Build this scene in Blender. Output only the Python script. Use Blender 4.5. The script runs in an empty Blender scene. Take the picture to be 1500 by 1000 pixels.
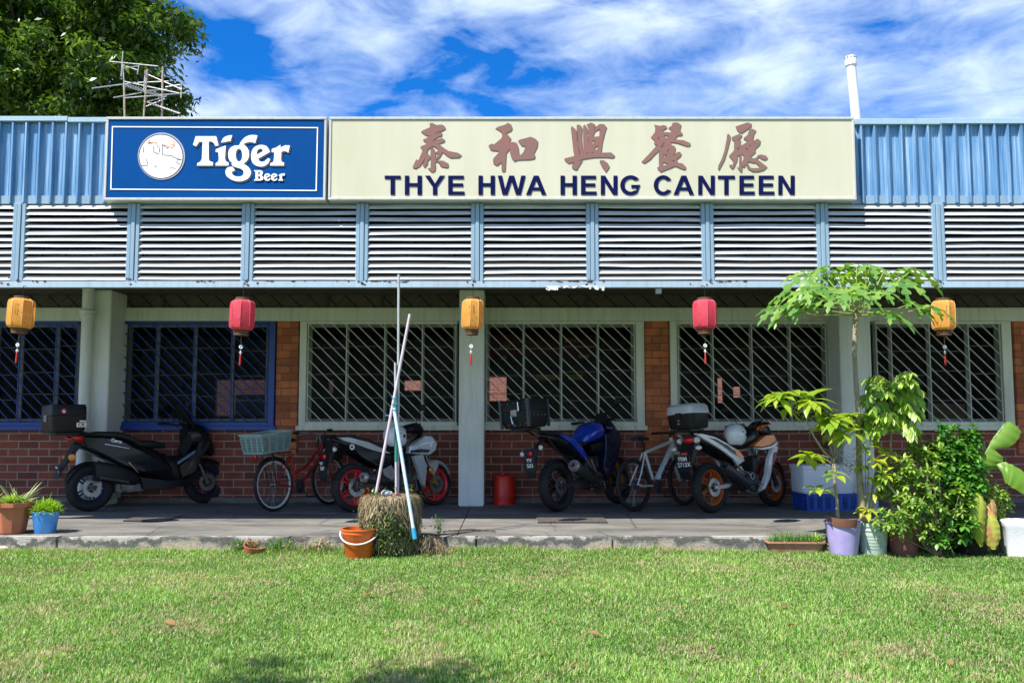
import bpy, bmesh, math, random
import numpy as np
from mathutils import Vector, Matrix, Euler
R = math.radians
PI = math.pi
random.seed(7)
rng = np.random.default_rng(11)
SC = bpy.context.scene
COL = SC.collection

# ---------------------------------------------------------------- camera
FPX, CAMZ = 1320.0, 1.186
PITCH = math.atan(110 / FPX)
cam_d = bpy.data.cameras.new('camera')
cam_d.sensor_width = 36.0
cam_d.lens = 36.0 * FPX / 1500.0
cam_d.clip_start = 0.1
cam_d.clip_end = 3000
cam = bpy.data.objects.new('camera', cam_d)
COL.objects.link(cam)
cam.location = (0, 0, CAMZ)
cam.rotation_euler = (PI / 2 + PITCH, 0, 0)
SC.camera = cam

def P(px, py, Y):
    """world point on the vertical plane y=Y seen at photograph pixel px,py"""
    u = (px - 750) / FPX; v = (500 - py) / FPX
    dy = math.cos(PITCH) - v * math.sin(PITCH)
    dz = math.sin(PITCH) + v * math.cos(PITCH)
    t = Y / dy
    return Vector((u * t, Y, CAMZ + dz * t))

def G(px, py, z=0.0):
    u = (px - 750) / FPX; v = (500 - py) / FPX
    dy = math.cos(PITCH) - v * math.sin(PITCH)
    dz = math.sin(PITCH) + v * math.cos(PITCH)
    t = (z - CAMZ) / dz
    return Vector((u * t, dy * t, z))

# ---------------------------------------------------------------- light
SUN_TRAVEL = Vector((0.50, 0.47, -1.0)).normalized()
sd = bpy.data.lights.new('sun', 'SUN')
sd.energy = 4.5
sd.angle = R(0.5)
sd.color = (1.0, 0.95, 0.87)
sun = bpy.data.objects.new('sun', sd)
COL.objects.link(sun)
sun.rotation_euler = SUN_TRAVEL.to_track_quat('-Z', 'Y').to_euler()
sun.location = (-20, -20, 40)
W = bpy.data.worlds.new("World")
SC.world = W
W.use_nodes = True
SC.view_settings.view_transform = 'Standard'
SC.view_settings.look = 'None'
SC.view_settings.exposure = 1.02
SC.view_settings.gamma = 1.0
SC.cycles.max_bounces = 7
SC.cycles.transparent_max_bounces = 12
SC.cycles.use_denoising = True

def build_world():
    nt = W.node_tree; N = nt.nodes; L = nt.links; N.clear()
    out = N.new('ShaderNodeOutputWorld'); bg = N.new('ShaderNodeBackground')
    bg.inputs['Strength'].default_value = 0.11
    sky = N.new('ShaderNodeTexSky'); sky.sky_type = 'NISHITA'; sky.sun_disc = False
    sky.sun_elevation = R(56); sky.sun_rotation = math.atan2(-SUN_TRAVEL.x, -SUN_TRAVEL.y)
    sky.air_density = 1.0; sky.dust_density = 0.3; sky.ozone_density = 3.0
    hs = N.new('ShaderNodeMixRGB'); hs.blend_type = 'MULTIPLY'; hs.inputs['Fac'].default_value = 1
    hs.inputs['Color2'].default_value = (0.045, 0.42, 0.90, 1)
    L.new(sky.outputs['Color'], hs.inputs['Color1'])
    tc = N.new('ShaderNodeTexCoord')
    # cloud sheet: a flat layer overhead, so directions are divided by their height
    sep = N.new('ShaderNodeSeparateXYZ'); L.new(tc.outputs['Generated'], sep.inputs[0])
    def M(op, a, b=None, c=None):
        n = N.new('ShaderNodeMath'); n.operation = op
        for i, v in enumerate((a, b, c)):
            if v is None: continue
            if isinstance(v, (int, float)): n.inputs[i].default_value = v
            else: L.new(v, n.inputs[i])
        return n.outputs[0]
    cx = M('ARCTAN2', sep.outputs['X'], sep.outputs['Y']); cy = M('ARCSINE', sep.outputs['Z'])
    comb = N.new('ShaderNodeCombineXYZ'); L.new(cx, comb.inputs[0]); L.new(cy, comb.inputs[1])
    mp = N.new('ShaderNodeMapping'); mp.inputs['Rotation'].default_value = (0, 0, R(-16)); mp.inputs['Scale'].default_value = (0.62, 1.5, 1)
    L.new(comb.outputs[0], mp.inputs['Vector'])
    def noise(scale, detail, rough, dist, loc=0.0):
        n = N.new('ShaderNodeTexNoise'); n.inputs['Scale'].default_value = scale
        n.inputs['Detail'].default_value = detail; n.inputs['Roughness'].default_value = rough
        n.inputs['Distortion'].default_value = dist
        m2 = N.new('ShaderNodeMapping'); m2.inputs['Location'].default_value = (loc, loc * 1.7, loc * .3)
        L.new(mp.outputs[0], m2.inputs['Vector']); L.new(m2.outputs[0], n.inputs['Vector'])
        return n.outputs['Fac']
    n1 = noise(7.0, 5, 0.5, 0.7, 3.1)
    n2 = noise(17, 8, 0.60, 0.45, 9.4)
    cov = M('ADD', M('MULTIPLY', n1, 0.52), M('MULTIPLY', n2, 0.53))
    # large clear patches and thick banks, given as directions in the sky
    def dirof(px, py):
        u = (px - 750) / FPX; v = (500 - py) / FPX
        return Vector((u, math.cos(PITCH) - v * math.sin(PITCH), math.sin(PITCH) + v * math.cos(PITCH))).normalized()
    blobs = [(390, 75, .060, -.26), (330, 50, .04, -.12), (650, 30, .05, -.17), (700, 165, .08, -.20), (900, 168, .07, -.12), (800, 110, .04, -.12), (560, 85, .05, -.10),
             (600, 120, .10, -.06), (1330, 75, .06, -.16), (1010, 140, .035, -.12), (1500, 60, .05, -.18), (1180, 60, .05, -.06),
             (880, 60, .10, .10), (1000, 15, .12, .09), (1150, 150, .07, -.07), (700, 90, .05, -.08), (960, 100, .05, -.06), (850, 140, .05, .14), (520, 15, .07, .12), (440, 120, .07, .07), (1420, 120, .07, .15),
             (1080, 140, .03, .12), (1230, 110, .05, .05), (330, 140, .06, .06), (1250, 20, .08, .08), (1400, 20, .06, .06)]
    for px, py, w, a in blobs:
        d = dirof(px, py)
        vm = N.new('ShaderNodeVectorMath'); vm.operation = 'SUBTRACT'; vm.inputs[1].default_value = d
        L.new(tc.outputs['Generated'], vm.inputs[0])
        sc = N.new('ShaderNodeVectorMath'); sc.operation = 'MULTIPLY'; sc.inputs[1].default_value = (0.75 / w, 1 / w, 1.9 / w)
        L.new(vm.outputs[0], sc.inputs[0])
        dt = N.new('ShaderNodeVectorMath'); dt.operation = 'DOT_PRODUCT'
        L.new(sc.outputs[0], dt.inputs[0]); L.new(sc.outputs[0], dt.inputs[1])
        e = M('EXPONENT', M('MULTIPLY', dt.outputs['Value'], -0.6))
        cov = M('ADD', cov, M('MULTIPLY', e, a * .50))
    # unseen low haze added for neutral fill: sky whitens towards the horizon all round
    cov = M('ADD', cov, M('MULTIPLY', M('MAXIMUM', M('SUBTRACT', 0.24, sep.outputs['Z']), 0.0), 1.6))
    ramp = N.new('ShaderNodeValToRGB'); cr = ramp.color_ramp
    cr.elements[0].position = 0.40; cr.elements[0].color = (0, 0, 0, 1)
    cr.elements[1].position = 0.84; cr.elements[1].color = (1, 1, 1, 1)
    e = cr.elements.new(0.52); e.color = (.30, .30, .30, 1)
    e = cr.elements.new(0.65); e.color = (.66, .66, .66, 1)
    L.new(cov, ramp.inputs['Fac'])
    mix = N.new('ShaderNodeMixRGB'); L.new(ramp.outputs['Color'], mix.inputs['Fac'])
    L.new(hs.outputs[0], mix.inputs['Color1']); mix.inputs['Color2'].default_value = (4.9, 5.7, 6.4, 1)
    L.new(mix.outputs[0], bg.inputs['Color']); L.new(bg.outputs[0], out.inputs['Surface'])
build_world()

# ---------------------------------------------------------------- materials
MATS = {}
def mat(name, c, c2=None, scale=6.0, rough=0.6, metal=0.0, bump=0.0, bscale=60.0, coat=0.0, lo=0.35, hi=0.7, detail=5, spec=0.5, stretch=None, emit=None):
    if name in MATS: return MATS[name]
    m = bpy.data.materials.new(name); m.use_nodes = True
    nt = m.node_tree; N = nt.nodes; L = nt.links; N.clear()
    o = N.new('ShaderNodeOutputMaterial'); b = N.new('ShaderNodeBsdfPrincipled'); L.new(b.outputs[0], o.inputs[0])
    b.inputs['Roughness'].default_value = rough; b.inputs['Metallic'].default_value = metal
    b.inputs['Coat Weight'].default_value = coat; b.inputs['Specular IOR Level'].default_value = spec
    tc = N.new('ShaderNodeTexCoord'); vec = tc.outputs['Object']
    if stretch:
        mp = N.new('ShaderNodeMapping'); mp.inputs['Scale'].default_value = stretch
        L.new(vec, mp.inputs['Vector']); vec = mp.outputs[0]
    if c2 is None: c2 = tuple(x * 0.82 for x in c)
    n = N.new('ShaderNodeTexNoise'); n.inputs['Scale'].default_value = scale; n.inputs['Detail'].default_value = detail
    n.inputs['Roughness'].default_value = 0.6
    L.new(vec, n.inputs['Vector'])
    r = N.new('ShaderNodeValToRGB'); r.color_ramp.elements[0].position = lo; r.color_ramp.elements[1].position = hi
    r.color_ramp.elements[0].color = (*c, 1); r.color_ramp.elements[1].color = (*c2, 1)
    L.new(n.outputs['Fac'], r.inputs['Fac']); L.new(r.outputs[0], b.inputs['Base Color'])
    # slight roughness variation
    mr = N.new('ShaderNodeMapRange'); mr.inputs['To Min'].default_value = max(0.02, rough - .08); mr.inputs['To Max'].default_value = min(1, rough + .1)
    L.new(n.outputs['Fac'], mr.inputs['Value']); L.new(mr.outputs[0], b.inputs['Roughness'])
    if bump > 0:
        nb = N.new('ShaderNodeTexNoise'); nb.inputs['Scale'].default_value = bscale; nb.inputs['Detail'].default_value = 4
        L.new(vec, nb.inputs['Vector'])
        bp = N.new('ShaderNodeBump'); bp.inputs['Strength'].default_value = bump; bp.inputs['Distance'].default_value = 0.01
        L.new(nb.outputs['Fac'], bp.inputs['Height']); L.new(bp.outputs[0], b.inputs['Normal'])
    if emit:
        b.inputs['Emission Color'].default_value = (*c, 1); b.inputs['Emission Strength'].default_value = emit
    MATS[name] = m
    return m

def leafmat(name, ca, cb, trans=0.35, rough=0.42, cc=None):
    if name in MATS: return MATS[name]
    m = bpy.data.materials.new(name); m.use_nodes = True
    nt = m.node_tree; N = nt.nodes; L = nt.links; N.clear()
    o = N.new('ShaderNodeOutputMaterial'); b = N.new('ShaderNodeBsdfPrincipled')
    t = N.new('ShaderNodeBsdfTranslucent'); mx = N.new('ShaderNodeMixShader'); mx.inputs[0].default_value = trans
    g = N.new('ShaderNodeNewGeometry'); r = N.new('ShaderNodeValToRGB')
    r.color_ramp.elements[0].color = (*ca, 1); r.color_ramp.elements[1].color = (*cb, 1)
    if cc:
        e = r.color_ramp.elements.new(0.92); e.color = (*cb, 1); r.color_ramp.elements[-1].color = (*cc, 1)
        r.color_ramp.elements[-2].position = 0.9
    L.new(g.outputs['Random Per Island'], r.inputs['Fac'])
    L.new(r.outputs[0], b.inputs['Base Color']); b.inputs['Roughness'].default_value = rough
    hs = N.new('ShaderNodeMixRGB'); hs.blend_type = 'MULTIPLY'; hs.inputs[0].default_value = 1; hs.inputs[2].default_value = (1.5, 1.6, 0.5, 1)
    L.new(r.outputs[0], hs.inputs[1]); L.new(hs.outputs[0], t.inputs['Color'])
    L.new(b.outputs[0], mx.inputs[1]); L.new(t.outputs[0], mx.inputs[2]); L.new(mx.outputs[0], o.inputs[0])
    MATS[name] = m
    return m

# ---------------------------------------------------------------- mesh builder
class MB:
    def __init__(s, M=None):
        s.v = []; s.f = []; s.m = []; s.M = M or Matrix.Identity(4); s.mi = 0
    def add(s, verts, faces, mi=None):
        b = len(s.v); s.v += [s.M @ Vector(p) for p in verts]
        k = s.mi if mi is None else mi
        for f in faces: s.f.append(tuple(i + b for i in f)); s.m.append(k)
        return s
    def box(s, c, d, rot=None, mi=None, taper=1.0):
        x, y, z = d[0] / 2, d[1] / 2, d[2] / 2
        pts = [Vector((sx * x * (taper if sz > 0 else 1), sy * y * (taper if sz > 0 else 1), sz * z)) for sz in (-1, 1) for sy in (-1, 1) for sx in (-1, 1)]
        if rot is not None:
            q = rot if isinstance(rot, Matrix) else Euler(rot).to_matrix()
            pts = [q @ p for p in pts]
        pts = [p + Vector(c) for p in pts]
        return s.add(pts, [(0, 2, 3, 1), (4, 5, 7, 6), (0, 1, 5, 4), (2, 6, 7, 3), (0, 4, 6, 2), (1, 3, 7, 5)], mi)
    def b2(s, x0, x1, y0, y1, z0, z1, mi=None):
        return s.box(((x0 + x1) / 2, (y0 + y1) / 2, (z0 + z1) / 2), (abs(x1 - x0), abs(y1 - y0), abs(z1 - z0)), None, mi)
    def frame(s, d):
        d = Vector(d).normalized()
        a = Vector((0, 0, 1)) if abs(d.z) < 0.95 else Vector((1, 0, 0))
        u = d.cross(a).normalized(); return u, d.cross(u).normalized(), d
    def tube(s, pts, r, seg=8, mi=None, cap=True):
        pts = [Vector(p) for p in pts]; n = len(pts)
        rs = r if isinstance(r, (list, tuple)) else [r] * n
        vs = []; fs = []; u = None
        for i, p in enumerate(pts):
            d = (pts[min(i + 1, n - 1)] - pts[max(i - 1, 0)])
            if d.length < 1e-9: d = Vector((0, 0, 1))
            d.normalize()
            if u is None: u, w, _ = s.frame(d)
            else:
                u = (u - d * u.dot(d))
                if u.length < 1e-6: u, w, _ = s.frame(d)
                u.normalize(); w = d.cross(u).normalized()
            for k in range(seg):
                a = 2 * PI * k / seg
                vs.append(p + (u * math.cos(a) + w * math.sin(a)) * rs[i])
        for i in range(n - 1):
            for k in range(seg):
                a = i * seg + k; b = i * seg + (k + 1) % seg
                fs.append((a, b, b + seg, a + seg))
        if cap: fs.append(tuple(range(seg))[::-1]); fs.append(tuple(range((n - 1) * seg, n * seg)))
        return s.add(vs, fs, mi)
    def lathe(s, prof, o=(0, 0, 0), axis=(0, 0, 1), seg=24, mi=None, a0=0, a1=2 * PI, ux=None):
        ax = Vector(axis).normalized()
        if ux is None: u, w, _ = s.frame(ax)
        else: u = Vector(ux).normalized(); w = ax.cross(u).normalized()
        full = abs(a1 - a0 - 2 * PI) < 1e-6; o = Vector(o)
        n = seg if full else seg + 1; vs = []; fs = []
        for (r, h) in prof:
            for k in range(n):
                a = a0 + (a1 - a0) * k / seg
                vs.append(o + ax * h + (u * math.cos(a) + w * math.sin(a)) * max(r, 1e-5))
        for i in range(len(prof) - 1):
            for k in range(seg):
                k2 = (k + 1) % n if full else k + 1
                a = i * n + k; b = i * n + k2
                fs.append((a, b, b + n, a + n))
        return s.add(vs, fs, mi)
    def loft(s, rings, cap=True, mi=None, closed=True):
        n = len(rings[0]); vs = [Vector(p) for r in rings for p in r]; fs = []
        for i in range(len(rings) - 1):
            for k in range(n if closed else n - 1):
                a = i * n + k; b = i * n + (k + 1) % n
                fs.append((a, b, b + n, a + n))
        if cap: fs.append(tuple(range(n))[::-1]); fs.append(tuple(range((len(rings) - 1) * n, len(rings) * n)))
        return s.add(vs, fs, mi)
    def ell(s, c, r, seg=16, rg=10, mi=None, rot=None):
        vs = []; fs = []; q = Euler(rot).to_matrix() if rot else Matrix.Identity(3)
        for i in range(rg + 1):
            t = PI * i / rg
            for k in range(seg):
                a = 2 * PI * k / seg
                p = Vector((max(math.sin(t), 1e-4) * math.cos(a) * r[0], max(math.sin(t), 1e-4) * math.sin(a) * r[1], math.cos(t) * r[2]))
                vs.append(q @ p + Vector(c))
        for i in range(rg):
            for k in range(seg):
                a = i * seg + k; b = i * seg + (k + 1) % seg
                fs.append((a, a + seg, b + seg, b))
        return s.add(vs, fs, mi)
    def plate(s, pts, y0, y1, inset=0.0, mi=None):
        """solid from an xz outline, from y0 to y1; y1 face inset for a rounded edge"""
        n = len(pts); cx = sum(p[0] for p in pts) / n; cz = sum(p[1] for p in pts) / n
        sgn = 1 if y1 > y0 else -1
        def ring(y, k): return [(cx + (p[0] - cx) * k, y, cz + (p[1] - cz) * k) for p in pts]
        rings = [ring(y0, 1), ring(y1 - sgn * inset, 1)]
        if inset: rings.append(ring(y1, 1 - inset * 6))
        return s.loft(rings, True, mi)
    def build(s, name, mats, parent=None, smooth=40, bevel=0, bseg=2, props=None):
        me = bpy.data.meshes.new(name)
        me.from_pydata([tuple(v) for v in s.v], [], s.f)
        if not isinstance(mats, (list, tuple)): mats = [mats]
        for m in mats: me.materials.append(m)
        if len(mats) > 1: me.polygons.foreach_set('material_index', s.m)
        bm = bmesh.new(); bm.from_mesh(me)
        bmesh.ops.recalc_face_normals(bm, faces=bm.faces)
        if bevel:
            es = [e for e in bm.edges if len(e.link_faces) == 2 and e.calc_face_angle(0) > R(30)]
            bmesh.ops.bevel(bm, geom=es, offset=bevel, segments=bseg, affect='EDGES', clamp_overlap=True)
        bm.to_mesh(me); bm.free()
        if smooth:
            me.polygons.foreach_set('use_smooth', [True] * len(me.polygons))
            me.set_sharp_from_angle(angle=R(smooth))
        me.update()
        ob = bpy.data.objects.new(name, me); COL.objects.link(ob)
        if parent is not None: ob.parent = parent
        if props:
            for k, v in props.items(): ob[k] = v
        return ob

def tag(o, label=None, cat=None, group=None, kind=None):
    if label: o['label'] = label
    if cat: o['category'] = cat
    if group: o['group'] = group
    if kind: o['kind'] = kind
    return o
def thing(name, label, cat, loc=(0, 0, 0), rot=(0, 0, 0), group=None):
    o = bpy.data.objects.new(name, None); COL.objects.link(o); o.empty_display_size = .2
    o.location = loc; o.rotation_euler = rot
    return tag(o, label, cat, group)
def ring(x, z, hw, hh, n=16, p=2.6, y=0.0, tilt=0.0):
    out = []
    for k in range(n):
        a = 2 * PI * k / n; c, s_ = math.cos(a), math.sin(a)
        yy = hw * math.copysign(abs(c) ** (2 / p), c); zz = hh * math.copysign(abs(s_) ** (2 / p), s_)
        out.append((x - zz * math.sin(tilt), y + yy, z + zz * math.cos(tilt)))
    return out
def ringh(x, y, z, hx, hy, n=20, p=3.0):
    out = []
    for k in range(n):
        a = 2 * PI * k / n; c, s_ = math.cos(a), math.sin(a)
        out.append((x + hx * math.copysign(abs(c) ** (2 / p), c), y + hy * math.copysign(abs(s_) ** (2 / p), s_), z))
    return out

def mesh_from_curve(name, cu):
    tmp = bpy.data.objects.new('tmp', cu); COL.objects.link(tmp)
    dg = bpy.context.evaluated_depsgraph_get(); dg.update()
    me = bpy.data.meshes.new_from_object(tmp.evaluated_get(dg), depsgraph=dg)
    bpy.data.objects.remove(tmp); bpy.data.curves.remove(cu); me.name = name
    return me
def shape2d(name, loops, thick, material, Mx, parent=None, smooth_pts=True):
    """filled outline (with holes) in local xy, extruded; Mx places it"""
    cu = bpy.data.curves.new(name, 'CURVE'); cu.dimensions = '2D'; cu.fill_mode = 'BOTH'; cu.extrude = thick / 2
    for lp in loops:
        sp = cu.splines.new('POLY'); sp.points.add(len(lp) - 1); sp.use_cyclic_u = True
        for i, (x, y) in enumerate(lp): sp.points[i].co = (x, y, 0, 1)
    me = mesh_from_curve(name, cu)
    me.transform(Mx); me.materials.clear(); me.materials.append(material)
    ob = bpy.data.objects.new(name, me); COL.objects.link(ob)
    if parent: ob.parent = parent
    return ob
def text(name, s, size, material, Mx, parent=None, bold=0.0, thick=0.002, align='CENTER', xs=1.0, shear=0):
    cu = bpy.data.curves.new(name, 'FONT'); cu.body = s; cu.size = size; cu.extrude = thick / 2; cu.offset = bold
    cu.align_x = align; cu.align_y = 'CENTER'; cu.shear = shear; cu.space_character = 1.0
    me = mesh_from_curve(name, cu)
    me.transform(Mx @ Matrix.Diagonal((xs, 1, 1, 1))); me.materials.clear(); me.materials.append(material)
    ob = bpy.data.objects.new(name, me); COL.objects.link(ob)
    if parent: ob.parent = parent
    return ob
def facing(o, xdir, ydir):
    x = Vector(xdir).normalized(); y = Vector(ydir).normalized(); z = x.cross(y).normalized()
    M = Matrix((x, y, z)).transposed().to_4x4(); M.translation = Vector(o)
    return M
# ================================================================ setting
YK, YL, YC, YW = 9.05, 9.50, 12.13, 12.65     # kerb, louvres, column fronts, brick wall
LAWN_Z = -0.15

def node_mat(name):
    m = bpy.data.materials.new(name); m.use_nodes = True
    N = m.node_tree.nodes; L = m.node_tree.links; N.clear()
    o = N.new('ShaderNodeOutputMaterial'); b = N.new('ShaderNodeBsdfPrincipled'); L.new(b.outputs[0], o.inputs[0])
    tc = N.new('ShaderNodeTexCoord'); MATS[name] = m
    return m, N, L, b, tc
def nz(N, L, vec, scale, detail=5, rough=0.6, dist=0.0):
    n = N.new('ShaderNodeTexNoise'); n.inputs['Scale'].default_value = scale; n.inputs['Detail'].default_value = detail
    n.inputs['Roughness'].default_value = rough; n.inputs['Distortion'].default_value = dist
    L.new(vec, n.inputs['Vector']); return n.outputs['Fac']
def ramp(N, L, fac, stops):
    r = N.new('ShaderNodeValToRGB'); cr = r.color_ramp
    cr.elements[0].position = stops[0][0]; cr.elements[0].color = (*stops[0][1], 1)
    cr.elements[1].position = stops[-1][0]; cr.elements[1].color = (*stops[-1][1], 1)
    for p, c in stops[1:-1]:
        e = cr.elements.new(p); e.color = (*c, 1)
    L.new(fac, r.inputs['Fac']); return r.outputs['Color']
def mixc(N, L, fac, a, b, mode='MIX'):
    m = N.new('ShaderNodeMixRGB'); m.blend_type = mode
    for i, v in enumerate((fac, a, b)):
        if isinstance(v, (int, float)): m.inputs[i].default_value = v
        elif isinstance(v, tuple): m.inputs[i].default_value = (*v, 1)
        else: L.new(v, m.inputs[i])
    return m.outputs[0]
def mth(N, L, op, a, b=0.0, clamp=False):
    m = N.new('ShaderNodeMath'); m.operation = op; m.use_clamp = clamp
    for i, v in enumerate((a, b)):
        if isinstance(v, (int, float)): m.inputs[i].default_value = v
        else: L.new(v, m.inputs[i])
    return m.outputs[0]
def bump(N, L, b, h, strength=0.5, dist=0.01):
    bp = N.new('ShaderNodeBump'); bp.inputs['Strength'].default_value = strength; bp.inputs['Distance'].default_value = dist
    L.new(h, bp.inputs['Height']); L.new(bp.outputs[0], b.inputs['Normal'])
def mapping(N, L, vec, scale=(1, 1, 1), rot=(0, 0, 0), loc=(0, 0, 0)):
    mp = N.new('ShaderNodeMapping'); mp.inputs['Scale'].default_value = scale; mp.inputs['Rotation'].default_value = rot
    mp.inputs['Location'].default_value = loc; L.new(vec, mp.inputs['Vector']); return mp.outputs[0]

def mat_soil_lawn():
    m, N, L, b, tc = node_mat('lawn_ground')
    v = tc.outputs['Object']
    a = nz(N, L, v, 1.3, 6); c = nz(N, L, v, 45, 4, .7)
    c1 = ramp(N, L, c, [(.3, (.035, .075, .012)), (.5, (.07, .13, .022)), (.72, (.20, .19, .085))])
    c2 = ramp(N, L, c, [(.3, (.08, .10, .03)), (.7, (.30, .25, .14))])
    f = ramp(N, L, a, [(.5, (0, 0, 0)), (.72, (.8, .8, .8))])
    L.new(mixc(N, L, f, c1, c2), b.inputs['Base Color']); b.inputs['Roughness'].default_value = .95
    bump(N, L, b, c, .8, .02); return m
def mat_pavement():
    m, N, L, b, tc = node_mat('weathered_concrete')
    v = tc.outputs['Object']
    big = nz(N, L, mapping(N, L, v, (.6, 1.6, 1)), 1.6, 7, .62, .5); mid = nz(N, L, mapping(N, L, v, (.5, 2.2, 1)), 9, 6, .65); fine = nz(N, L, v, 120, 3)
    c = ramp(N, L, big, [(.30, (.075, .068, .06)), (.46, (.155, .146, .132)), (.62, (.22, .21, .19)), (.78, (.12, .11, .097))])
    c = mixc(N, L, .55, c, ramp(N, L, mid, [(.32, (.35, .34, .32)), (.5, (.9, .9, .88)), (.7, (1.15, 1.12, 1.08))]), 'MULTIPLY')
    c = mixc(N, L, .35, c, ramp(N, L, fine, [(.3, (.55, .55, .55)), (.7, (1.15, 1.15, 1.15))]), 'MULTIPLY')
    vor = N.new('ShaderNodeTexVoronoi'); vor.feature = 'DISTANCE_TO_EDGE'; vor.inputs['Scale'].default_value = .8
    L.new(mixc(N, L, .12, v, nz(N, L, v, 6, 4)), vor.inputs['Vector'])
    crack = ramp(N, L, vor.outputs['Distance'], [(0, (.25, .25, .25)), (.008, (1, 1, 1))])
    c = mixc(N, L, .8, c, crack, 'MULTIPLY')
    L.new(c, b.inputs['Base Color']); b.inputs['Roughness'].default_value = .88
    bump(N, L, b, mth(N, L, 'ADD', mid, mth(N, L, 'MULTIPLY', fine, .4)), .35, .01); return m
def mat_kerb():
    m, N, L, b, tc = node_mat('mossy_kerb')
    v = tc.outputs['Object']; sp = N.new('ShaderNodeSeparateXYZ'); L.new(v, sp.inputs[0])
    n = nz(N, L, v, 6, 7, .7); n2 = nz(N, L, v, 45, 4, .7); n3 = nz(N, L, mapping(N, L, v, (1, 1, .3)), 1.4, 3)
    h = mth(N, L, 'ADD', mth(N, L, 'MULTIPLY', sp.outputs['Z'], 7.0), mth(N, L, 'MULTIPLY', mth(N, L, 'SUBTRACT', n, .5), 2.2))
    h = mth(N, L, 'ADD', h, mth(N, L, 'MULTIPLY', mth(N, L, 'SUBTRACT', n3, .5), 2.0))
    c = ramp(N, L, mth(N, L, 'ADD', h, .95), [(.0, (.42, .34, .26)), (.35, (.30, .27, .23)), (.62, (.10, .10, .092)), (.90, (.13, .125, .115)), (1.12, (.40, .38, .35))])
    c = mixc(N, L, .6, c, ramp(N, L, n2, [(.3, (.45, .45, .42)), (.7, (1.25, 1.25, 1.2))]), 'MULTIPLY')
    L.new(c, b.inputs['Base Color']); b.inputs['Roughness'].default_value = .9
    bump(N, L, b, n2, .7, .015); return m
def mat_brick(name, ca, cb, cm, bw=.285, rh=.1055, ms=.009):
    m, N, L, b, tc = node_mat(name)
    sp = N.new('ShaderNodeSeparateXYZ'); L.new(tc.outputs['Object'], sp.inputs[0])
    cb_ = N.new('ShaderNodeCombineXYZ'); L.new(mth(N, L, 'ADD', sp.outputs['X'], sp.outputs['Y']), cb_.inputs[0]); L.new(sp.outputs['Z'], cb_.inputs[1])
    v = cb_.outputs[0]
    br = N.new('ShaderNodeTexBrick'); br.inputs['Scale'].default_value = 1.0
    br.inputs['Brick Width'].default_value = bw; br.inputs['Row Height'].default_value = rh
    br.inputs['Mortar Size'].default_value = ms; br.inputs['Mortar Smooth'].default_value = .25; br.inputs['Bias'].default_value = 0
    br.inputs['Color1'].default_value = (*ca, 1); br.inputs['Color2'].default_value = (*cb, 1); br.inputs['Mortar'].default_value = (*cm, 1)
    wob = mixc(N, L, .006, v, nz(N, L, v, 14, 3)); L.new(wob, br.inputs['Vector'])
    n = nz(N, L, v, 5, 7, .7); n2 = nz(N, L, v, 70, 3)
    c = mixc(N, L, .75, br.outputs['Color'], ramp(N, L, n, [(.3, (.55, .52, .5)), (.5, (.95, .95, .95)), (.75, (1.3, 1.25, 1.2))]), 'MULTIPLY')
    c = mixc(N, L, .5, c, ramp(N, L, n2, [(.3, (.7, .7, .7)), (.7, (1.2, 1.2, 1.2))]), 'MULTIPLY')
    L.new(c, b.inputs['Base Color']); b.inputs['Roughness'].default_value = .8
    hh = mth(N, L, 'SUBTRACT', mth(N, L, 'MULTIPLY', n2, .3), br.outputs['Fac'])
    bump(N, L, b, hh, .9, .012); return m
def mat_paint_wood(name, c, stain, rough=.55, amt=.5):
    """old painted surface with vertical runs of dirt and a few chips"""
    m, N, L, b, tc = node_mat(name); v = tc.outputs['Object']
    run = nz(N, L, mapping(N, L, v, (9, 9, .7)), 1.6, 5, .65); sp = nz(N, L, v, 28, 5, .75); big = nz(N, L, v, 1.7, 4)
    cc = mixc(N, L, ramp(N, L, run, [(.48, (0, 0, 0)), (.75, (amt, amt, amt))]), c, stain)
    cc = mixc(N, L, ramp(N, L, sp, [(.66, (0, 0, 0)), (.74, (.75, .75, .75))]), cc, tuple(x * .45 for x in stain))
    cc = mixc(N, L, .5, cc, ramp(N, L, big, [(.3, (.82, .82, .82)), (.7, (1.1, 1.1, 1.1))]), 'MULTIPLY')
    L.new(cc, b.inputs['Base Color']); b.inputs['Roughness'].default_value = rough
    bump(N, L, b, sp, .25, .005); return m
def mat_ceiling(name, ax):
    m, N, L, b, tc = node_mat(name); s0 = N.new('ShaderNodeSeparateXYZ'); L.new(tc.outputs['Object'], s0.inputs[0])
    c0 = N.new('ShaderNodeCombineXYZ'); L.new(s0.outputs['X'], c0.inputs[0]); L.new(s0.outputs[ax], c0.inputs[1]); v = c0.outputs[0]
    r = mapping(N, L, v, (1, 1, 1), (0, 0, R(-45)))
    sp = N.new('ShaderNodeSeparateXYZ'); L.new(r, sp.inputs[0])
    fr = mth(N, L, 'FRACT', mth(N, L, 'MULTIPLY', sp.outputs['X'], 5.4))
    g = ramp(N, L, fr, [(0, (.12, .12, .12)), (.09, (.12, .12, .12)), (.12, (1, 1, 1))])
    n = nz(N, L, mapping(N, L, r, (1, 6, 1)), 3, 5)
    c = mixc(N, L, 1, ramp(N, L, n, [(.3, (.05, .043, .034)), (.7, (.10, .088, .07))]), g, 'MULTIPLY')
    L.new(c, b.inputs['Base Color']); b.inputs['Roughness'].default_value = .8
    bump(N, L, b, g, .6, .01); return m
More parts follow.
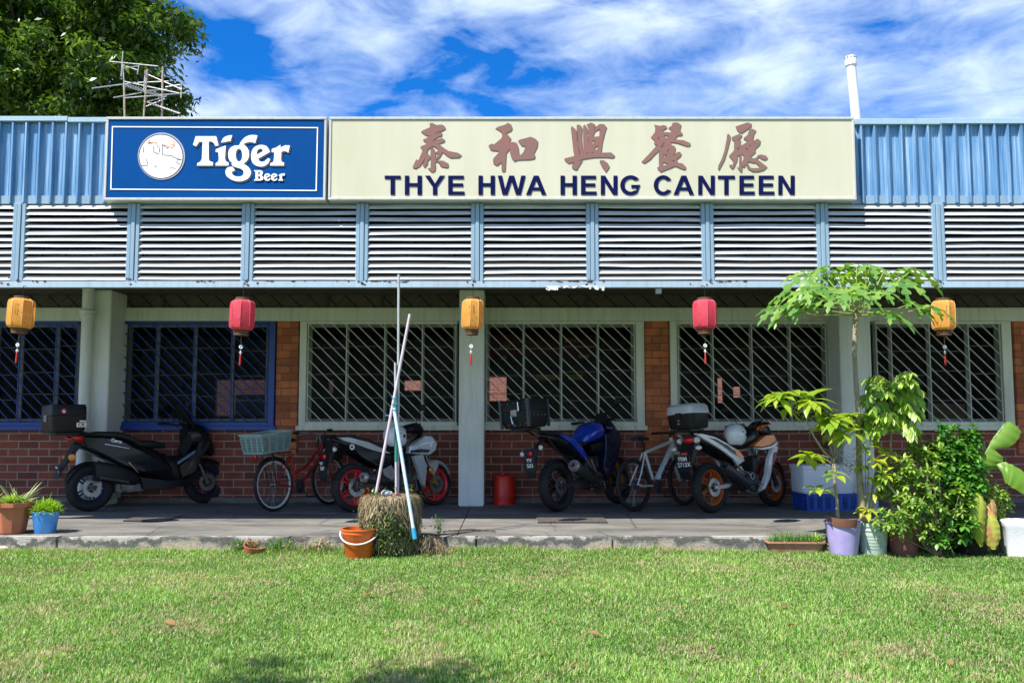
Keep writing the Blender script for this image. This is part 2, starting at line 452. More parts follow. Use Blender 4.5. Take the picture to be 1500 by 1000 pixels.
def mat_cladding():
    m, N, L, b, tc = node_mat('blue_metal_sheet'); v = tc.outputs['Object']
    run = nz(N, L, mapping(N, L, v, (14, 14, .55)), 1.5, 6, .7); big = nz(N, L, v, 1.1, 3); sp = nz(N, L, v, 22, 5, .8)
    c = ramp(N, L, run, [(.3, (.055, .17, .34)), (.47, (.13, .29, .50)), (.60, (.28, .44, .62)), (.75, (.55, .66, .74))])  # palest streaks put near-white highlights into the sheet's colour
    c = mixc(N, L, .4, c, ramp(N, L, big, [(.3, (.75, .8, .85)), (.7, (1.15, 1.1, 1.05))]), 'MULTIPLY')
    c = mixc(N, L, ramp(N, L, sp, [(.70, (0, 0, 0)), (.76, (.7, .7, .7))]), c, (.16, .15, .15))
    L.new(c, b.inputs['Base Color']); b.inputs['Roughness'].default_value = .45; b.inputs['Metallic'].default_value = .15
    return m
def mat_sign(name, c, stain, rust=(.20, .13, .07)):
    m, N, L, b, tc = node_mat(name); v = tc.outputs['Object']
    big = nz(N, L, v, 1.0, 4, .55); run = nz(N, L, mapping(N, L, v, (4, 1, .5)), 1.6, 5); sp = nz(N, L, v, 16, 6, .8)
    cc = mixc(N, L, ramp(N, L, big, [(.42, (0, 0, 0)), (.7, (.8, .8, .8))]), c, stain)
    cc = mixc(N, L, .35, cc, ramp(N, L, run, [(.3, (.86, .86, .86)), (.7, (1.08, 1.08, 1.08))]), 'MULTIPLY')
    cc = mixc(N, L, ramp(N, L, sp, [(.72, (0, 0, 0)), (.78, (.5, .5, .5))]), cc, rust)
    L.new(cc, b.inputs['Base Color']); b.inputs['Roughness'].default_value = .55; b.inputs['Specular IOR Level'].default_value = .06
    return m

M_LAWN = mat_soil_lawn(); M_PAVE = mat_pavement(); M_KERB = mat_kerb()
M_BRICK = mat_brick('red_brick', (.32, .075, .040), (.17, .045, .028), (.38, .31, .25))
M_PIER = mat_brick('orange_brick', (.62, .19, .065), (.36, .10, .04), (.16, .10, .07), .24, .105, .006)
M_GREEN = mat_paint_wood('grey_green_paint', (.70, .72, .60), (.34, .34, .23), .6, .5)
M_COLUMN = mat_paint_wood('column_paint', (.74, .77, .73), (.42, .42, .33), .6, .4)
M_BLUEP = mat_paint_wood('blue_paint', (.005, .055, .30), (.01, .03, .12), .4, .4)
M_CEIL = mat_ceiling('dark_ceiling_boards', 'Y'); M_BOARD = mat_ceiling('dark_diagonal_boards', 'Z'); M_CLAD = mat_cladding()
M_MULL = mat_paint_wood('pale_blue_paint', (.24, .35, .45), (.13, .22, .32), .5, .5)
M_RAIL = mat_paint_wood('pale_rail_paint', (.36, .47, .57), (.22, .13, .09), .5, .35)
M_LOUV = mat('louvre_slat_metal', (.60, .60, .61), (.34, .34, .35), scale=3.0, rough=.42, bump=.1, bscale=40, stretch=(1, 6, 9), lo=.45, hi=.80, detail=8)
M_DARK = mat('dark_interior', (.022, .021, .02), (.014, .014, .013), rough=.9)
M_ROOF = mat('roof_sheet', (.18, .22, .26), rough=.6)
M_FLASH = mat_paint_wood('flashing_paint', (.33, .46, .58), (.30, .20, .14), .45, .3)
M_GRILLE = mat('grey_grille_metal', (.62, .65, .58), (.46, .48, .42), scale=9, rough=.6)
M_GRILLEB = mat('blue_grille_metal', (.02, .07, .36), (.012, .035, .18), scale=9, rough=.5)
M_BLACK = mat('black_plastic', (.010, .010, .011), (.016, .016, .017), scale=12, rough=.45, spec=.3)

def glass():
    m = bpy.data.materials.new('window_glass'); m.use_nodes = True
    N = m.node_tree.nodes; L = m.node_tree.links; N.clear()
    o = N.new('ShaderNodeOutputMaterial'); t = N.new('ShaderNodeBsdfTransparent'); g = N.new('ShaderNodeBsdfGlossy')
    t.inputs['Color'].default_value = (.55, .58, .57, 1); g.inputs['Roughness'].default_value = .06
    fr = N.new('ShaderNodeFresnel'); fr.inputs['IOR'].default_value = 1.12; mx = N.new('ShaderNodeMixShader')
    L.new(fr.outputs[0], mx.inputs[0]); L.new(t.outputs[0], mx.inputs[1]); L.new(g.outputs[0], mx.inputs[2]); L.new(mx.outputs[0], o.inputs[0])
    return m
M_GLASS = glass()

# ground sheet, pavement slab
g = MB(); g.add([(-300, -60, LAWN_Z), (300, -60, LAWN_Z), (300, 600, LAWN_Z), (-300, 600, LAWN_Z)], [(0, 1, 2, 3)])
tag(g.build('lawn', M_LAWN, smooth=0), kind='structure')
g = MB()
xs = [-14, -6.35, -1.62, -0.55, 3.9, 7.2, 14]     # slabs with joints
for a, b_ in zip(xs[:-1], xs[1:]):
    g.b2(a + .004, b_ - .004, YK + .13, 21.5, LAWN_Z - .1, 0)
tag(g.build('pavement', M_PAVE, smooth=0, bevel=.004, bseg=1), kind='structure')
g = MB()
ks = [-14, -9.1, -6.9, -4.5, -2.2, -1.485, -.935, -0.35, 1.0, 3.2, 5.5, 8.1, 14]
for a, b_ in zip(ks[:-1], ks[1:]):
    if abs(a + 1.485) < .01: continue          # the stump planter fills this broken length of kerb
    g.b2(a + .005, b_ - .005, YK, YK + .126, LAWN_Z - .1, random.uniform(-.004, .003))
tag(g.build('kerb', M_KERB, smooth=0, bevel=.012, bseg=2), kind='structure')

# ================================================================ canteen building
CB = thing('canteen_building', 'long single storey brick canteen with barred windows, metal louvres and blue corrugated parapet', 'building', (0, YW, 0))
OFF = Vector((0, -YW, 0))
class B(MB):
    def __init__(s): super().__init__(Matrix.Translation(OFF))
XL, XR = -9.4, 9.4
Z_SILL = P(750, 622, YW).z; Z_HEAD = P(750, 471, YW).z; Z_CEIL = P(750, 451, YW).z
Z_TOP = P(750, 424.5, YC).z
def wx(px, Y=YW): return (px - 750) / FPX * Y * 1.0 / (math.cos(PITCH)) * 1.0
# more exact: x for a pixel column at mid window height
def wx(px, Y=YW, py=545): return P(px, py, Y).x
PIERS = [(wx(-68), wx(-34)), (wx(405), wx(438)), (wx(944), wx(980)), (wx(1485), wx(1522))]
# brick wall under the windows
b = B(); b.b2(XL, XR, YW, YW + .22, 0, Z_SILL - .06); b.build('brick_wall', M_BRICK, CB, smooth=0)
b = B(); b.b2(XL, XR, YW - .10, YW - .002, 0.0, .075); b.build('wall_plinth', M_PAVE, CB, smooth=0, bevel=.01)
for a, c in PIERS:
    b = B(); b.b2(a, c, YW - .035, YW + .2, Z_SILL - .4, Z_HEAD + .0)
    b.build('brick_pier', M_PIER, CB, smooth=0, bevel=.012)
    # dark gap beside the pier
b = B(); b.b2(XL, XR, YW - .06, YW + .22, Z_HEAD + .002, Z_CEIL - .002); b.build('lintel_beam', M_GREEN, CB, smooth=0, bevel=.008)
# columns
colspec = [(118, 157), (672, 709), (1233, 1279)]
for a, c in colspec:
    xa, xc = wx(a, YC, 600), wx(c, YC, 600)
    b = B(); b.b2(xa, xc, YC, YW + .24, 0, Z_TOP)
    b.build('column', M_COLUMN, CB, smooth=0, bevel=.012)
# ceiling and roof
b = B(); b.b2(XL, XR, YL + .12, YW + 8.2, Z_TOP + .002, Z_TOP + .05); b.build('ceiling', M_CEIL, CB, smooth=0)
b = B(); b.b2(XL, XR, YW - .02, YW + .2, Z_CEIL, Z_TOP); b.build('upper_boarding', M_BOARD, CB, smooth=0)
for px in (35, 240, 480, 560, 860, 1140, 1400):
    b = B(); x = wx(px, YW, 440); b.b2(x - .02, x + .02, YW - .04, YW - .021, Z_CEIL, Z_TOP)
    b.build('boarding_joint', mat('batten_paint', (.05, .045, .035), rough=.8), CB, smooth=0)
Z_SIGN_T = P(750, 175, YL).z; Z_SIGN_B = P(750, 296, YL).z
b = B(); b.loft([[(XL, YL + .1, Z_SIGN_T - .16), (XL, YL + .1, Z_SIGN_T - .12), (XL, 20.9, Z_SIGN_T - .82), (XL, 20.9, Z_SIGN_T - .86)],
                 [(XR, YL + .1, Z_SIGN_T - .16), (XR, YL + .1, Z_SIGN_T - .12), (XR, 20.9, Z_SIGN_T - .82), (XR, 20.9, Z_SIGN_T - .86)]])
b.build('roof', M_ROOF, CB, smooth=0)
# inside: side walls, far wall with openings through to the sunlit yard behind
YB = 19.2
def hole(px0, px1, py0, py1):
    a = P(px0, py0, YB); c = P(px1, py1, YB); return (a.x, c.x, c.z, a.z)
holes = [hole(316, 396, 556, 609), hole(481, 488, 556, 576), hole(592, 617, 557, 572), hole(714, 742, 552, 587), hole(1051, 1060, 553, 590), hole(1074, 1086, 566, 582)]
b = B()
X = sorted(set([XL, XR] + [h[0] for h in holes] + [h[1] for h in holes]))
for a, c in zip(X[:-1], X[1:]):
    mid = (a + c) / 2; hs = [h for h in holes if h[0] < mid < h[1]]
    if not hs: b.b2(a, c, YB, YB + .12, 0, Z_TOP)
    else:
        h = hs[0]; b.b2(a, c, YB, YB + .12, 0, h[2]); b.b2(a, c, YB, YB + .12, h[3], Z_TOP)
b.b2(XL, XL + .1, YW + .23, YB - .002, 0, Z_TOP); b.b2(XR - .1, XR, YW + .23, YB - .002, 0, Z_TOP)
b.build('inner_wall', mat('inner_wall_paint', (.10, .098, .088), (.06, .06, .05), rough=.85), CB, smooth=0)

# --- windows
def window(pl, pr, mull, fl, fr, blue=False):
    """pl,pr: photo columns of the opening; mull: mullion columns; fl,fr: outer frame widths (px)"""
    x0, x1 = wx(pl), wx(pr); z0, z1 = Z_SILL, Z_HEAD
    F = M_BLUEP if blue else M_GREEN
    wn = B()                                               # surround
    fw0, fw1 = fl / 104.0, fr / 104.0
    if fl: wn.b2(x0 - fw0, x0, YW - .07, YW + .12, z0 - .062, z1)
    if fr: wn.b2(x1, x1 + fw1, YW - .07, YW + .12, z0 - .062, z1)
    wn.b2(x0, x1, YW - .07, YW + .12, z1 - .035, z1)
    wn.b2(x0, x1, YW - .07, YW + .12, z0 - .062, z0 + .04)
    wn.b2(x0 - fw0 - .03, x1 + fw1 + .03, YW - .10, YW - .071, z0 - .075, z0 - .01)
    w = wn.build('window', F, CB, smooth=0, bevel=.005, bseg=1)
    S = mat('grey_window_steel', (.20, .22, .19), (.13, .14, .115), scale=8, rough=.6) if not blue else mat('dark_window_steel', (.17, .18, .16), (.08, .09, .09), scale=8, rough=.6)
    fr_ = B(); zt = z1 - .035; zb = z0 + .04
    xs_ = [x0] + [wx(m) for m in mull] + [x1]
    fr_.b2(x0, x1, YW + .02, YW + .05, zt - .045, zt); fr_.b2(x0, x1, YW + .02, YW + .05, zb, zb + .045)
    for i, xm in enumerate(xs_):
        e = .022 if 0 < i < len(xs_) - 1 else .03
        c = xm + (e if i == 0 else (-e if i == len(xs_) - 1 else 0))
        fr_.b2(c - e, c + e, YW + .015, YW + .055, zb, zt)
    for a, c in zip(xs_[:-1], xs_[1:]):                  # louvred glass blades' faint edge lines
        for k in range(1, 4):
            zz = zb + (zt - zb) * k / 4 + random.uniform(-.05, .05)
            fr_.b2(a + .03, c - .03, YW + .028, YW + .034, zz - .004, zz + .004)
    fr_.build('window_frame', S, w, smooth=0)
    pn = B()
    for a, c in zip(xs_[:-1], xs_[1:]): pn.add([(a, YW + .036, zb), (c, YW + .036, zb), (c, YW + .036, zt), (a, YW + .036, zt)], [(0, 1, 2, 3)])
    pn.build('pane', M_GLASS, w, smooth=0)
    gr = B(); yg = YW - .045; rr = .0075 if not blue else .009
    gx0, gx1, gz0, gz1 = x0 + .02, x1 - .02, zb + .0, zt - .0
    step = .166; t = gx0 - (gz1 - gz0) + random.uniform(0, step)
    while t < gx1:
        # bar from top-left to bottom-right at 45 degrees: x = t + (gz1 - z)
        xa, za, xb, zb_ = t, gz1, t + (gz1 - gz0), gz0
        if xa < gx0: za -= gx0 - xa; xa = gx0
        if xb > gx1: zb_ += xb - gx1; xb = gx1
        if za > zb_ + .03: gr.tube([(xa, yg, za), (xb, yg, zb_)], rr, 5)
        t += step
    for xm in [gx0, gx1] + [wx(m) for m in mull]: gr.tube([(xm, yg - .004, gz0), (xm, yg - .004, gz1)], rr * 1.1, 5)
    gr.tube([(gx0, yg, gz0), (gx1, yg, gz0)], rr, 5); gr.tube([(gx0, yg, gz1), (gx1, yg, gz1)], rr, 5)
    gr.build('grille', M_GRILLEB if blue else M_GRILLE, w, smooth=40)
    return w
window(-55, 116, [-5, 30, 83], 8, 0, True)
window(178, 395, [230, 285, 340], 0, 9, True)
window(450, 670, [508, 564, 619], 10, 0)
window(711, 931, [767, 822, 876], 0, 12)
window(991, 1211, [1044, 1101, 1157], 10, 0)
window(1281, 1466, [1305, 1361, 1418], 0, 14)

# --- louvre band
Z_LB = P(750, 421.5, YL).z; Z_LB2 = P(750, 412.5, YL).z; Z_LT = P(750, 299, YL).z
mullpx = [-143, 26, 194, 362, 530, 699, 868, 1037, 1206, 1376, 1546]
mx_ = [P(p, 421, YL).x for p in mullpx]
M_RUST = mat('rusty_metal', (.10, .04, .02), (.02, .015, .012), scale=30, rough=.9)
b = B(); b.b2(XL, XR, YL - .045, YL + .05, Z_LB, Z_LB2)      # with rust scabs along its top edge and joints
b.mi = 1
for px in mullpx[1:-1]:
    for k in range(7):
        p = P(px + random.gauss(0, 9), 412 + random.uniform(-4, 6), YL)
        b.box((p.x, YL - .0485, p.z), (random.uniform(.008, .03), .007, random.uniform(.004, .014)), (0, random.uniform(-.5, .5), 0))
for k in range(60):
    p = P(random.choice([40, 300, 400, 450, 560, 600, 815, 840, 1060, 1190, 1320]) + random.gauss(0, 22), 412.5 + random.uniform(-1, 1.5), YL)
    b.box((p.x, YL - .0475, p.z), (random.uniform(.01, .05), .006, random.uniform(.003, .007)))
b.build('louvre_rail', [M_RAIL, M_RUST], CB, smooth=0)
b = B(); b.b2(XL, XR, YL - .01, YL + .05, Z_LT + .002, Z_LT + .09); b.build('louvre_head_rail', M_MULL, CB, smooth=0)
for xm in mx_[1:-1] + [mx_[0], mx_[-1]]:
    b = B()
    b.b2(xm - .066, xm - .024, YL - .035, YL + .05, Z_LB2 + .002, Z_LT)
    b.b2(xm - .020, xm + .022, YL - .045, YL + .05, Z_LB2 + .002, Z_LT)
    b.b2(xm + .026, xm + .066, YL - .035, YL + .05, Z_LB2 + .002, Z_LT)
    b.build('louvre_post', M_MULL, CB, smooth=0, bevel=.004, bseg=1)
NS = 12; pitch = (Z_LT - Z_LB2) / NS
for i in range(len(mx_) - 1):
    xa, xb = mx_[i] + .068, mx_[i + 1] - .068
    b = B()
    for k in range(NS):
        zt_ = Z_LB2 + pitch * (k + 1) - .006; dz = random.uniform(-.0025, .0025); dy = random.uniform(-.002, .002)
        t1, t2 = random.gauss(0, .0028), random.gauss(0, .0028)
        y0, y1 = YL - .026 + dy, YL + .010
        zl = zt_ - .047 + dz
        # blade sloping down and out, with a turned-down front lip
        sec = [(y1, zt_), (y0, zl + .008), (y0 - .003, zl), (y0 + .001, zl), (y0 + .003, zl + .006), (y1 + .002, zt_ - .003)]
        b.loft([[(xa, y, z + t1) for y, z in sec], [((xa * 2 + xb) / 3, y, z + random.uniform(-.002, .002)) for y, z in sec],
                [((xa + 2 * xb) / 3, y, z + random.uniform(-.002, .002)) for y, z in sec], [(xb, y, z + t2) for y, z in sec]])
    b.build('louvre_panel', M_LOUV, CB, smooth=0)
# added dark board: its colour gives the roof void's shade behind the louvres
b = B(); b.b2(XL, XR, YL + .9, YL + .93, Z_CEIL + .16, Z_SIGN_T - .3); b.build('void_shade_board', M_DARK, CB, smooth=0)

# --- corrugated parapet
def cladding(xa, xb, name='parapet_sheet'):
    b = B(); zt_, zb_ = Z_SIGN_T - .045, P(750, 298, YL).z
    prof = []; x = xa; p = .1435
    while x < xb:
        prof += [(x, 0), (x + .006, -.052), (x + .024, -.052), (x + .030, 0), (x + .068, 0), (x + .072, -.004), (x + .078, -.004), (x + .082, 0), (x + .105, 0), (x + .109, -.004), (x + .115, -.004), (x + .119, 0)]
        x += p
    prof.append((x, 0))
    y = YL + .01
    vs = [(a, y + d, zb_ + (random.uniform(-.003, .003))) for a, d in prof] + [(a, y + d, zt_) for a, d in prof]
    n = len(prof)
    b.add(vs, [(i, i + 1, n + i + 1, n + i) for i in range(n - 1)])
    b.build(name, M_CLAD, CB, smooth=0)
S1L, S1R = P(152, 235, YL - .1).x, P(479, 235, YL - .1).x
S2L, S2R = P(480.5, 235, YL - .1).x, P(1251, 235, YL - .1).x
cladding(XL, S1L + .35); cladding(S2R - .05, XR)
b = B()
x = XL
segs = [XL, P(102, 176, YL).x, P(160, 176, YL).x]
for a, c, z0_, z1_ in ((segs[0], segs[1], -.033, .020), (segs[1] + .003, segs[2], -.045, .008), (P(1250, 176, YL).x, P(1375, 176, YL).x, -.07, -.008), (P(1375, 176, YL).x + .003, XR, -.062, 0)):
    b = B(); b.b2(a, c, YL - .05, YL + .16, Z_SIGN_T + z0_, Z_SIGN_T + z1_)
    b.build('parapet_flashing', M_FLASH, CB, smooth=0, bevel=.004, bseg=1)
b = B(); b.b2(XL, XR, YL + .15, YL + .2, P(750, 298, YL).z, Z_SIGN_T - .06); b.build('parapet_backing', M_DARK, CB, smooth=0)

# downpipe on the first column
b = B(); xp = P(124.5, 560, YC - .09).x; yp = YC - .09
b.tube([(xp, yp, 0), (xp, yp, Z_TOP)], .074, 18)
b.lathe([(.074, 0), (.098, .008), (.098, .05), (.088, .06), (.104, .07), (.104, .10), (.074, .115)], (xp, yp, P(125, 466, yp).z), (0, 0, 1), 20)
dp = b.build('downpipe', M_COLUMN, CB)
b = B()
for k in range(7):
    a = R(200 + k * 22); c = P(123, 600, yp).z
    b.box((xp + math.cos(a) * .03, yp - .0752, c + math.sin(a) * .035), (.012, .002, .04), (0, -a + PI / 2, 0))
b.build('blue_sticker', mat('blue_ink', (.01, .05, .12)), dp, smooth=0)
# small lamp under the louvre rail and peeled, hanging strip of the rail
b = B(); c = P(965, 427, YL); b.b2(c.x - .03, c.x + .03, YL + .0, YL + .06, c.z - .02, Z_LB - .001)
b.build('junction_box', mat('pale_plastic', (.35, .42, .42)), CB, smooth=0, bevel=.004)
b = B(); pts = []
x = P(800, 420, YL).x; xe = P(882, 420, YL).x; zz = Z_LB
while x < xe:
    w_ = random.uniform(.02, .055); d_ = random.uniform(.008, .055) * (1.0 if x < P(835, 420, YL).x or x > P(862, 420, YL).x else .55)
    b.box((x + w_ / 2, YL - .05 - random.uniform(0, .008), zz + .012 - d_ / 2), (w_, .002, d_), (random.uniform(-.35, .1), random.uniform(-.4, .4), 0))
    x += w_ * .85
b.build('peeling_paint', mat('flaked_paint', (.62, .64, .62), (.25, .24, .22), scale=30, rough=.7, lo=.45, hi=.6), CB, smooth=0)
# inside: a few things one can make out behind the bars
def simple_table(px, py_floor, label):
    g_ = G(px, py_floor); t = thing('dining_table', label, 'table', g_, (0, 0, random.uniform(-.2, .2)), 'tables inside the canteen')
    MB().box((0, 0, .74), (1.1, .7, .03)).build('tabletop', mat('formica', (.30, .29, .26), rough=.3), t, smooth=0, bevel=.01)
    for sx in (-1, 1):
        for sy in (-1, 1): MB().tube([(sx * .48, sy * .28, 0), (sx * .48, sy * .28, .725)], .018, 8).build('leg', M_BLACK, t)
    return t
simple_table(250, 700, 'pale table inside, seen through the window with blue sill behind the scooter')
simple_table(860, 696, 'pale table inside, dimly seen behind the window above the blue motorcycle')
b = MB(); c0 = P(715, 490, 16.8); c1 = P(870, 520, 16.8)
mb_ = thing('menu_banner', 'dim red banner with yellow price patches inside, above the tall black top box', 'banner', ((c0.x + c1.x) / 2, 16.8, c1.z))
w2 = (c1.x - c0.x) / 2; hh = c0.z - c1.z
MB().b2(-w2, w2, -.01, .01, 0, hh).build('banner_cloth', mat('banner_red', (.32, .02, .03), rough=.7), mb_, smooth=0)
for px, py, w, h in ((740, 508, .2, .08), (738, 524, .1, .07), (800, 553, .36, .09), (843, 552, .26, .1), (838, 498, .25, .08), (855, 522, .2, .06)):
    p = P(px, py, 16.75); MB().b2(p.x - w / 2 - mb_.location.x, p.x + w / 2 - mb_.location.x, -.06, -.05, p.z - h / 2 - mb_.location.z, p.z + h / 2 - mb_.location.z).build('price_patch', mat('price_yellow', (.50, .48, .03), rough=.6), mb_, smooth=0)
p = P(1384, 600, 15.5)
sh = thing('storage_rack', 'brownish stacked cartons on a rack inside, behind the rightmost barred window', 'rack', (p.x, 15.5, 0))
for k, zz in enumerate((.35, .8, 1.12)):
    MB().box((0, 0, zz), (.75, .45, .02)).build('shelf', M_BLACK, sh, smooth=0)
    MB().box((random.uniform(-.05, .05), 0, zz + .16), (.55, .36, .26)).build('carton', mat('carton_board', (.28, .20, .10), rough=.8), sh, smooth=0)
for sx in (-.36, .36):
    for sy in (-.2, .2): MB().box((sx, sy, .75), (.03, .03, 1.5)).build('rack_post', M_BLACK, sh, smooth=0)
# yard building behind, lit by the sun
M_PINK = mat_brick('pink_brick', (.50, .16, .12), (.38, .12, .09), (.50, .34, .28), .22, .075, .008)
bb = thing('yard_building', 'sunlit pinkish brick wall glimpsed through the windows beyond the dark room', 'building', (0, 24.5, LAWN_Z))
MB().b2(-14, 14, 0, .3, 0, 3.0).build('brick_wall', M_PINK, bb, smooth=0)
p0 = P(344, 578, 24.4); p1 = P(392, 606, 24.4)
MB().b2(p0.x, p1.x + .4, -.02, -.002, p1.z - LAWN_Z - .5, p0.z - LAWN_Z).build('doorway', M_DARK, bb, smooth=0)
# ================================================================ signboards
YS = YL - .14                     # sign faces
def poly_px(pts, ox, oy, sc, Y):
    out = []
    for x, y in pts:
        p = P(ox + x / sc, oy + y / sc, Y); out.append((p.x, p.z))
    return out
def sign(name, label, px0, px1, py0, py1, face_mat, frame_mat, depth=.13):
    a = P(px0, py1, YS); c = P(px1, py0, YS)
    xm = (a.x + c.x) / 2
    t = thing(name, label, 'sign', (xm, YS, a.z)); w = (c.x - a.x) / 2; h = c.z - a.z
    MB().b2(-w + .02, w - .02, .004, depth, .02, h - .02).build('sign_panel', face_mat, t, smooth=0)
    f = MB()
    f.b2(-w, w, -.008, depth + .003, h - .028, h); f.b2(-w, w, -.008, depth + .003, 0, .028)
    f.b2(-w, -w + .026, -.006, depth + .003, .029, h - .029); f.b2(w - .026, w, -.006, depth + .003, .029, h - .029)
    f.build('sign_frame', frame_mat, t, smooth=0, bevel=.004, bseg=1)
    return t
M_SFRAME = mat_paint_wood('sign_frame_paint', (.50, .50, .47), (.28, .22, .15), .5, .45)
M_BLUES = mat_sign('beer_sign_blue', (.0, .062, .25), (.0, .045, .19), (.03, .1, .25))
M_CREAM = mat_sign('canteen_sign_cream', (.58, .55, .43), (.53, .52, .37))
M_WHITE = mat('sign_white', (.85, .85, .85), (.72, .74, .78), scale=5, rough=.45)
M_NAVY = mat('sign_navy', (.004, .007, .055), (.006, .010, .075), scale=9, rough=.8, spec=.05)
M_MAUVE = mat('sign_mauve', (.27, .13, .11), (.21, .135, .13), scale=2.5, rough=.8, spec=.05)
M_MAUVED = mat('sign_mauve_edge', (.10, .055, .05), rough=.6)
t1 = sign('beer_sign', 'deep blue beer signboard with white round emblem and large white lettering', 151.5, 479, 171.5, 293.5, M_BLUES, M_SFRAME)
t2 = sign('canteen_sign', 'long cream signboard with brown Chinese characters above navy capital letters', 480.5, 1251, 171.5, 293, M_CREAM, M_SFRAME)
def put(name, loops, t, material, dy, thick=.004):
    """loops of world x,z -> local plate on the sign t, dy in front of its face"""
    lx, lz = t.location.x, t.location.z
    L_ = [[(x - lx, z - lz) for x, z in lp] for lp in loops]
    M = Matrix(((1, 0, 0, 0), (0, 0, 1, -dy), (0, 1, 0, 0), (0, 0, 0, 1)))
    return shape2d(name, L_, thick, material, M, t)
# ---- blue sign: white line border
lp = [[(164, 185), (466, 186.5), (464, 280), (161.5, 278)], [(165.7, 186.7), (464.3, 188.1), (462.3, 278.4), (163.3, 276.4)]]
put('border_line', [poly_px(l, 0, 0, 1, YS) for l in lp], t1, M_WHITE, .0)
TIG = {
 'T': [[(70,100),(370,100),(405,235),(360,245),(330,195),(295,175),(260,180),(262,430),(275,465),(325,480),(322,530),(90,530),(92,495),(140,470),(160,430),(170,180),(120,185),(75,250),(30,225)]],
 'idot': [[(440,195),(455,160),(470,130),(500,108),(530,95),(570,86),(605,85),(580,175),(540,175),(500,185)]],
 'i': [[(510,235),(500,430),(515,470),(555,485),(550,530),(360,530),(362,495),(400,470),(408,430),(400,335),(360,330),(365,290),(430,265)]],
 'g': [[(705,235),(720,200),(740,170),(765,140),(800,110),(840,92),(880,82),(930,82),(975,90),(940,205),(905,190),(860,185),(810,195),(765,215),(800,240),(830,275),(850,320),(852,390),(840,430),(820,462),(770,505),(810,525),(840,550),(865,580),(880,620),(878,655),(860,690),(835,720),(800,740),(750,757),(700,762),(650,756),(600,740),(555,712),(520,680),(505,640),(507,600),(530,560),(580,545),(610,550),(635,575),(640,605),(600,620),(603,650),(625,672),(660,688),(700,692),(740,684),(762,665),(772,640),(768,605),(740,580),(700,565),(650,552),(610,535),(595,515),(600,490),(565,455),(548,410),(545,350),(555,300),(585,262),(640,236)],
       [(705,282),(728,295),(744,325),(752,375),(745,430),(728,460),(705,472),(682,460),(664,430),(656,375),(662,325),(680,295)]],
 'e': [[(1000,228),(1050,226),(1100,240),(1130,270),(1150,310),(1155,332),(985,430),(997,455),(1020,472),(1050,475),(1080,466),(1130,420),(1160,435),(1148,470),(1130,500),(1100,525),(1070,540),(1020,546),(970,538),(930,518),(900,485),(882,440),(880,380),(890,320),(910,278),(950,245)],
       [(1000,285),(1025,282),(1045,295),(1055,318),(965,370),(965,335),(978,305)]],
 'r': [[(1310,225),(1310,265),(1380,232),(1450,235),(1425,345),(1410,328),(1380,320),(1350,320),(1325,330),(1320,440),(1330,475),(1365,485),(1362,530),(1160,530),(1162,495),(1205,475),(1215,430),(1220,340),(1180,330),(1185,285),(1250,265)]],
}
def xf(lps, sx, sy, ox, oy): return [[(ox + x * sx, oy + y * sy) for x, y in l] for l in lps]
BEER = [[[(925,598),(1015,598),(1045,608),(1055,630),(1050,655),(1032,670),(1055,688),(1062,710),(1055,735),(1020,750),(925,750),(925,735),(945,730),(945,615),(925,612)],
         [(985,620),(1003,622),(1012,638),(1003,656),(985,660)], [(985,682),(1008,686),(1018,706),(1008,724),(985,728)]],
        xf(TIG['e'], .345, .34, 1070 - 880 * .345, 645 - 228 * .34), xf(TIG['e'], .345, .34, 1172 - 880 * .345, 645 - 228 * .34),
        xf(TIG['r'], .335, .36, 1280 - 1160 * .335, 642 - 228 * .36)]
M_SHAD = mat('lettering_shadow', (.004, .012, .06), rough=.6)
M_SHADL = mat('lettering_keyline', (.42, .38, .42), rough=.6)
for k, lps in list(TIG.items()):
    put('lettering', [poly_px(l, 280, 190, 10, YS) for l in lps], t1, M_WHITE, .006)
    put('lettering_shadow', [poly_px([(x + 13, y + 11) for x, y in l], 280, 190, 10, YS) for l in lps], t1, M_SHAD, .0035, .003)
    put('lettering_keyline', [poly_px([(x + 18, y + 17) for x, y in l], 280, 190, 10, YS) for l in lps], t1, M_SHADL, .001, .002)
for lps in BEER:
    put('small_lettering', [poly_px(l, 280, 190, 10, YS) for l in lps], t1, M_WHITE, .006)
    put('lettering_shadow', [poly_px([(x + 8, y + 7) for x, y in l], 280, 190, 10, YS) for l in lps], t1, M_SHAD, .003, .003)
# round emblem, almost bleached away
def circ(cx, cy, r, n=48): return [(cx + r * math.cos(2 * PI * k / n), cy + r * math.sin(2 * PI * k / n)) for k in range(n)]
put('emblem_ring', [poly_px(circ(236.5, 229, 34.6), 0, 0, 1, YS), poly_px(circ(236, 229.5, 33), 0, 0, 1, YS)], t1, M_SHADL, .0)
put('emblem_disc', [poly_px(circ(236, 229.5, 31.6), 0, 0, 1, YS)], t1, M_WHITE, .003, .003)
def strokes_px(lines, w, ox, oy, sc):
    out = []
    for l in lines:
        L1 = []; L2 = []
        for i, p in enumerate(l):
            a = Vector(l[max(i - 1, 0)]); c = Vector(l[min(i + 1, len(l) - 1)]); d = (c - a).normalized(); n = Vector((-d.y, d.x)) * w / 2
            L1.append((p[0] + n.x, p[1] + n.y)); L2.append((p[0] - n.x, p[1] - n.y))
        out.append(L1 + L2[::-1])
    return out
dark = strokes_px([[(535,270),(540,465),(700,480),(800,530),(890,560)], [(380,300),(382,415),(475,450)], [(480,330),(485,420)], [(790,590),(860,640)], [(385,670),(440,675)], [(140,655),(260,665),(265,600),(240,540)], [(190,330),(195,420)]], 17, 0, 0, 1)
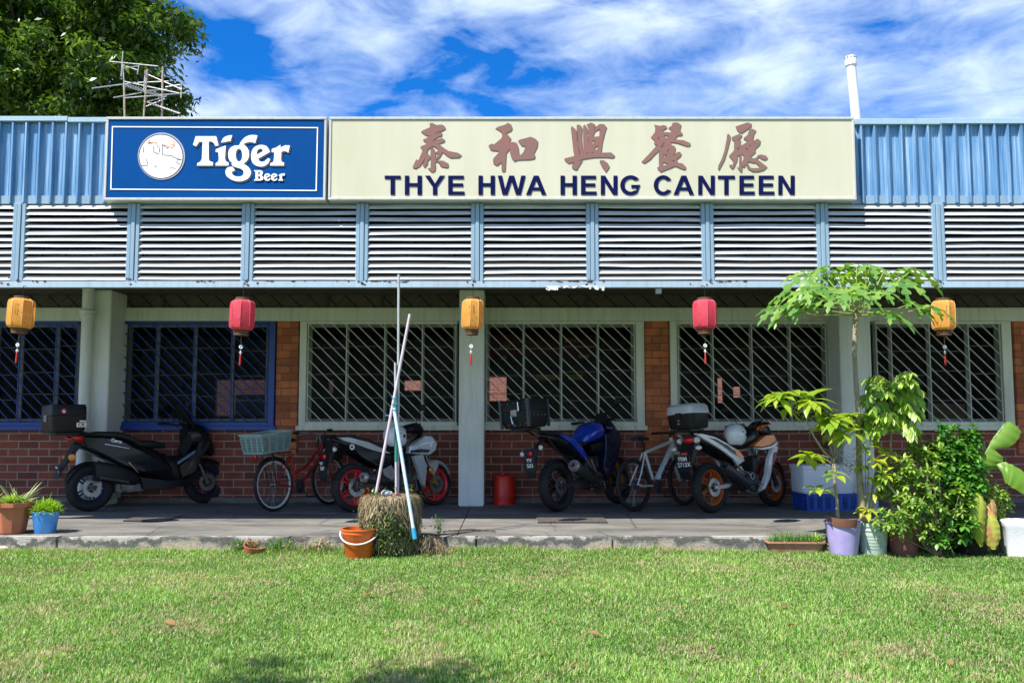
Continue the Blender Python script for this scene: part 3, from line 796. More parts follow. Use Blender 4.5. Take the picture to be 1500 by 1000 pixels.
oran = strokes_px([[(270,260),(330,235),(390,245),(430,240),(450,320),(480,290)], [(310,190),(280,230),(350,265)], [(535,270),(590,320),(640,350),(660,300),(710,340),(750,310),(765,240),(720,190)], [(560,300),(620,290),(640,340)], [(690,260),(740,290)], [(680,690),(780,715)], [(800,560),(870,545)]], 22, 0, 0, 1)
for l in dark: put('emblem_line', [poly_px(l, 195, 190, 12.5, YS)], t1, mat('emblem_grey', (.20, .18, .18)), .005, .002)
for l in oran: put('emblem_line', [poly_px(l, 195, 190, 12.5, YS)], t1, mat('emblem_orange', (.62, .24, .13), (.5, .36, .28), scale=20), .005, .002)

# ---- cream sign: characters traced from the sign
CH = [
 ((600, 175, 12.2), [
  [[(365,75),(400,68),(480,110),(575,98),(625,130),(640,165),(620,185),(560,215),(520,218),(440,262),(540,235),(580,258),(575,298),(500,315),(400,390),(470,370),(580,340),(630,375),(615,405),(515,440),(600,510),(690,570),(860,605),(930,645),(880,685),(740,690),(690,665),(590,590),(530,690),(480,720),(480,742),(600,745),(690,795),(695,850),(670,865),(580,850),(540,820),(565,810),(490,757),(455,765),(465,860),(455,920),(410,945),(385,935),(330,880),(345,868),(380,880),(385,750),(380,680),(322,748),(325,790),(270,865),(245,830),(250,770),(285,685),(190,830),(110,880),(60,865),(70,830),(125,715),(160,740),(235,570),(230,548),(200,500),(205,485),(290,455),(300,415),(250,385),(250,360),(300,345),(360,292),(290,285),(210,230),(225,210),(370,145)],
   [(430,480),(525,548),(465,598),(440,540),(400,512),(382,540),(378,655),(358,672),(350,640),(320,620),(300,630),(325,540),(370,505)], [(465,608),(515,605),(490,680),(463,712)]]]),
 ((710, 175, 12.2), [
  [[(195,165),(240,140),(370,100),(410,68),(470,100),(492,160),(480,200),(380,250),(385,270),(420,290),(470,350),(430,410),(520,412),(570,430),(600,500),(615,635),(650,640),(690,600),(740,490),(660,470),(600,390),(625,370),(820,318),(900,350),(950,400),(940,490),(880,610),(905,670),(885,705),(800,720),(590,728),(530,750),(490,700),(440,530),(420,560),(385,610),(378,740),(368,920),(335,940),(310,920),(305,760),(290,770),(240,815),(205,825),(160,790),(155,710),(260,590),(255,565),(150,560),(105,545),(80,490),(75,470),(130,440),(170,455),(300,345),(315,320),(320,250),(260,200)]]]),
 ((822, 175, 12.2), [
  [[(60,715),(75,700),(240,660),(225,560),(180,150),(190,125),(275,205),(285,400),(325,640),(335,600),(300,350),(283,110),(305,98),(350,120),(375,160),(365,330),(385,560),(400,600),(408,560),(400,330),(400,120),(420,98),(480,185),(505,180),(460,95),(535,65),(600,95),(610,130),(572,215),(610,150),(690,90),(760,90),(815,150),(795,190),(740,400),(715,600),(890,598),(960,655),(930,692),(820,680),(600,680),(400,710),(312,742),(380,740),(310,850),(290,895),(255,905),(200,870),(200,820),(235,765),(130,788),(75,740)],
   [(695,170),(685,310),(562,315),(605,215)], [(610,378),(558,460),(548,390),(565,378)], [(655,465),(655,540),(620,548),(580,520)], [(470,230),(500,265),(495,300),(465,265)], [(485,345),(495,370),(482,400),(475,360)], [(465,590),(480,610),(450,615)], [(553,575),(575,605),(545,600)]],
  [[(700,735),(760,738),(830,790),(865,850),(800,945),(735,850),(695,765)]]]),
 ((935, 175, 12.2), [
  [[(285,100),(390,125),(450,108),(500,125),(510,155),(430,200),(430,232),(590,240),(590,200),(540,155),(600,120),(620,65),(700,62),(765,105),(740,205),(790,265),(775,288),(700,295),(640,365),(810,380),(925,430),(930,470),(880,485),(700,425),(578,408),(590,465),(640,480),(665,520),(650,600),(622,662),(640,650),(700,590),(745,588),(770,630),(745,670),(690,710),(695,775),(790,795),(850,860),(845,895),(800,895),(660,835),(400,940),(350,890),(345,860),(375,850),(375,555),(300,620),(210,720),(110,785),(60,760),(90,735),(200,620),(350,455),(300,455),(290,440),(295,385),(230,325),(305,230),(310,160)],
   [(455,295),(495,285),(545,305),(530,335),(460,330)], [(385,310),(355,362),(335,350)], [(460,410),(475,450),(410,515),(398,505)], [(545,535),(540,580),(515,580),(525,550)], [(445,625),(470,620),(460,650),(535,610),(470,690),(448,685)], [(440,765),(545,800),(435,840)], [(585,755),(655,725),(640,750),(600,758)]]]),
 ((1045, 175, 12.2), [
  [[(400,130),(440,120),(610,62),(680,85),(675,130),(500,250),(450,225),(420,180)]],
  [[(265,260),(300,300),(300,360),(260,520),(200,720),(100,910),(88,890),(95,830),(150,720),(200,580),(245,350),(250,280)]],
  [[(330,325),(460,268),(510,290),(490,330),(430,370),(440,395),(485,375),(490,480),(590,420),(610,385),(545,355),(550,335),(620,280),(645,190),(685,172),(760,205),(745,235),(725,260),(700,395),(790,352),(840,390),(830,450),(745,530),(750,590),(690,640),(650,690),(740,705),(770,690),(805,640),(860,635),(940,655),(970,695),(925,730),(870,715),(812,672),(780,720),(850,770),(960,855),(890,910),(800,935),(700,935),(620,885),(580,800),(550,860),(525,850),(515,800),(510,930),(495,950),(430,860),(435,850),(465,880),(470,640),(430,650),(420,740),(370,860),(340,888),(300,850),(285,820),(320,815),(345,830),(365,760),(285,660),(290,650),(375,560),(380,390),(340,370)],
   [(460,485),(462,530),(425,550),(420,525)], [(495,620),(540,640),(545,710),(510,790),(495,790)], [(605,780),(640,755),(690,775),(760,780),(830,850),(810,875),(720,880),(660,870)], [(670,455),(665,480),(645,495),(640,480)], [(580,505),(620,545),(610,560),(575,520)], [(675,565),(590,632),(640,590)], [(735,405),(725,440),(712,425)]]]),
]
def grow(l, d):
    """outline pushed outward by d (px of the trace) for the darker edge round each stroke"""
    n = len(l); area = sum(l[i][0] * l[(i + 1) % n][1] - l[(i + 1) % n][0] * l[i][1] for i in range(n)); s_ = 1 if area > 0 else -1; out = []
    for i in range(n):
        a = Vector(l[i - 1]); c = Vector(l[(i + 1) % n]); t_ = (c - a)
        if t_.length < 1e-6: out.append(l[i]); continue
        t_.normalize(); out.append((l[i][0] + t_.y * d * s_, l[i][1] - t_.x * d * s_))
    return out
for (ox, oy, sc), parts in CH:
    for lps in parts:
        put('character', [poly_px(l, ox, oy, sc, YS) for l in lps], t2, M_MAUVE, .002, .002)
        if True:
            put('character_edge', [poly_px(grow(lps[0], 6), ox, oy, sc, YS)] + [poly_px(grow(l, -6), ox, oy, sc, YS) for l in lps[1:]], t2, M_MAUVED, .0005, .001)
# capitals
YT, YB_ = 257.4, 285.6; SW, BW = 6.4, 5.0
def rect(x0, x1, y0, y1): return [(x0, y0), (x1, y0), (x1, y1), (x0, y1)]
def arcpts(cx, cy, rx, ry, a0, a1, n=18): return [(cx + rx * math.cos(R(a0 + (a1 - a0) * k / n)), cy + ry * math.sin(R(a0 + (a1 - a0) * k / n))) for k in range(n + 1)]
def glyph(ch, x0, x1):
    t, b_ = YT, YB_; m = (t + b_) / 2; xm = (x0 + x1) / 2; w = x1 - x0
    if ch == 'T': return [[(x0, t), (x1, t), (x1, t + BW), (xm + SW / 2, t + BW), (xm + SW / 2, b_), (xm - SW / 2, b_), (xm - SW / 2, t + BW), (x0, t + BW)]]
    if ch == 'H': return [[(x0, t), (x0 + SW, t), (x0 + SW, m - 3.2), (x1 - SW, m - 3.2), (x1 - SW, t), (x1, t), (x1, b_), (x1 - SW, b_), (x1 - SW, m + 1.8), (x0 + SW, m + 1.8), (x0 + SW, b_), (x0, b_)]]
    if ch == 'E': return [[(x0, t), (x1 - 1, t), (x1 - 1, t + BW), (x0 + SW, t + BW), (x0 + SW, m - 2.8), (x1 - 2, m - 2.8), (x1 - 2, m + 2.0), (x0 + SW, m + 2.0), (x0 + SW, b_ - BW), (x1, b_ - BW), (x1, b_), (x0, b_)]]
    if ch == 'Y': return [[(x0, t), (x0 + 7.6, t), (xm, m - 2.5), (x1 - 7.6, t), (x1, t), (xm + SW / 2, m + 2.5), (xm + SW / 2, b_), (xm - SW / 2, b_), (xm - SW / 2, m + 2.5)]]
    if ch == 'N': return [[(x0, t), (x0 + SW, t), (x1 - SW + .4, b_ - 9), (x1 - SW + .4, t), (x1, t), (x1, b_), (x1 - SW, b_), (x0 + SW - .4, t + 9.5), (x0 + SW - .4, b_), (x0, b_)]]
    if ch == 'A': return [[(xm - 3.6, t), (xm + 3.6, t), (x1, b_), (x1 - 7, b_), (x1 - 9.3, b_ - 6.6), (x0 + 9.3, b_ - 6.6), (x0 + 7, b_), (x0, b_)], [(xm, t + 7.2), (xm + 4.0, b_ - 11), (xm - 4.0, b_ - 11)]]
    if ch == 'W':
        q = w / 4
        return [[(x0, t), (x0 + 6.6, t), (x0 + q + .6, b_ - 8.5), (xm - 3.6, t), (xm + 3.6, t), (x1 - q - .6, b_ - 8.5), (x1 - 6.6, t), (x1, t), (x1 - q + 3.2, b_), (x1 - q - 4.0, b_), (xm, t + 8.5), (x0 + q + 4.0, b_), (x0 + q - 3.2, b_)]]
    rx, ry = w / 2 + .5, (b_ - t) / 2 + .5; cx = x0 + rx
    if ch == 'C': return [arcpts(cx, m, rx, ry, -32, -328, 30) + arcpts(cx, m, rx - SW, ry - BW - .2, -320, -40, 30)]
    if ch == 'G':
        return [arcpts(cx, m, rx, ry, -36, -312, 30) + [(x1, m - .6), (xm + 1.5, m - .6), (xm + 1.5, m + 4.1), (x1 - 6, m + 4.1), (x1 - 6, m + 7.3)] + arcpts(cx, m, rx - SW, ry - BW - .2, -305, -46, 26)]
CAPS = [('T', 563.5, 587), ('H', 593, 618), ('Y', 622.5, 652), ('E', 656.5, 680.5), ('H', 700.8, 725), ('W', 729, 770), ('A', 770.5, 800.5), ('H', 821, 845), ('E', 851, 874), ('N', 880, 904.5), ('G', 908.5, 938),
        ('C', 957.5, 984.5), ('A', 986.5, 1016.8), ('N', 1022.7, 1047), ('T', 1051.5, 1076.5), ('E', 1083, 1105.5), ('E', 1111.3, 1134.3), ('N', 1140, 1164)]
for ch, a, c in CAPS:
    put('capital_letter', [poly_px(l, 0, 0, 1, YS) for l in glyph(ch, a, c)], t2, M_NAVY, .002, .002)

# ================================================================ vent pipe, aerials
a = P(1254.5, 176, YL + .9); c = P(1246, 88, YL + .9)
vp = thing('vent_pipe', 'white vent pipe with slotted cap leaning above the parapet', 'pipe', (a.x, a.y, a.z - .25))
d = Vector((c.x - a.x, 0, c.z - a.z)); L0 = d.length; d.normalize()
b = MB(); o = Vector((0, 0, .25)) - d * .3
b.tube([o, o + d * (L0 + .3)], .055, 20)
b.build('pipe', mat('white_pvc', (.82, .81, .76), (.62, .61, .55), scale=4, rough=.4, stretch=(4, 4, .6)), vp)
b = MB(); e = o + d * (L0 + .3)
b.lathe([(.056, -.07), (.068, -.068), (.068, .0), (.060, .02), (.062, .022), (.058, .04), (.03, .052), (0, .055)], e, d, 20)
b.build('pipe_cap', MATS['white_pvc'], vp)
for k in range(10):
    b = MB(); an = 2 * PI * k / 10; q = e + Vector((math.cos(an) * .0605, math.sin(an) * .0605, .018)); b.box(q, (.012, .012, .018), (0, 0, an))
    b.build('vent_slot', M_BLACK, vp, smooth=0)
M_ALU = mat('weathered_aluminium', (.68, .66, .62), (.34, .30, .27), scale=14, rough=.45, metal=.5)
M_RUSTP = mat('rusty_mast', (.34, .18, .12), (.50, .45, .42), scale=9, rough=.8)
YA = 11.6
def A(x, y, dy=0.0): return P(120 + x / 8.824, 70 + y / 8.824, YA + dy)
def aerial(label, base, top, lines, r=.007):
    b0 = A(base[0], 925); t_ = thing('tv_aerial', label, 'aerial', b0, group='old television aerials on the roof')
    loc = Vector(b0)
    mt = MB(); mt.tube([A(base[0], 925) - loc - Vector((0, 0, .5)), A(*top) - loc], .013, 8); mt.build('mast', M_RUSTP, t_)
    for i, (p, q) in enumerate(lines):
        e = MB(); e.tube([A(*p) - loc, A(*q) - loc], r, 6); e.build('boom' if i == 0 else 'rod', M_ALU, t_)
    return t_, loc
aerial('old aerial with one long crossing boom, on the tallest mast behind the blue sign', (580, 900), (545, 500), [((360, 178, .3), (985, 240, -.3)), ((530, 45), (508, 370)), ((735, 235, .1), (715, 345, .1)), ((530, 225, .2), (720, 290, -.1)), ((520, 268, -.2), (740, 235, .2)), ((545, 500), (530, 230))])
ta, la = aerial('old rusty aerial with a comb of short rods on the middle mast of three', (775, 900), (845, 285), [((540, 435, .3), (1260, 590, -.4)), ((130, 525, -.3), (690, 450, .2)), ((690, 455, .2), (1120, 435, .3)), ((410, 645, -.3), (770, 580)), ((530, 652, -.2), (1345, 585, .2)), ((800, 555), (1100, 540, .2)), ((820, 290), (800, 560))], .008)
for k in range(16):
    f = k / 15; x, y = 545 + f * 490, 480 + f * 150
    e = MB(); e.tube([A(x - 20, y + 14, -.12) - la, A(x + 60, y - 12, .12) - la], .005, 4); e.build('rod', M_ALU, ta)
tb, lb = aerial('old aerial with small comb boom, on rusty mast nearest the blue sign edge', (1040, 900), (1045, 250), [((860, 350, .2), (1290, 540, -.2)), ((1285, 425), (1280, 650)), ((850, 705, .1), (1265, 850, -.3)), ((840, 700, -.1), (1090, 630, .2)), ((830, 760), (1070, 662, .1)), ((1080, 510), (1270, 480))])
for k in range(14):
    f = k / 13; x, y = 880 + f * 370, 715 + f * 130
    e = MB(); e.tube([A(x - 14, y + 10, -.08) - lb, A(x + 26, y - 8, .08) - lb], .005, 4); e.build('rod', M_ALU, tb)
# ================================================================ vehicles
M_TYRE = mat('tyre_rubber', (.014, .014, .016), (.03, .03, .03), scale=20, spec=.25, rough=.75, bump=.2, bscale=90)
M_CHROME = mat('chrome', (.62, .62, .62), rough=.18, metal=1.0)
M_STEEL = mat('dull_steel', (.32, .32, .33), (.2, .2, .2), scale=20, rough=.35, metal=.9)
M_ENGINE = mat('engine_metal', (.05, .05, .053), (.10, .10, .10), scale=18, rough=.45, metal=.6)
M_GLOSSB = mat('gloss_black_paint', (.008, .009, .011), rough=.25, coat=.15, spec=.3)
M_MATTB = mat('matt_black_paint', (.011, .012, .015), rough=.45, spec=.3)
M_SEAT = mat('seat_vinyl', (.014, .014, .015), rough=.6, bump=.15, bscale=200)
M_SILV = mat('silver_paint', (.52, .54, .55), (.44, .46, .47), rough=.3, metal=.35, coat=.5)
M_WPAINT = mat('white_paint', (.84, .86, .86), (.66, .68, .68), rough=.3, coat=.4)
M_ORANGE = mat('orange_paint', (.95, .26, .015), (.85, .22, .012), rough=.3, coat=.4)
M_ORRIM = mat('orange_rim', (.50, .10, .015), rough=.35)
M_REDRIM = mat('red_rim', (.85, .018, .022), rough=.35)
M_BLUEM = mat('metallic_blue', (.006, .06, .60), (.006, .04, .45), rough=.16, metal=.1, coat=1.0)
M_DBLUE = mat('dark_blue_rim', (.010, .014, .06), rough=.4)
M_REDL = mat('red_lens', (.55, .008, .012), rough=.15, coat=.5)
M_AMBER = mat('amber_lens', (.75, .24, .01), rough=.15, coat=.5)
M_CLEAR = mat('clear_lens', (.70, .70, .66), rough=.12, coat=.5)
M_PLATE = mat('plate_black', (.012, .014, .016), rough=.35)
M_GOLD = mat('gold_fork', (.50, .28, .03), rough=.3, metal=.6)

def wheel(root, x, Rr, tw, rimm, nsp=10, disc=True, y=0.0, name='wheel', rim_d=.445, rimw=None):
    hub = MB(); hub.lathe([(0, -.07), (.035, -.07), (.045, -.05), (.05, 0), (.045, .05), (.035, .07), (0, .07)], (x, y, Rr), (0, 1, 0), 16)
    h = hub.build(name, M_ENGINE, root)
    rr = rim_d / 2; w = tw / 2; dr = Rr - rr
    t = MB(); prof = []
    for k in range(15):
        a = -PI / 2 - .35 + (PI + .7) * k / 14
        prof.append((rr + dr * .42 + math.cos(a) * dr * .58, w * math.sin(a) * 1.0))
    prof = [(rr - .004, -w * .62)] + prof + [(rr - .004, w * .62)]
    t.lathe(prof, (x, y, Rr), (0, 1, 0), 48)
    t.build('tyre', M_TYRE, h)
    m = MB(); iw = (rimw or tw * .62) / 2
    m.lathe([(rr + .010, -iw), (rr - .004, -iw - .003), (rr - .018, -iw + .008), (rr - .028, -iw * .4), (rr - .028, iw * .4), (rr - .018, iw - .008), (rr - .004, iw + .003), (rr + .010, iw)], (x, y, Rr), (0, 1, 0), 48)
    for k in range(nsp):
        a = 2 * PI * k / nsp + .2; a2 = a + (.16 if k % 2 else -.16)
        p0 = Vector((x + math.cos(a) * .03, y, Rr + math.sin(a) * .03)); p1 = Vector((x + math.cos(a2) * (rr - .02), y, Rr + math.sin(a2) * (rr - .02)))
        m.tube([p0, p0.lerp(p1, .5), p1], [.016, .010, .013], 6)
    m.build('rim', rimm, h)
    if disc:
        d = MB(); d.lathe([(.062, -.002), (.115, -.002), (.115, .002), (.062, .002), (.062, -.002)], (x, y - .075, Rr), (0, 1, 0), 32)
        for k in range(5):
            a = 2 * PI * k / 5; d.tube([(x + math.cos(a) * .03, y - .072, Rr + math.sin(a) * .03), (x + math.cos(a) * .07, y - .075, Rr + math.sin(a) * .07)], .006, 5)
        d.build('brake_disc', M_STEEL, h)
    return h
def arc_shell(mb, cx, cz, r, w, a0, a1, th=.006, n=16, drop=.03, y=0.0):
    """mudguard: curved strip with turned-down sides"""
    rings = []
    for i in range(n + 1):
        a = R(a0 + (a1 - a0) * i / n); rg = []
        k = math.sin(PI * min(1, max(0, i / n))) ** .35 if 0 < i < n else .45
        for (yy, dr) in ((-w, -drop), (-w * .8, -.008), (-w * .35, 0), (w * .35, 0), (w * .8, -.008), (w, -drop)):
            rg.append((cx + math.cos(a) * (r + dr), y + yy * k, cz + math.sin(a) * (r + dr)))
        for (yy, dr) in ((w * .97, -drop), (w * .75, -.014), (0, -th), (-w * .75, -.014), (-w * .97, -drop)):
            rg.append((cx + math.cos(a) * (r + dr), y + yy * k, cz + math.sin(a) * (r + dr)))
        rings.append(rg)
    mb.loft(rings)
def muffler(root, p0, p1, r0, r1, shell=M_ENGINE, tip=M_CHROME, flat=1.0):
    p0 = Vector(p0); p1 = Vector(p1); d = (p1 - p0); L = d.length; d.normalize()   # p0 = rear tip
    m = MB(); m.lathe([(r0 * .35, -.004), (r0 * .42, -.004), (r0 * .9, .012), (r0, .03), (r0, L * .45), (r1, L * .8), (r1 * .55, L), (0, L)], p0, d, 20)
    e = m.build('exhaust', shell, root)
    t = MB(); t.lathe([(r0 * .40, .05), (r0 * .42, -.012), (r0 * .95, -.010), (r0 * 1.03, .012), (r0 * 1.03, .035), (r0 * 1.005, .04)], p0, d, 20)
    t.build('exhaust_tip', tip, e)
    h = MB(); h.lathe([(0, .02), (r0 * .42, .02)], p0, d, 16); h.build('exhaust_bore', M_BLACK, e)
    s = MB(); s.tube([p1 - d * .03, p1 + d * .05, p1 + Vector((.12, .06, -.05)), p1 + Vector((.3, .10, -.07)), p1 + Vector((.42, .10, .05))], .018, 8)
    s.build('header_pipe', M_STEEL, e)
    return e
def plate(root, c, w, h, tilt, s1, s2, holder=True, size=.062):
    """number plate facing backward (-x), c centre"""
    M_ = Matrix.Translation(c) @ Matrix.Rotation(tilt, 4, 'Y')
    b = MB(M_); b.b2(-.004, .004, -w / 2, w / 2, -h / 2, h / 2)
    pl = b.build('number_plate', M_PLATE, root, smooth=0, bevel=.003)
    F = M_ @ facing((-.0055, 0, 0), (0, -1, 0), (0, 0, 1))
    text('plate_lettering', s1, size, M_WPAINT, F @ Matrix.Translation((0, h * .22, 0)), pl, .0012, .002)
    text('plate_lettering', s2, size, M_WPAINT, F @ Matrix.Translation((0, -h * .22, 0)), pl, .0012, .002)
    return pl
def lamp(root, c, r, m, name='indicator', ax=(-1, 0, 0), L=.04):
    b = MB(); d = Vector(ax).normalized(); c = Vector(c)
    b.lathe([(0, .012), (r * .6, .010), (r, 0), (r * .9, -.02), (r * .4, -L), (0, -L)], c, d, 14)
    l = b.build(name, m, root)
    return l
def bars(root, c, half=.34, rise=.03, back=.12, mirrors=True, grips=M_BLACK):
    """handlebar, grips, levers, mirrors; c = clamp point"""
    c = Vector(c); b = MB()
    b.tube([c + Vector((-back, -half, rise)), c + Vector((-back * .5, -half * .55, rise)), c + Vector((0, -.06, 0)), c + Vector((0, .06, 0)), c + Vector((-back * .5, half * .55, rise)), c + Vector((-back, half, rise))], .012, 8)
    h = b.build('handlebar', M_BLACK, root)
    for s in (-1, 1):
        g_ = MB(); g_.tube([c + Vector((-back, s * half, rise)), c + Vector((-back * .62, s * (half - .13), rise))], .019, 10); g_.build('grip', grips, h)
        l = MB(); l.tube([c + Vector((-back * .55, s * (half - .15), rise - .005)), c + Vector((-back * .45, s * (half - .06), rise - .012)), c + Vector((-back * .75 + .03, s * (half + .0), rise - .02))], .006, 6); l.build('brake_lever', M_STEEL, h)
        if mirrors:
            m = MB(); m.tube([c + Vector((-back * .45, s * (half - .16), rise)), c + Vector((-back * .3, s * (half - .1), rise + .14)), c + Vector((-back * .45, s * (half - .0), rise + .20))], .005, 6)
            mi = m.build('mirror', M_BLACK, h)
            q = MB(); q.ell(c + Vector((-back * .45, s * (half + .03), rise + .225)), (.012, .065, .042), 16, 10); q.build('mirror_head', M_BLACK, mi)
    return h
def forks(root, top, axle, half=.085, r=.021, m=M_STEEL, lower=M_ENGINE):
    top = Vector(top); axle = Vector(axle)
    for s in (-1, 1):
        b = MB(); o = Vector((0, s * half, 0)); mid = top.lerp(axle, .5)
        b.tube([top + o, mid + o], r, 10)
        f = b.build('fork', m, root)
        b = MB(); b.tube([mid + o, axle + o], [r * 1.35, r * 1.2], 10); b.box(axle + o, (.05, .03, .05)); b.build('fork_slider', lower, f)
def engine(root, x=.62, z=.36, s=1.0):
    b = MB(); b.box((x, 0, z), (.30 * s, .22, .24 * s), (0, .15, 0)); b.lathe([(0, -.155), (.085, -.155), (.10, -.14), (.10, .12), (.08, .14), (0, .14)], (x - .02, 0, z - .02), (0, 1, 0), 24)
    b.lathe([(0, -.14), (.06, -.14), (.07, -.12), (.07, .1), (0, .1)], (x + .12, 0, z + .02), (0, 1, 0), 20)
    e = b.build('engine', M_ENGINE, root, bevel=.01)
    for k in range(7):
        f = MB(); f.box((x + .14 + k * .012, 0, z + .13 + k * .026), (.17, .20, .008), (0, -.4, 0)); f.build('cooling_fin', M_ENGINE, e, smooth=0)
    c = MB(); c.tube([(x + .05, -.17, z - .03), (x - .14, -.185, z - .09)], .007, 6); c.box((x + .07, -.2, z - .05), (.10, .07, .014)); c.build('footpeg', M_STEEL, e, smooth=0)
    return e
def swing(root, Rr, px=.48, pz=.40, half=.11, m=M_ENGINE):
    b = MB()
    for s in (-1, 1): b.loft([[(0 - .05, s * half - .012, Rr - .02), (-.05, s * half + .012, Rr - .02), (-.05, s * half + .012, Rr + .02), (-.05, s * half - .012, Rr + .02)],
                              [(.2, s * half - .015, Rr - .02), (.2, s * half + .015, Rr - .02), (.2, s * half + .015, Rr + .03), (.2, s * half - .015, Rr + .03)],
                              [(px, s * half * .8 - .012, pz - .03), (px, s * half * .8 + .012, pz - .03), (px, s * half * .8 + .012, pz + .03), (px, s * half * .8 - .012, pz + .03)]])
    b.box((.26, 0, Rr + .025), (.06, half * 2, .04))
    b.build('swingarm', m, root, bevel=.004)
    b = MB()
    o0, o1 = Vector((.26, 0, Rr + .07)), Vector((.42, 0, .66))
    pts = []
    for k in range(81):
        f = k / 80; c = o0.lerp(o1, f); a = f * 2 * PI * 8; pts.append(c + Vector((math.cos(a) * .028, math.sin(a) * .03, 0)))
    b.tube(pts, .005, 5); b.build('rear_shock', M_CHROME, root)
def sidestand(root, x=.55):
    b = MB(); b.tube([(x, .12, .22), (x - .03, .22, .06), (x - .02, .25, -.035)], .011, 6); b.box((x - .02, .25, -.028), (.06, .03, .008)); b.build('side_stand', M_STEEL, root)
def body_loft(name, secs, m, root, p=2.8, n=20, bevel=0):
    b = MB(); b.loft([ring(x, z, hw, hh, n, p, 0, tl if len(s_) > 4 else 0) for s_ in secs for (x, z, hw, hh, *tt) in [s_] for tl in [tt[0] if tt else 0]])
    return b.build(name, m, root, smooth=50)
def panel(name, pts, y0, y1, m, root, inset=.010, both=True):
    o = None
    for s in ((-1, 1) if both else (-1,)):
        b = MB(); b.plate(pts, s * y0, s * y1, inset); o = b.build(name, m, root, smooth=35)
    return o
def topbox(root, c, d, lidm, bodym, flare=.93, style='round', tilt=0.0):
    """hard luggage box; c = bottom centre, d = (length x, width y, height z)"""
    M_ = Matrix.Translation(c) @ Matrix.Rotation(tilt, 4, 'Y'); lx, ly, hz = d[0] / 2, d[1] / 2, d[2]
    pp = 6 if style == 'round' else 9
    b = MB(M_); split = .60 * hz
    b.loft([ringh(0, 0, 0, lx * .86, ly * .86, 32, pp), ringh(0, 0, .02, lx * .92, ly * .92, 32, pp), ringh(0, 0, split - .008, lx, ly, 32, pp)])
    bx = b.build('top_box', bodym, root, smooth=35)
    b = MB(M_)
    if style == 'round': b.loft([ringh(0, 0, split, lx * 1.01, ly * 1.01, 32, pp), ringh(0, 0, split + .02, lx * 1.02, ly * 1.02, 32, pp), ringh(0, 0, hz * .90, lx * .97, ly * .97, 32, pp), ringh(.0, 0, hz, lx * .80, ly * .84, 32, pp)])
    else: b.loft([ringh(0, 0, split, lx * 1.0, ly * 1.0, 32, pp), ringh(0, 0, hz - .03, lx * .985, ly * .985, 32, pp), ringh(0, 0, hz, lx * .93, ly * .94, 32, pp)])
    b.build('box_lid', lidm, bx, smooth=35)
    b = MB(M_); b.b2(-lx - .012, -lx + .02, -.05, .05, split - .07, split + .012); b.build('box_latch', M_STEEL if style != 'round' else M_BLACK, bx, smooth=0, bevel=.006)
    b = MB(M_); b.box((0, 0, -.02), (lx * 1.3, ly * 1.2, .025)); b.tube([(lx * .6, -.09, -.03), (lx * 1.5, -.10, -.09), (lx * 2.3, -.10, -.13)], .012, 6); b.tube([(lx * .6, .09, -.03), (lx * 1.5, .10, -.09), (lx * 2.3, .10, -.13)], .012, 6)
    b.build('luggage_rack', M_BLACK, bx)
    return bx, M_
def place(pr, pf_x, WB):
    """rear contact at photo pixel pr; front contact at column pf_x, WB away and farther off"""
    r = G(*pr); best = None
    for k in range(0, 900):
        h = R(k * .1); f = Vector((r.x + math.cos(h) * WB, r.y + math.sin(h) * WB, 0))
        px = 750 + f.x / f.y * FPX * math.cos(PITCH)      # small-angle column
        e = abs(px - pf_x)
        if best is None or e < best[0]: best = (e, h)
    return r, best[1]

# ---------------- silver underbone with red rims
WB = 1.27; loc, hd = place((519, 750), 638, WB)
m1 = thing('motorcycle', 'silver and black motorcycle with bright red rims, parked behind the grassy stump planter', 'motorcycle', loc, (-.11, 0, hd), 'motorcycles and scooter parked along the wall')
wheel(m1, 0, .305, .125, M_REDRIM); wheel(m1, WB, .285, .095, M_REDRIM)
swing(m1, .305); engine(m1, .66, .34, .9); sidestand(m1)
forks(m1, (1.02, 0, .86), (WB, 0, .285), .08, .018, M_STEEL, M_STEEL)
body_loft('tail_body', [(-.30, .905, .035, .02), (-.2, .885, .075, .045), (0, .82, .115, .08), (.25, .74, .13, .12), (.45, .66, .12, .12), (.62, .60, .10, .08)], M_GLOSSB, m1)
body_loft('seat', [(-.16, .945, .06, .014), (0, .925, .11, .03), (.2, .87, .125, .04), (.34, .815, .13, .04), (.5, .79, .125, .045), (.68, .79, .09, .04), (.78, .80, .06, .025)], M_SEAT, m1)
panel('tail_panel', [(-.27, .925), (-.12, .925), (.18, .855), (.42, .755), (.52, .70), (.40, .71), (.16, .775), (-.02, .835), (-.2, .885)], .10, .138, M_SILV, m1)
panel('side_cover', [(-.12, .84), (.2, .77), (.5, .68), (.62, .60), (.5, .50), (.3, .55), (.05, .68)], .08, .128, M_GLOSSB, m1)
body_loft('frame_cover', [(.55, .62, .09, .10), (.7, .60, .10, .13), (.85, .64, .10, .14), (1.0, .76, .09, .14), (1.08, .86, .07, .10)], M_GLOSSB, m1)
panel('leg_shield', [(.83, .66), (1.0, .68), (1.05, .50), (1.0, .25), (.96, .28), (.90, .48)], .12, .175, M_SILV, m1)
panel('front_cowl', [(.80, .79), (1.06, .93), (1.18, .92), (1.27, .82), (1.23, .72), (1.12, .66), (.98, .67), (.78, .70)], .075, .165, M_SILV, m1, .02)
panel('cowl_stripe', [(.88, .775), (1.08, .845), (1.20, .85), (1.14, .77), (1.12, .775), (1.13, .815), (1.06, .815), (.9, .762)], .160, .1695, M_WPAINT, m1, .002)
panel('cowl_vent', [(.80, .735), (.98, .75), (1.12, .735), (1.1, .70), (.95, .70), (.80, .71)], .160, .1685, M_GLOSSB, m1, .002)
body_loft('nose', [(1.06, .83, .14, .10), (1.2, .80, .13, .09), (1.29, .77, .09, .06), (1.32, .76, .05, .03)], M_SILV, m1)
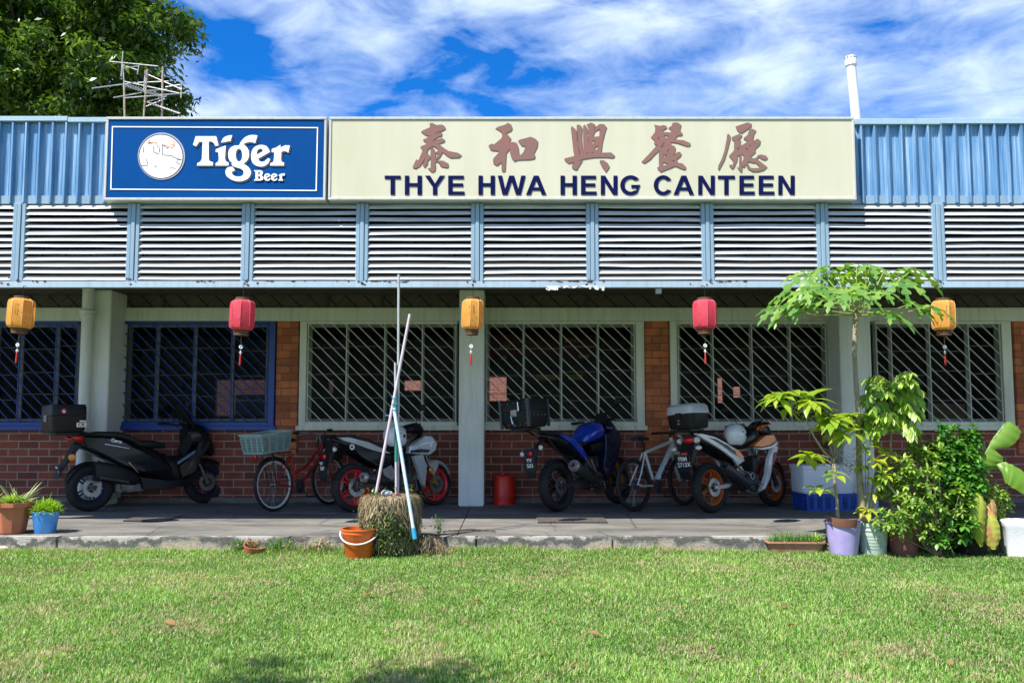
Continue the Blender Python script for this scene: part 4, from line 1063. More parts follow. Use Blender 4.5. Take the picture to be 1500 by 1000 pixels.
body_loft('handlebar_cover', [(.82, 1.00, .06, .03), (.90, 1.03, .13, .06), (1.0, 1.04, .13, .07), (1.1, 1.0, .08, .05)], M_MATTB, m1)
bars(m1, (.93, 0, 1.03), .33, .02, .08)
b = MB(); arc_shell(b, WB, .285, .325, .075, 25, 165, drop=.055); b.plate([(WB - .13, .56), (WB + .02, .60), (WB + .03, .52), (WB - .05, .40), (WB - .09, .42)], -.075, -.105, .006); b.build('front_mudguard', M_SILV, m1)
b = MB(); b.loft([[(-.30, -.10, .87), (-.30, .10, .87), (-.24, .10, .85), (-.24, -.10, .85)], [(-.37, -.085, .70), (-.37, .085, .70), (-.33, .085, .70), (-.33, -.085, .70)], [(-.44, -.08, .50), (-.44, .08, .50), (-.42, .08, .50), (-.42, -.08, .50)], [(-.42, -.05, .40), (-.42, .05, .40), (-.40, .05, .40), (-.40, -.05, .40)]])
b.build('rear_mudguard', M_MATTB, m1)
plate(m1, (-.432, 0, .585), .17, .135, -.22, 'YP', '507')
lamp(m1, (-.40, 0, .70), .035, M_REDL, 'brake_light'); lamp(m1, (-.32, -.10, .78), .03, M_CLEAR); lamp(m1, (-.32, .10, .78), .03, M_CLEAR)
lamp(m1, (1.12, -.172, .47), .035, M_AMBER, 'indicator', (0, -1, 0), .02)
muffler(m1, (.02, -.20, .42), (.42, -.19, .36), .062, .05, M_ENGINE, mat('satin_silver', (.55, .55, .56), rough=.3, metal=.6))
b = MB(); b.lathe([(.018, 0), (.034, 0), (.036, .006), (.018, .006)], (-.08, -.134, .80), (0, -1, 0), 20); b.build('tail_badge', M_WPAINT, m1)
b = MB(); b.box((WB - .06, -.10, .33), (.05, .04, .09), (0, .4, 0)); b.build('brake_caliper', M_GOLD, m1, bevel=.004)

def helmet(name, label, loc, rotz, s=1.0, size=(.155, .125, .13)):
    t = thing(name, label, 'helmet', loc, (0, 0, rotz), 'white helmets hung on motorcycles')
    vs = []; b = MB(); seg, rg = 32, 18; a_, b__, c_ = size
    fs = []
    for i in range(rg + 1):
        th = PI * i / rg * .80
        for k in range(seg):
            an = 2 * PI * k / seg; x = math.sin(th) * math.cos(an); y = math.sin(th) * math.sin(an); z = math.cos(th)
            chin = 1 + .16 * max(0, math.cos(an)) ** 2 * max(0, -z)
            vs.append((a_ * x * chin, b__ * y, c_ * z * (1.15 if z < 0 else 1)))
    front = []
    for i in range(rg):
        for k in range(seg):
            an = abs(((2 * PI * (k + .5) / seg) + PI) % (2 * PI) - PI); th = (i + .5) / rg * .80 * 180
            if an < R(58) and 62 < th < 103: front.append((i, k)); continue
            q = i * seg + k; r_ = i * seg + (k + 1) % seg; fs.append((q, q + seg, r_ + seg, r_))
    b.add(vs, fs); b.build('shell', M_WPAINT, t)
    b = MB(); b.ell((0, 0, 0), (a_ * .94, b__ * .94, c_ * .95), 24, 16); b.build('liner', M_BLACK, t)
    b = MB(); b.lathe([(b__ * .80, -c_ * .93), (b__ * .86, -c_ * .96), (b__ * .92, -c_ * .90)], (0, 0, 0), (0, 0, 1), 28); b.build('neck_trim', M_BLACK, t)
    for k in range(3):
        b = MB(); b.box((-.02 - k * .0, -b__ * (.93 - .02 * k), .035 - k * .028), (.045, .01, .012), (0, .25, -.05)); b.build('helmet_vent', M_BLACK, t, smooth=0)
    for s_ in (-1, 1):
        b = MB(); b.ell((.045, s_ * b__ * .96, 0), (.022, .008, .022), 12, 8); b.build('visor_pivot', M_BLACK, t)
    return t
def on(root, p):
    M_ = Matrix.Translation(root.location) @ root.rotation_euler.to_matrix().to_4x4(); return M_ @ Vector(p)
helmet('helmet', 'white full face helmet hung on the silver motorcycle with red rims', on(m1, (.60, -.12, .93)), hd, size=(.17, .14, .145))

# ---------------- orange and white motorcycle
WB = 1.31; loc, hd = place((1043, 751), 1127, WB)
m3 = thing('motorcycle', 'orange, white and black motorcycle with orange rims, silver lidded top box and legible plate', 'motorcycle', loc, (-.09, 0, hd), 'motorcycles and scooter parked along the wall')
wheel(m3, 0, .312, .135, M_ORRIM); wheel(m3, WB, .295, .105, M_ORRIM)
swing(m3, .312, m=M_STEEL); engine(m3, .68, .36); sidestand(m3)
forks(m3, (1.03, 0, .90), (WB, 0, .295), .09, .02, M_STEEL, M_ENGINE)
body_loft('tail_body', [(-.37, .955, .07, .02), (-.28, .93, .10, .05), (-.05, .86, .125, .08), (.2, .78, .13, .11), (.42, .70, .12, .12), (.6, .64, .10, .08)], M_GLOSSB, m3)
panel('tail_panel', [(-.38, .975), (-.25, .975), (0, .93), (.2, .86), (.45, .75), (.58, .62), (.42, .56), (.36, .64), (.15, .75), (-.1, .86), (-.3, .94)], .115, .150, M_WPAINT, m3)
panel('tail_stripe', [(-.14, .925), (.02, .90), (.24, .815), (.42, .72), (.48, .66), (.30, .73), (.08, .84)], .1475, .1525, M_GLOSSB, m3, .001)
panel('side_badge', [(.36, .79), (.46, .745), (.56, .66), (.50, .64), (.40, .70)], .1475, .1545, M_ORANGE, m3, .001)
body_loft('seat', [(-.2, .985, .07, .014), (-.05, .975, .115, .025), (.15, .93, .13, .035), (.3, .86, .135, .04), (.5, .82, .125, .045), (.7, .82, .09, .045)], M_SEAT, m3)
body_loft('fuel_tank', [(.58, .83, .09, .06), (.68, .88, .13, .11), (.82, .92, .145, .13), (.96, .93, .13, .12), (1.05, .90, .08, .08)], M_GLOSSB, m3)
panel('tank_shroud', [(.72, .80), (1.02, .93), (1.22, .94), (1.28, .86), (1.10, .80), (.9, .775)], .12, .19, M_ORANGE, m3, .014)
panel('shroud_edge', [(.70, .775), (.9, .765), (1.12, .79), (1.28, .845), (1.26, .80), (1.10, .755), (.9, .745)], .13, .195, M_WPAINT, m3, .006)
panel('leg_fairing', [(1.20, .80), (1.29, .78), (1.22, .64), (1.10, .50), (1.02, .36), (.90, .24), (.80, .22), (.88, .30), (.98, .44), (1.05, .62)], .13, .185, M_WPAINT, m3, .010)
panel('fairing_flash', [(1.16, .70), (1.25, .71), (1.17, .58), (1.08, .48)], .180, .188, mat('dark_red_decal', (.30, .01, .02), rough=.3), m3, .001)
body_loft('headlight_cowl', [(1.02, 1.02, .10, .06), (1.12, 1.02, .13, .11), (1.24, .97, .12, .11), (1.34, .90, .07, .07)], M_GLOSSB, m3)
for s in (-1, 1):
    M2 = MB(); M2.loft([[(.96, s * .05, 0.95), (.99, s * .05, .95), (.99, s * .08, 1.02), (.96, s * .08, 1.02)], [(1.0, s * .13, 1.03), (1.06, s * .13, 1.03), (1.06, s * .14, 1.095), (1.0, s * .14, 1.095)], [(1.03, s * .24, 1.08), (1.10, s * .24, 1.08), (1.10, s * .24, 1.12), (1.03, s * .24, 1.12)]])
    M2.build('handlebar_wing', M_ORANGE, m3, bevel=.006)
bars(m3, (.99, 0, 1.03), .34, .05, .10)
b = MB(); arc_shell(b, WB, .295, .335, .075, 20, 165, drop=.05); b.build('front_mudguard', mat('dark_red_paint', (.20, .01, .012), rough=.3, coat=.4), m3)
b = MB(); b.loft([[(-.33, -.10, .90), (-.33, .10, .90), (-.24, .10, .86), (-.24, -.10, .86)], [(-.40, -.10, .74), (-.40, .10, .74), (-.33, .10, .72), (-.33, -.10, .72)], [(-.47, -.085, .52), (-.47, .085, .52), (-.44, .085, .52), (-.44, -.085, .52)], [(-.40, -.06, .42), (-.40, .06, .42), (-.38, .06, .42), (-.38, -.06, .42)]])
b.build('rear_mudguard', M_MATTB, m3)
plate(m3, (-.462, 0, .64), .235, .165, -.28, 'FBM', '2713X', size=.075)
b = MB(); b.ell((-.385, -.05, .90), (.05, .085, .045), 16, 10); b.build('tail_light', M_REDL, m3)
b = MB(); b.ell((-.33, -.125, .895), (.06, .03, .04), 14, 8); b.ell((-.33, .125, .895), (.06, .03, .04), 14, 8); b.build('tail_lens', M_CLEAR, m3)
b = MB(); b.box((-.435, 0, .735), (.03, .10, .035)); b.build('brake_light', M_REDL, m3, bevel=.006)
for s in (-1, 1):
    b = MB(); b.tube([(-.36, s * .08, .80), (-.38, s * .17, .80)], .008, 6); b.ell((-.39, s * .19, .80), (.035, .045, .028), 14, 8, 1); b.build('indicator', [M_BLACK, M_CLEAR], m3)
muffler(m3, (.05, -.215, .56), (.55, -.19, .30), .062, .055, mat('dark_exhaust', (.06, .06, .062), rough=.4, metal=.5), M_ENGINE)
b = MB(); b.lathe([(.03, 0), (.045, 0), (.045, .01), (.03, .01), (.03, 0)], (.62, -.20, .42), (0, -1, 0), 16); b.tube([(.35, -.17, .60), (.42, -.18, .50), (.60, -.19, .44)], .012, 6); b.build('footpeg_bracket', M_CHROME, m3)
bx, M_ = topbox(m3, (-.30, 0, 1.04), (.38, .42, .30), mat('silver_lid', (.50, .53, .55), (.42, .45, .47), rough=.4), M_MATTB)
for k, (t_, z_, sz) in enumerate((('CHEVO', .135, .03), ('o', .10, .025), ('EVO', .06, .022))):
    text('box_lettering', t_, sz, M_WPAINT if k < 2 else mat('pink_ink', (.6, .25, .25)), M_ @ facing((-.19 - (-.000 if k else 0) , 0, z_), (0, -1, 0), (0, 0, 1)), bx, .001, .006)
helmet('helmet', 'white full face helmet with dark side vents, hung on the orange motorcycle', on(m3, (.40, -.16, .95)), hd + .1, size=(.165, .135, .14))

# ---------------- blue motorcycle with tall black top box
WB = 1.36; loc, hd = place((818, 749), 904, WB)
m2 = thing('motorcycle', 'metallic blue and black motorcycle with big black top box, parked right of the red tin', 'motorcycle', loc, (-.10, 0, hd), 'motorcycles and scooter parked along the wall')
wheel(m2, 0, .315, .15, M_BLACK, 10); wheel(m2, WB, .297, .11, M_BLACK, 10)
swing(m2, .315, m=M_ENGINE); engine(m2, .70, .37, 1.1); sidestand(m2)
forks(m2, (1.06, 0, .95), (WB, 0, .297), .095, .024, M_GOLD, M_GOLD)
body_loft('tail_body', [(-.30, .955, .04, .02), (-.2, .94, .08, .04), (0, .90, .12, .07), (.2, .82, .13, .10), (.42, .72, .12, .11), (.58, .66, .10, .08)], M_GLOSSB, m2)
panel('tail_panel', [(-.05, .965), (.08, .955), (.28, .89), (.44, .77), (.54, .64), (.50, .60), (.38, .70), (.22, .82), (.05, .91)], .115, .150, M_BLUEM, m2)
body_loft('seat', [(-.24, .985, .06, .014), (-.05, .975, .11, .03), (.12, .94, .125, .035), (.28, .85, .13, .035), (.46, .82, .125, .04), (.64, .84, .09, .04)], M_SEAT, m2)
body_loft('fuel_tank', [(.54, .85, .09, .05), (.62, .92, .14, .10), (.74, .97, .165, .13), (.90, 1.0, .165, .13), (1.02, .97, .12, .10), (1.08, .93, .07, .06)], M_BLUEM, m2)
panel('tank_recess', [(.60, .80), (.78, .84), (1.02, .86), (1.0, .78), (.8, .72), (.64, .72)], .10, .162, M_GLOSSB, m2, .01)
panel('side_fairing', [(.92, .94), (1.2, 1.0), (1.32, .92), (1.22, .74), (1.12, .56), (1.0, .42), (.84, .36), (.80, .52), (.88, .70)], .10, .20, mat('dark_blue_fairing', (.004, .006, .035), rough=.25, coat=.3, spec=.3), m2, .014)
body_loft('headlight_cowl', [(1.08, 1.04, .10, .05), (1.18, 1.03, .15, .11), (1.30, .96, .13, .11), (1.40, .88, .06, .06)], MATS['dark_blue_fairing'], m2)
b = MB(); b.loft([[(1.1, -.11, 1.12), (1.1, .11, 1.12), (1.11, .11, 1.13), (1.11, -.11, 1.13)], [(1.14, -.09, 1.24), (1.14, .09, 1.24), (1.15, .09, 1.24), (1.15, -.09, 1.24)]]); b.build('windscreen', M_BLACK, m2)
bars(m2, (1.02, 0, 1.07), .36, .06, .10)
b = MB(); arc_shell(b, WB, .297, .34, .075, 20, 150, drop=.05); b.build('front_mudguard', M_GLOSSB, m2)
b = MB(); arc_shell(b, 0, .315, .345, .085, 40, 120, drop=.03); b.build('tyre_hugger', M_BLACK, m2)
b = MB(); b.tube([(-.18, 0, .93), (-.36, 0, .80), (-.47, 0, .66)], .022, 8); b.tube([(-.22, -.1, .92), (-.1, -.12, .76), (.05, -.14, .67), (.25, -.14, .665)], .014, 8); b.build('plate_hanger', M_BLACK, m2)
b = MB(); b.loft([[(-.44, -.10, .80), (-.44, .10, .80), (-.42, .10, .80), (-.42, -.10, .80)], [(-.50, -.085, .52), (-.50, .085, .52), (-.49, .085, .52), (-.49, -.085, .52)], [(-.47, -.05, .44), (-.47, .05, .44), (-.46, .05, .44), (-.46, -.05, .44)]]); b.build('rear_mudguard', M_MATTB, m2)
plate(m2, (-.492, 0, .62), .19, .15, -.16, 'YV', '503', size=.068)
lamp(m2, (-.475, 0, .735), .034, M_REDL, 'brake_light')
lamp(m2, (-.45, -.15, .80), .030, M_CLEAR); lamp(m2, (-.45, .15, .74), .030, M_CLEAR)
muffler(m2, (.10, -.22, .56), (.52, -.20, .36), .075, .065, mat('black_exhaust', (.035, .035, .037), rough=.45), mat('satin_tip', (.60, .60, .60), rough=.3, metal=.7))
b = MB(); b.tube([(.42, -.17, .66), (.5, -.18, .56), (.60, -.19, .46), (.72, -.19, .40)], .013, 6); b.tube([(.55, -.18, .62), (.62, -.19, .46)], .012, 6); b.tube([(.6, -.2, .42), (.75, -.2, .40)], .012, 6); b.build('footpeg_bracket', M_STEEL, m2)
bx, M_ = topbox(m2, (-.52, 0, 1.055), (.40, .46, .34), M_MATTB, M_BLACK, style='square')
for s in (-1, 1):
    for x_ in (-.19, .19):
        b = MB(M_); b.box((x_, s * .215, .17), (.035, .04, .335)); b.build('corner_guard', mat('anodised_dark', (.06, .07, .085), rough=.35, metal=.4), bx, bevel=.006)
b = MB(M_); b.tube([(-.205, -.10, .21), (-.235, -.10, .20), (-.235, -.10, .30), (-.205, -.10, .31)], .011, 8); b.tube([(-.205, .0, .03), (-.24, .0, .05), (-.235, .02, .14), (-.205, .02, .15)], .012, 8); b.build('box_latch', M_CHROME, bx)
for k in range(10):
    b = MB(M_); s = k % 5; b.ell((-.203, -.18 + s * .09, .04 if k < 5 else .30), (.006, .008, .008), 8, 6); b.build('rivet', M_STEEL, bx)
for k in range(4):
    b = MB(M_); b.ell((-.10 + k * .07, -.232, .14), (.008, .006, .008), 8, 6); b.build('rivet', M_STEEL, bx)

# ---------------- dark maxi scooter
WB = 1.52; loc, hd = place((131, 748.5), 306, WB)
m4 = thing('scooter', 'large black scooter with black top box, red tail light and stickers, below the blue window', 'scooter', loc, (-.05, 0, hd), 'motorcycles and scooter parked along the wall')
wheel(m4, 0, .295, .145, M_DBLUE, 10, rim_d=.37); wheel(m4, WB, .29, .12, M_DBLUE, 10, rim_d=.38)
body_loft('rear_body', [(-.22, .90, .06, .05), (-.1, .87, .12, .09), (.1, .80, .16, .13), (.35, .72, .18, .18), (.65, .62, .18, .22), (.85, .52, .16, .20), (1.0, .42, .14, .14)], M_GLOSSB, m4)
panel('side_panel', [(-.16, .93), (.1, .92), (.35, .84), (.6, .72), (.85, .58), (.9, .45), (.6, .46), (.35, .56), (.1, .70), (-.1, .80)], .15, .20, mat('dark_slate_paint', (.009, .012, .018), rough=.28, coat=.15, spec=.3), m4, .012)
b = MB(); b.plate([(.12, .905), (.32, .855), (.42, .80), (.16, .86)], -.198, -.2035, .001); b.build('side_badge', mat('blue_badge', (.02, .05, .22), rough=.3), m4)
text('badge_lettering', 'Cmax', .055, M_WPAINT, facing((.24, -.205, .868), (1, 0, -.22), (.22, 0, 1)), m4, .003, .003)
b = MB(); b.plate([(.10, .838), (.40, .775), (.40, .768), (.10, .828)], -.200, -.204, .0008); b.build('badge_line', M_WPAINT, m4)
body_loft('seat', [(-.12, .955, .08, .02), (.05, .96, .15, .04), (.3, .945, .165, .05), (.45, .90, .17, .05), (.56, .83, .17, .05), (.75, .82, .155, .055), (.92, .80, .10, .04)], M_SEAT, m4)
body_loft('floor_tunnel', [(.92, .58, .10, .12), (1.0, .50, .12, .16), (1.12, .46, .13, .20), (1.22, .50, .12, .22), (1.3, .58, .10, .2)], M_MATTB, m4)
panel('foot_board', [(.55, .40), (.9, .34), (1.2, .34), (1.25, .28), (.9, .22), (.6, .24)], .10, .22, M_MATTB, m4, .012)
panel('leg_shield', [(1.08, .52), (1.2, .62), (1.34, .80), (1.40, .98), (1.50, .95), (1.50, .80), (1.38, .60), (1.3, .42), (1.12, .36)], .06, .20, M_GLOSSB, m4, .012)
b = MB(); b.plate([(1.05, .545), (1.27, .68), (1.30, .72), (1.26, .715), (1.04, .575)], -.198, -.214, .003); b.build('boomerang_trim', mat('blue_grey_trim', (.16, .24, .38), rough=.25, coat=.6), m4)
body_loft('front_cowl', [(1.22, .92, .14, .12), (1.34, .92, .20, .17), (1.46, .88, .18, .18), (1.58, .76, .12, .12), (1.64, .70, .05, .05)], M_GLOSSB, m4)
b = MB()
b.loft([[(1.30 + .0, -.16, 1.02), (1.36, -.08, 1.04), (1.38, 0, 1.05), (1.36, .08, 1.04), (1.30, .16, 1.02), (1.29, .15, 1.02), (1.35, 0, 1.04), (1.29, -.15, 1.02)],
        [(1.20, -.15, 1.18), (1.25, -.08, 1.20), (1.27, 0, 1.21), (1.25, .08, 1.20), (1.20, .15, 1.18), (1.19, .14, 1.18), (1.245, 0, 1.20), (1.19, -.14, 1.18)],
        [(1.12, -.10, 1.33), (1.15, -.05, 1.35), (1.16, 0, 1.36), (1.15, .05, 1.35), (1.12, .10, 1.33), (1.115, .09, 1.33), (1.145, 0, 1.35), (1.115, -.09, 1.33)]])
b.build('windscreen', M_BLACK, m4)
b = MB(); b.plate([(1.16, .64), (1.26, .80), (1.34, .92), (1.28, .98), (1.16, .88), (1.08, .74)], -.10, -.155, .01); b.build('glove_box', M_MATTB, m4)
bars(m4, (1.14, 0, 1.07), .36, .04, .12)
forks(m4, (1.36, 0, .62), (WB, 0, .29), .09, .02, M_STEEL, M_STEEL)
b = MB(); arc_shell(b, WB, .29, .325, .085, 10, 165, drop=.05); b.build('front_mudguard', M_GLOSSB, m4)
b = MB(); arc_shell(b, 0, .295, .33, .09, 60, 170, drop=.03); b.build('tyre_hugger', M_BLACK, m4)
b = MB(); b.loft([ring(-.02, .50, .055, .115, 16, 4, -.20), ring(.03, .50, .065, .125, 16, 4, -.20), ring(.30, .44, .065, .115, 16, 4, -.20), ring(.48, .38, .05, .08, 16, 4, -.19), ring(.55, .36, .03, .04, 16, 3, -.18)]); e4 = b.build('exhaust', M_MATTB, m4)
b = MB(); b.tube([(.02, -.268, .42), (.38, -.268, .345)], [.018, .014], 8); b.build('exhaust_guard', M_STEEL, e4)
b = MB(); b.box((.45, -.06, .30), (.36, .18, .16)); b.lathe([(0, -.09), (.09, -.09), (.10, -.07), (.10, .05), (0, .05)], (.42, -.10, .31), (0, 1, 0), 20); b.build('engine', mat('cast_alloy', (.16, .165, .17), (.09, .09, .09), scale=30, rough=.4, metal=.7), m4, bevel=.012)
b = MB(); b.tube([(.40, -.205, .60), (.52, -.215, .46)], .014, 8); b.build('passenger_footpeg', M_CHROME, m4)
pts = [(.05 + .012 * math.cos(k * .9), -.15 + .014 * math.sin(k * .9), .36 + k * .0048) for k in range(60)]
b = MB(); b.tube(pts, .006, 5); b.build('rear_shock', M_STEEL, m4)
b = MB(); b.ell((-.17, -.12, .905), (.10, .05, .040), 16, 10, rot=(0, .25, .3)); b.ell((-.17, .12, .905), (.10, .05, .040), 16, 10, rot=(0, .25, -.3)); b.build('tail_light', M_REDL, m4)
b = MB(); b.loft([[(-.20, -.09, .84), (-.20, .09, .84), (-.14, .09, .82), (-.14, -.09, .82)], [(-.30, -.08, .66), (-.30, .08, .66), (-.26, .08, .66), (-.26, -.08, .66)], [(-.42, -.08, .42), (-.42, .08, .42), (-.41, .08, .42), (-.41, -.08, .42)]]); b.build('rear_mudguard', M_MATTB, m4)
plate(m4, (-.385, 0, .53), .17, .15, -.38, 'FBR', '83', size=.05)
lamp(m4, (-.27, -.13, .68), .042, M_AMBER, 'indicator', (-.6, -.8, 0)); lamp(m4, (-.27, .13, .68), .042, M_AMBER, 'indicator', (-.6, .8, 0))
bx, M_ = topbox(m4, (-.33, 0, .99), (.42, .46, .34), M_MATTB, M_BLACK, style='square')
F = M_ @ facing((0, -.2335, 0), (1, 0, 0), (0, 0, 1))
b = MB(F); b.lathe([(0, 0), (.034, 0), (.034, .002), (0, .003)], (-.08, .255, .004), (0, 0, 1), 20); b.build('round_sticker', mat('crimson_sticker', (.45, .02, .07)), bx)
b = MB(F); b.box((.13, .085, .0035), (.115, .055, .003)); b.box((.145, .13, .0035), (.075, .018, .003)); b.build('white_sticker', M_WPAINT, bx, smooth=0)
text('sticker_lettering', 'CR', .05, mat('crimson_sticker', (0, 0, 0)), F @ Matrix.Translation((.13, .085, .006)), bx, .002, .002, xs=1.2)
text('sticker_lettering', 'a', .06, M_WPAINT, F @ Matrix.Translation((-.08, .255, .008)), bx, .002, .002, xs=1.2)

def fittings(root, WB, top, hz, chain=True):
    """hoses, chain, bolts and hanger plates that break up the bare panels"""
    r_ = random.Random(int(WB * 100))
    for s in (-1, 1):
        b = MB(); b.tube([(top - .05, s * .22, hz + .03), (top + .06, s * .16, hz + .06), (top + .12, s * .06, hz - .10), (top + .14, s * .07, hz - .35), (WB - .05, s * .09, .42)], .0055, 6); b.build('brake_hose', M_BLACK, root)
    b = MB(); b.tube([(top - .06, -.20, hz + .02), (top + .02, -.10, hz - .05), (top - .15, -.08, hz - .30), (.70, -.10, .50)], .005, 6); b.build('throttle_cable', M_BLACK, root)
    if chain:
        b = MB(); b.tube([(0, .10, .375), (.55, .10, .42)], .007, 5); b.tube([(0, .10, .245), (.55, .10, .34)], .007, 5); b.lathe([(.05, -.003), (.075, -.003), (.075, .003), (.05, .003)], (0, .10, .31), (0, 1, 0), 20); b.build('chain', M_STEEL, root)
    for k in range(7):
        a = 2 * PI * k / 7; b = MB(); b.lathe([(0, .006), (.007, .005), (.008, 0)], (.60 + math.cos(a) * .08, -.156, .33 + math.sin(a) * .08), (0, -1, 0), 8); b.build('engine_bolt', M_STEEL, root)
    b = MB(); b.tube([(.78, -.04, .40), (.92, -.08, .34), (.90, -.12, .22), (.70, -.14, .19), (.52, -.17, .24)], .018, 8); b.build('header_pipe', M_STEEL, root)
    b = MB(); b.b2(.80, .815, -.11, .11, .45, .66); b.build('radiator', M_ENGINE, root, smooth=0)
    b = MB(); b.plate([(.36, .50), (.50, .56), (.58, .46), (.50, .34), (.42, .36)], -.120, -.134, .002); b.build('heel_plate', M_STEEL, root)
fittings(m1, 1.27, .93, 1.03); fittings(m3, 1.31, .99, 1.05); fittings(m2, 1.36, 1.02, 1.08)
for s in (-1, 1):
    b = MB(); b.tube([(1.02, s * .26, 1.12), (1.16, s * .14, 1.08), (1.30, s * .12, .90), (WB - .02, s * .11, .40)], .006, 6); b.build('brake_hose', M_BLACK, m4)
for s in (-1, 1):
    b = MB(); b.tube([(.02, s * .16, .93), (-.14, s * .155, .985), (-.26, s * .09, .975), (-.28, 0, .975)], .013, 8); b.build('grab_rail', M_BLACK, m4)
# ---------------- bicycles
def bwheel(root, x, Rr, mrim, name='wheel', tw=.045, nsp=28, z=None):
    z = Rr if z is None else z
    hb = MB(); hb.lathe([(0, -.05), (.012, -.05), (.03, -.035), (.018, -.02), (.018, .02), (.03, .035), (.012, .05), (0, .05)], (x, 0, z), (0, 1, 0), 12)
    h = hb.build(name, M_STEEL, root)
    rr = Rr - .045
    t = MB(); prof = [(rr + .022 + .022 * math.cos(a), tw / 2 * math.sin(a)) for a in [2 * PI * k / 12 for k in range(13)]]
    t.lathe(prof, (x, 0, z), (0, 1, 0), 56); t.build('tyre', M_TYRE, h)
    m = MB(); m.lathe([(rr + .006, -.013), (rr - .012, -.012), (rr - .018, 0), (rr - .012, .012), (rr + .006, .013)], (x, 0, z), (0, 1, 0), 56); m.build('rim', mrim, h)
    s = MB()
    for k in range(nsp):
        a = 2 * PI * k / nsp; o = .35 if k % 4 < 2 else -.35; yy = .033 if k % 2 else -.033
        s.tube([(x + math.cos(a + o) * .028, yy, z + math.sin(a + o) * .028), (x + math.cos(a) * (rr - .012), 0, z + math.sin(a) * (rr - .012))], .0016, 4, cap=False)
    s.build('spokes', M_STEEL, h)
    return h
def bike_common(t, WB, Rr, bb, rimm, frame_m):
    bwheel(t, 0, Rr, rimm); bwheel(t, WB, Rr, rimm)
    b = MB(); b.lathe([(.02, -.05), (.088, -.05), (.092, -.047), (.088, -.044), (.02, -.044)], bb, (0, 1, 0), 28)
    b.tube([(bb[0], -.075, bb[2]), (bb[0] + .10, -.08, bb[2] - .135)], .009, 6); b.tube([(bb[0], .075, bb[2]), (bb[0] - .10, .08, bb[2] + .135)], .009, 6); b.tube([(bb[0], -.07, bb[2]), (bb[0], .07, bb[2])], .012, 8)
    c = b.build('crankset', M_ENGINE, t)
    for s in (-1, 1):
        q = MB(); q.box((bb[0] - s * -.10 * -1, s * .13, bb[2] + s * .135), (.09, .09, .02)); q.build('pedal', M_BLACK, c, bevel=.004)
    b = MB(); b.tube([(0, -.05, Rr + .04), (bb[0], -.052, bb[2] + .09)], .0035, 4); b.tube([(0, -.05, Rr - .04), (bb[0], -.052, bb[2] - .09)], .0035, 4); b.build('chain', M_ENGINE, t)
# red city bicycle
WB = 1.03; loc, hd = place((402, 749), 487, WB)
bk = thing('bicycle', 'red bicycle with silver rims, black bag at the handlebar and crate on its rear rack', 'bicycle', loc, (-.07, 0, hd), 'bicycles parked among the motorcycles')
M_RF = mat('red_frame_paint', (.52, .016, .022), (.25, .01, .012), scale=8, rough=.3, coat=.4)
Rb = .335; bb = (.42, 0, .285)
bike_common(bk, WB, Rb, bb, mat('alloy_rim', (.62, .62, .60), rough=.4), M_RF)
b = MB(); H = Vector((.90, 0, .80)); H0 = Vector((.93, 0, .68)); ST = Vector((.30, 0, .74))
b.tube([ST, bb], .020, 10); b.tube([H0, (.62, 0, .42), bb], .024, 10); b.tube([H, (.62, 0, .55), (.37, 0, .45)], .021, 10)
b.tube([H + Vector((-.012, 0, .05)), H0 + Vector((.01, 0, -.03))], .021, 10)
for s in (-1, 1):
    b.tube([(0, s * .065, Rb), (.12, s * .05, .31), bb], .010, 8); b.tube([(0, s * .065, Rb), (.31, s * .02, .68)], .008, 8)
fr_ = b.build('frame', M_RF, bk)
b = MB()
for s in (-1, 1): b.tube([H0, (.965, s * .05, .62), (WB - .02, s * .055, .42), (WB, s * .055, Rb)], [.014, .014, .012, .010], 8)
b.build('fork', M_RF, bk)
b = MB(); b.tube([ST, (.27, 0, .86)], .013, 8); b.build('seat_post', M_STEEL, bk)
b = MB(); b.loft([ring(.13, .885, .085, .03, 16, 2.4), ring(.2, .89, .10, .035, 16), ring(.28, .885, .07, .03, 16), ring(.40, .885, .02, .018, 16)]); b.build('saddle', M_SEAT, bk)
b = MB(); b.tube([H, (.88, 0, .93)], .013, 8); b.tube([(.78, -.29, .99), (.84, -.2, .99), (.89, -.05, .94), (.89, .05, .94), (.84, .2, .99), (.78, .29, .99)], .011, 8); hb_ = b.build('handlebar', M_STEEL, bk)
for s in (-1, 1):
    q = MB(); q.tube([(.70, s * .30, .99), (.80, s * .285, .99)], .017, 8); q.build('grip', M_BLACK, hb_)
    q = MB(); q.tube([(.82, s * .24, .985), (.80, s * .30, .96)], .006, 5); q.build('brake_lever', M_STEEL, hb_)
b = MB()
for s in (-1, 1): b.tube([(-.02, s * .07, Rb), (-.10, s * .09, .72)], .007, 6); b.tube([(.02, s * .07, Rb), (.1, s * .09, .72)], .007, 6); b.tube([(-.30, s * .09, .73), (.24, s * .09, .73)], .008, 6)
for x_ in (-.28, -.12, .05, .2): b.tube([(x_, -.09, .73), (x_, .09, .73)], .006, 6)
b.build('rear_rack', M_BLACK, bk)
b = MB(); b.loft([ringh(1.08, 0, .60, .10, .13, 24, 4), ringh(1.08, 0, .62, .115, .145, 24, 4), ringh(1.08, 0, .80, .135, .17, 24, 3.5), ringh(1.08, 0, .90, .13, .16, 24, 3), ringh(1.07, 0, .93, .09, .12, 24, 2.5)]); b.build('handlebar_bag', mat('black_nylon', (.020, .018, .018), rough=.8, bump=.5, bscale=14), bk)
b = MB(); b.tube([(.88, -.06, .95), (.80, -.10, .78), (.66, -.07, .52), (.48, -.06, .38), (.25, -.06, .37), (.12, -.06, .40)], .0045, 6); b.build('brake_cable', M_STEEL, bk)
b = MB(); arc_shell(b, 0, Rb, Rb + .02, .03, 50, 140, drop=.012); b.build('rear_mudguard', M_BLACK, bk)
lamp(bk, (-.31, 0, .70), .03, M_REDL, 'reflector')
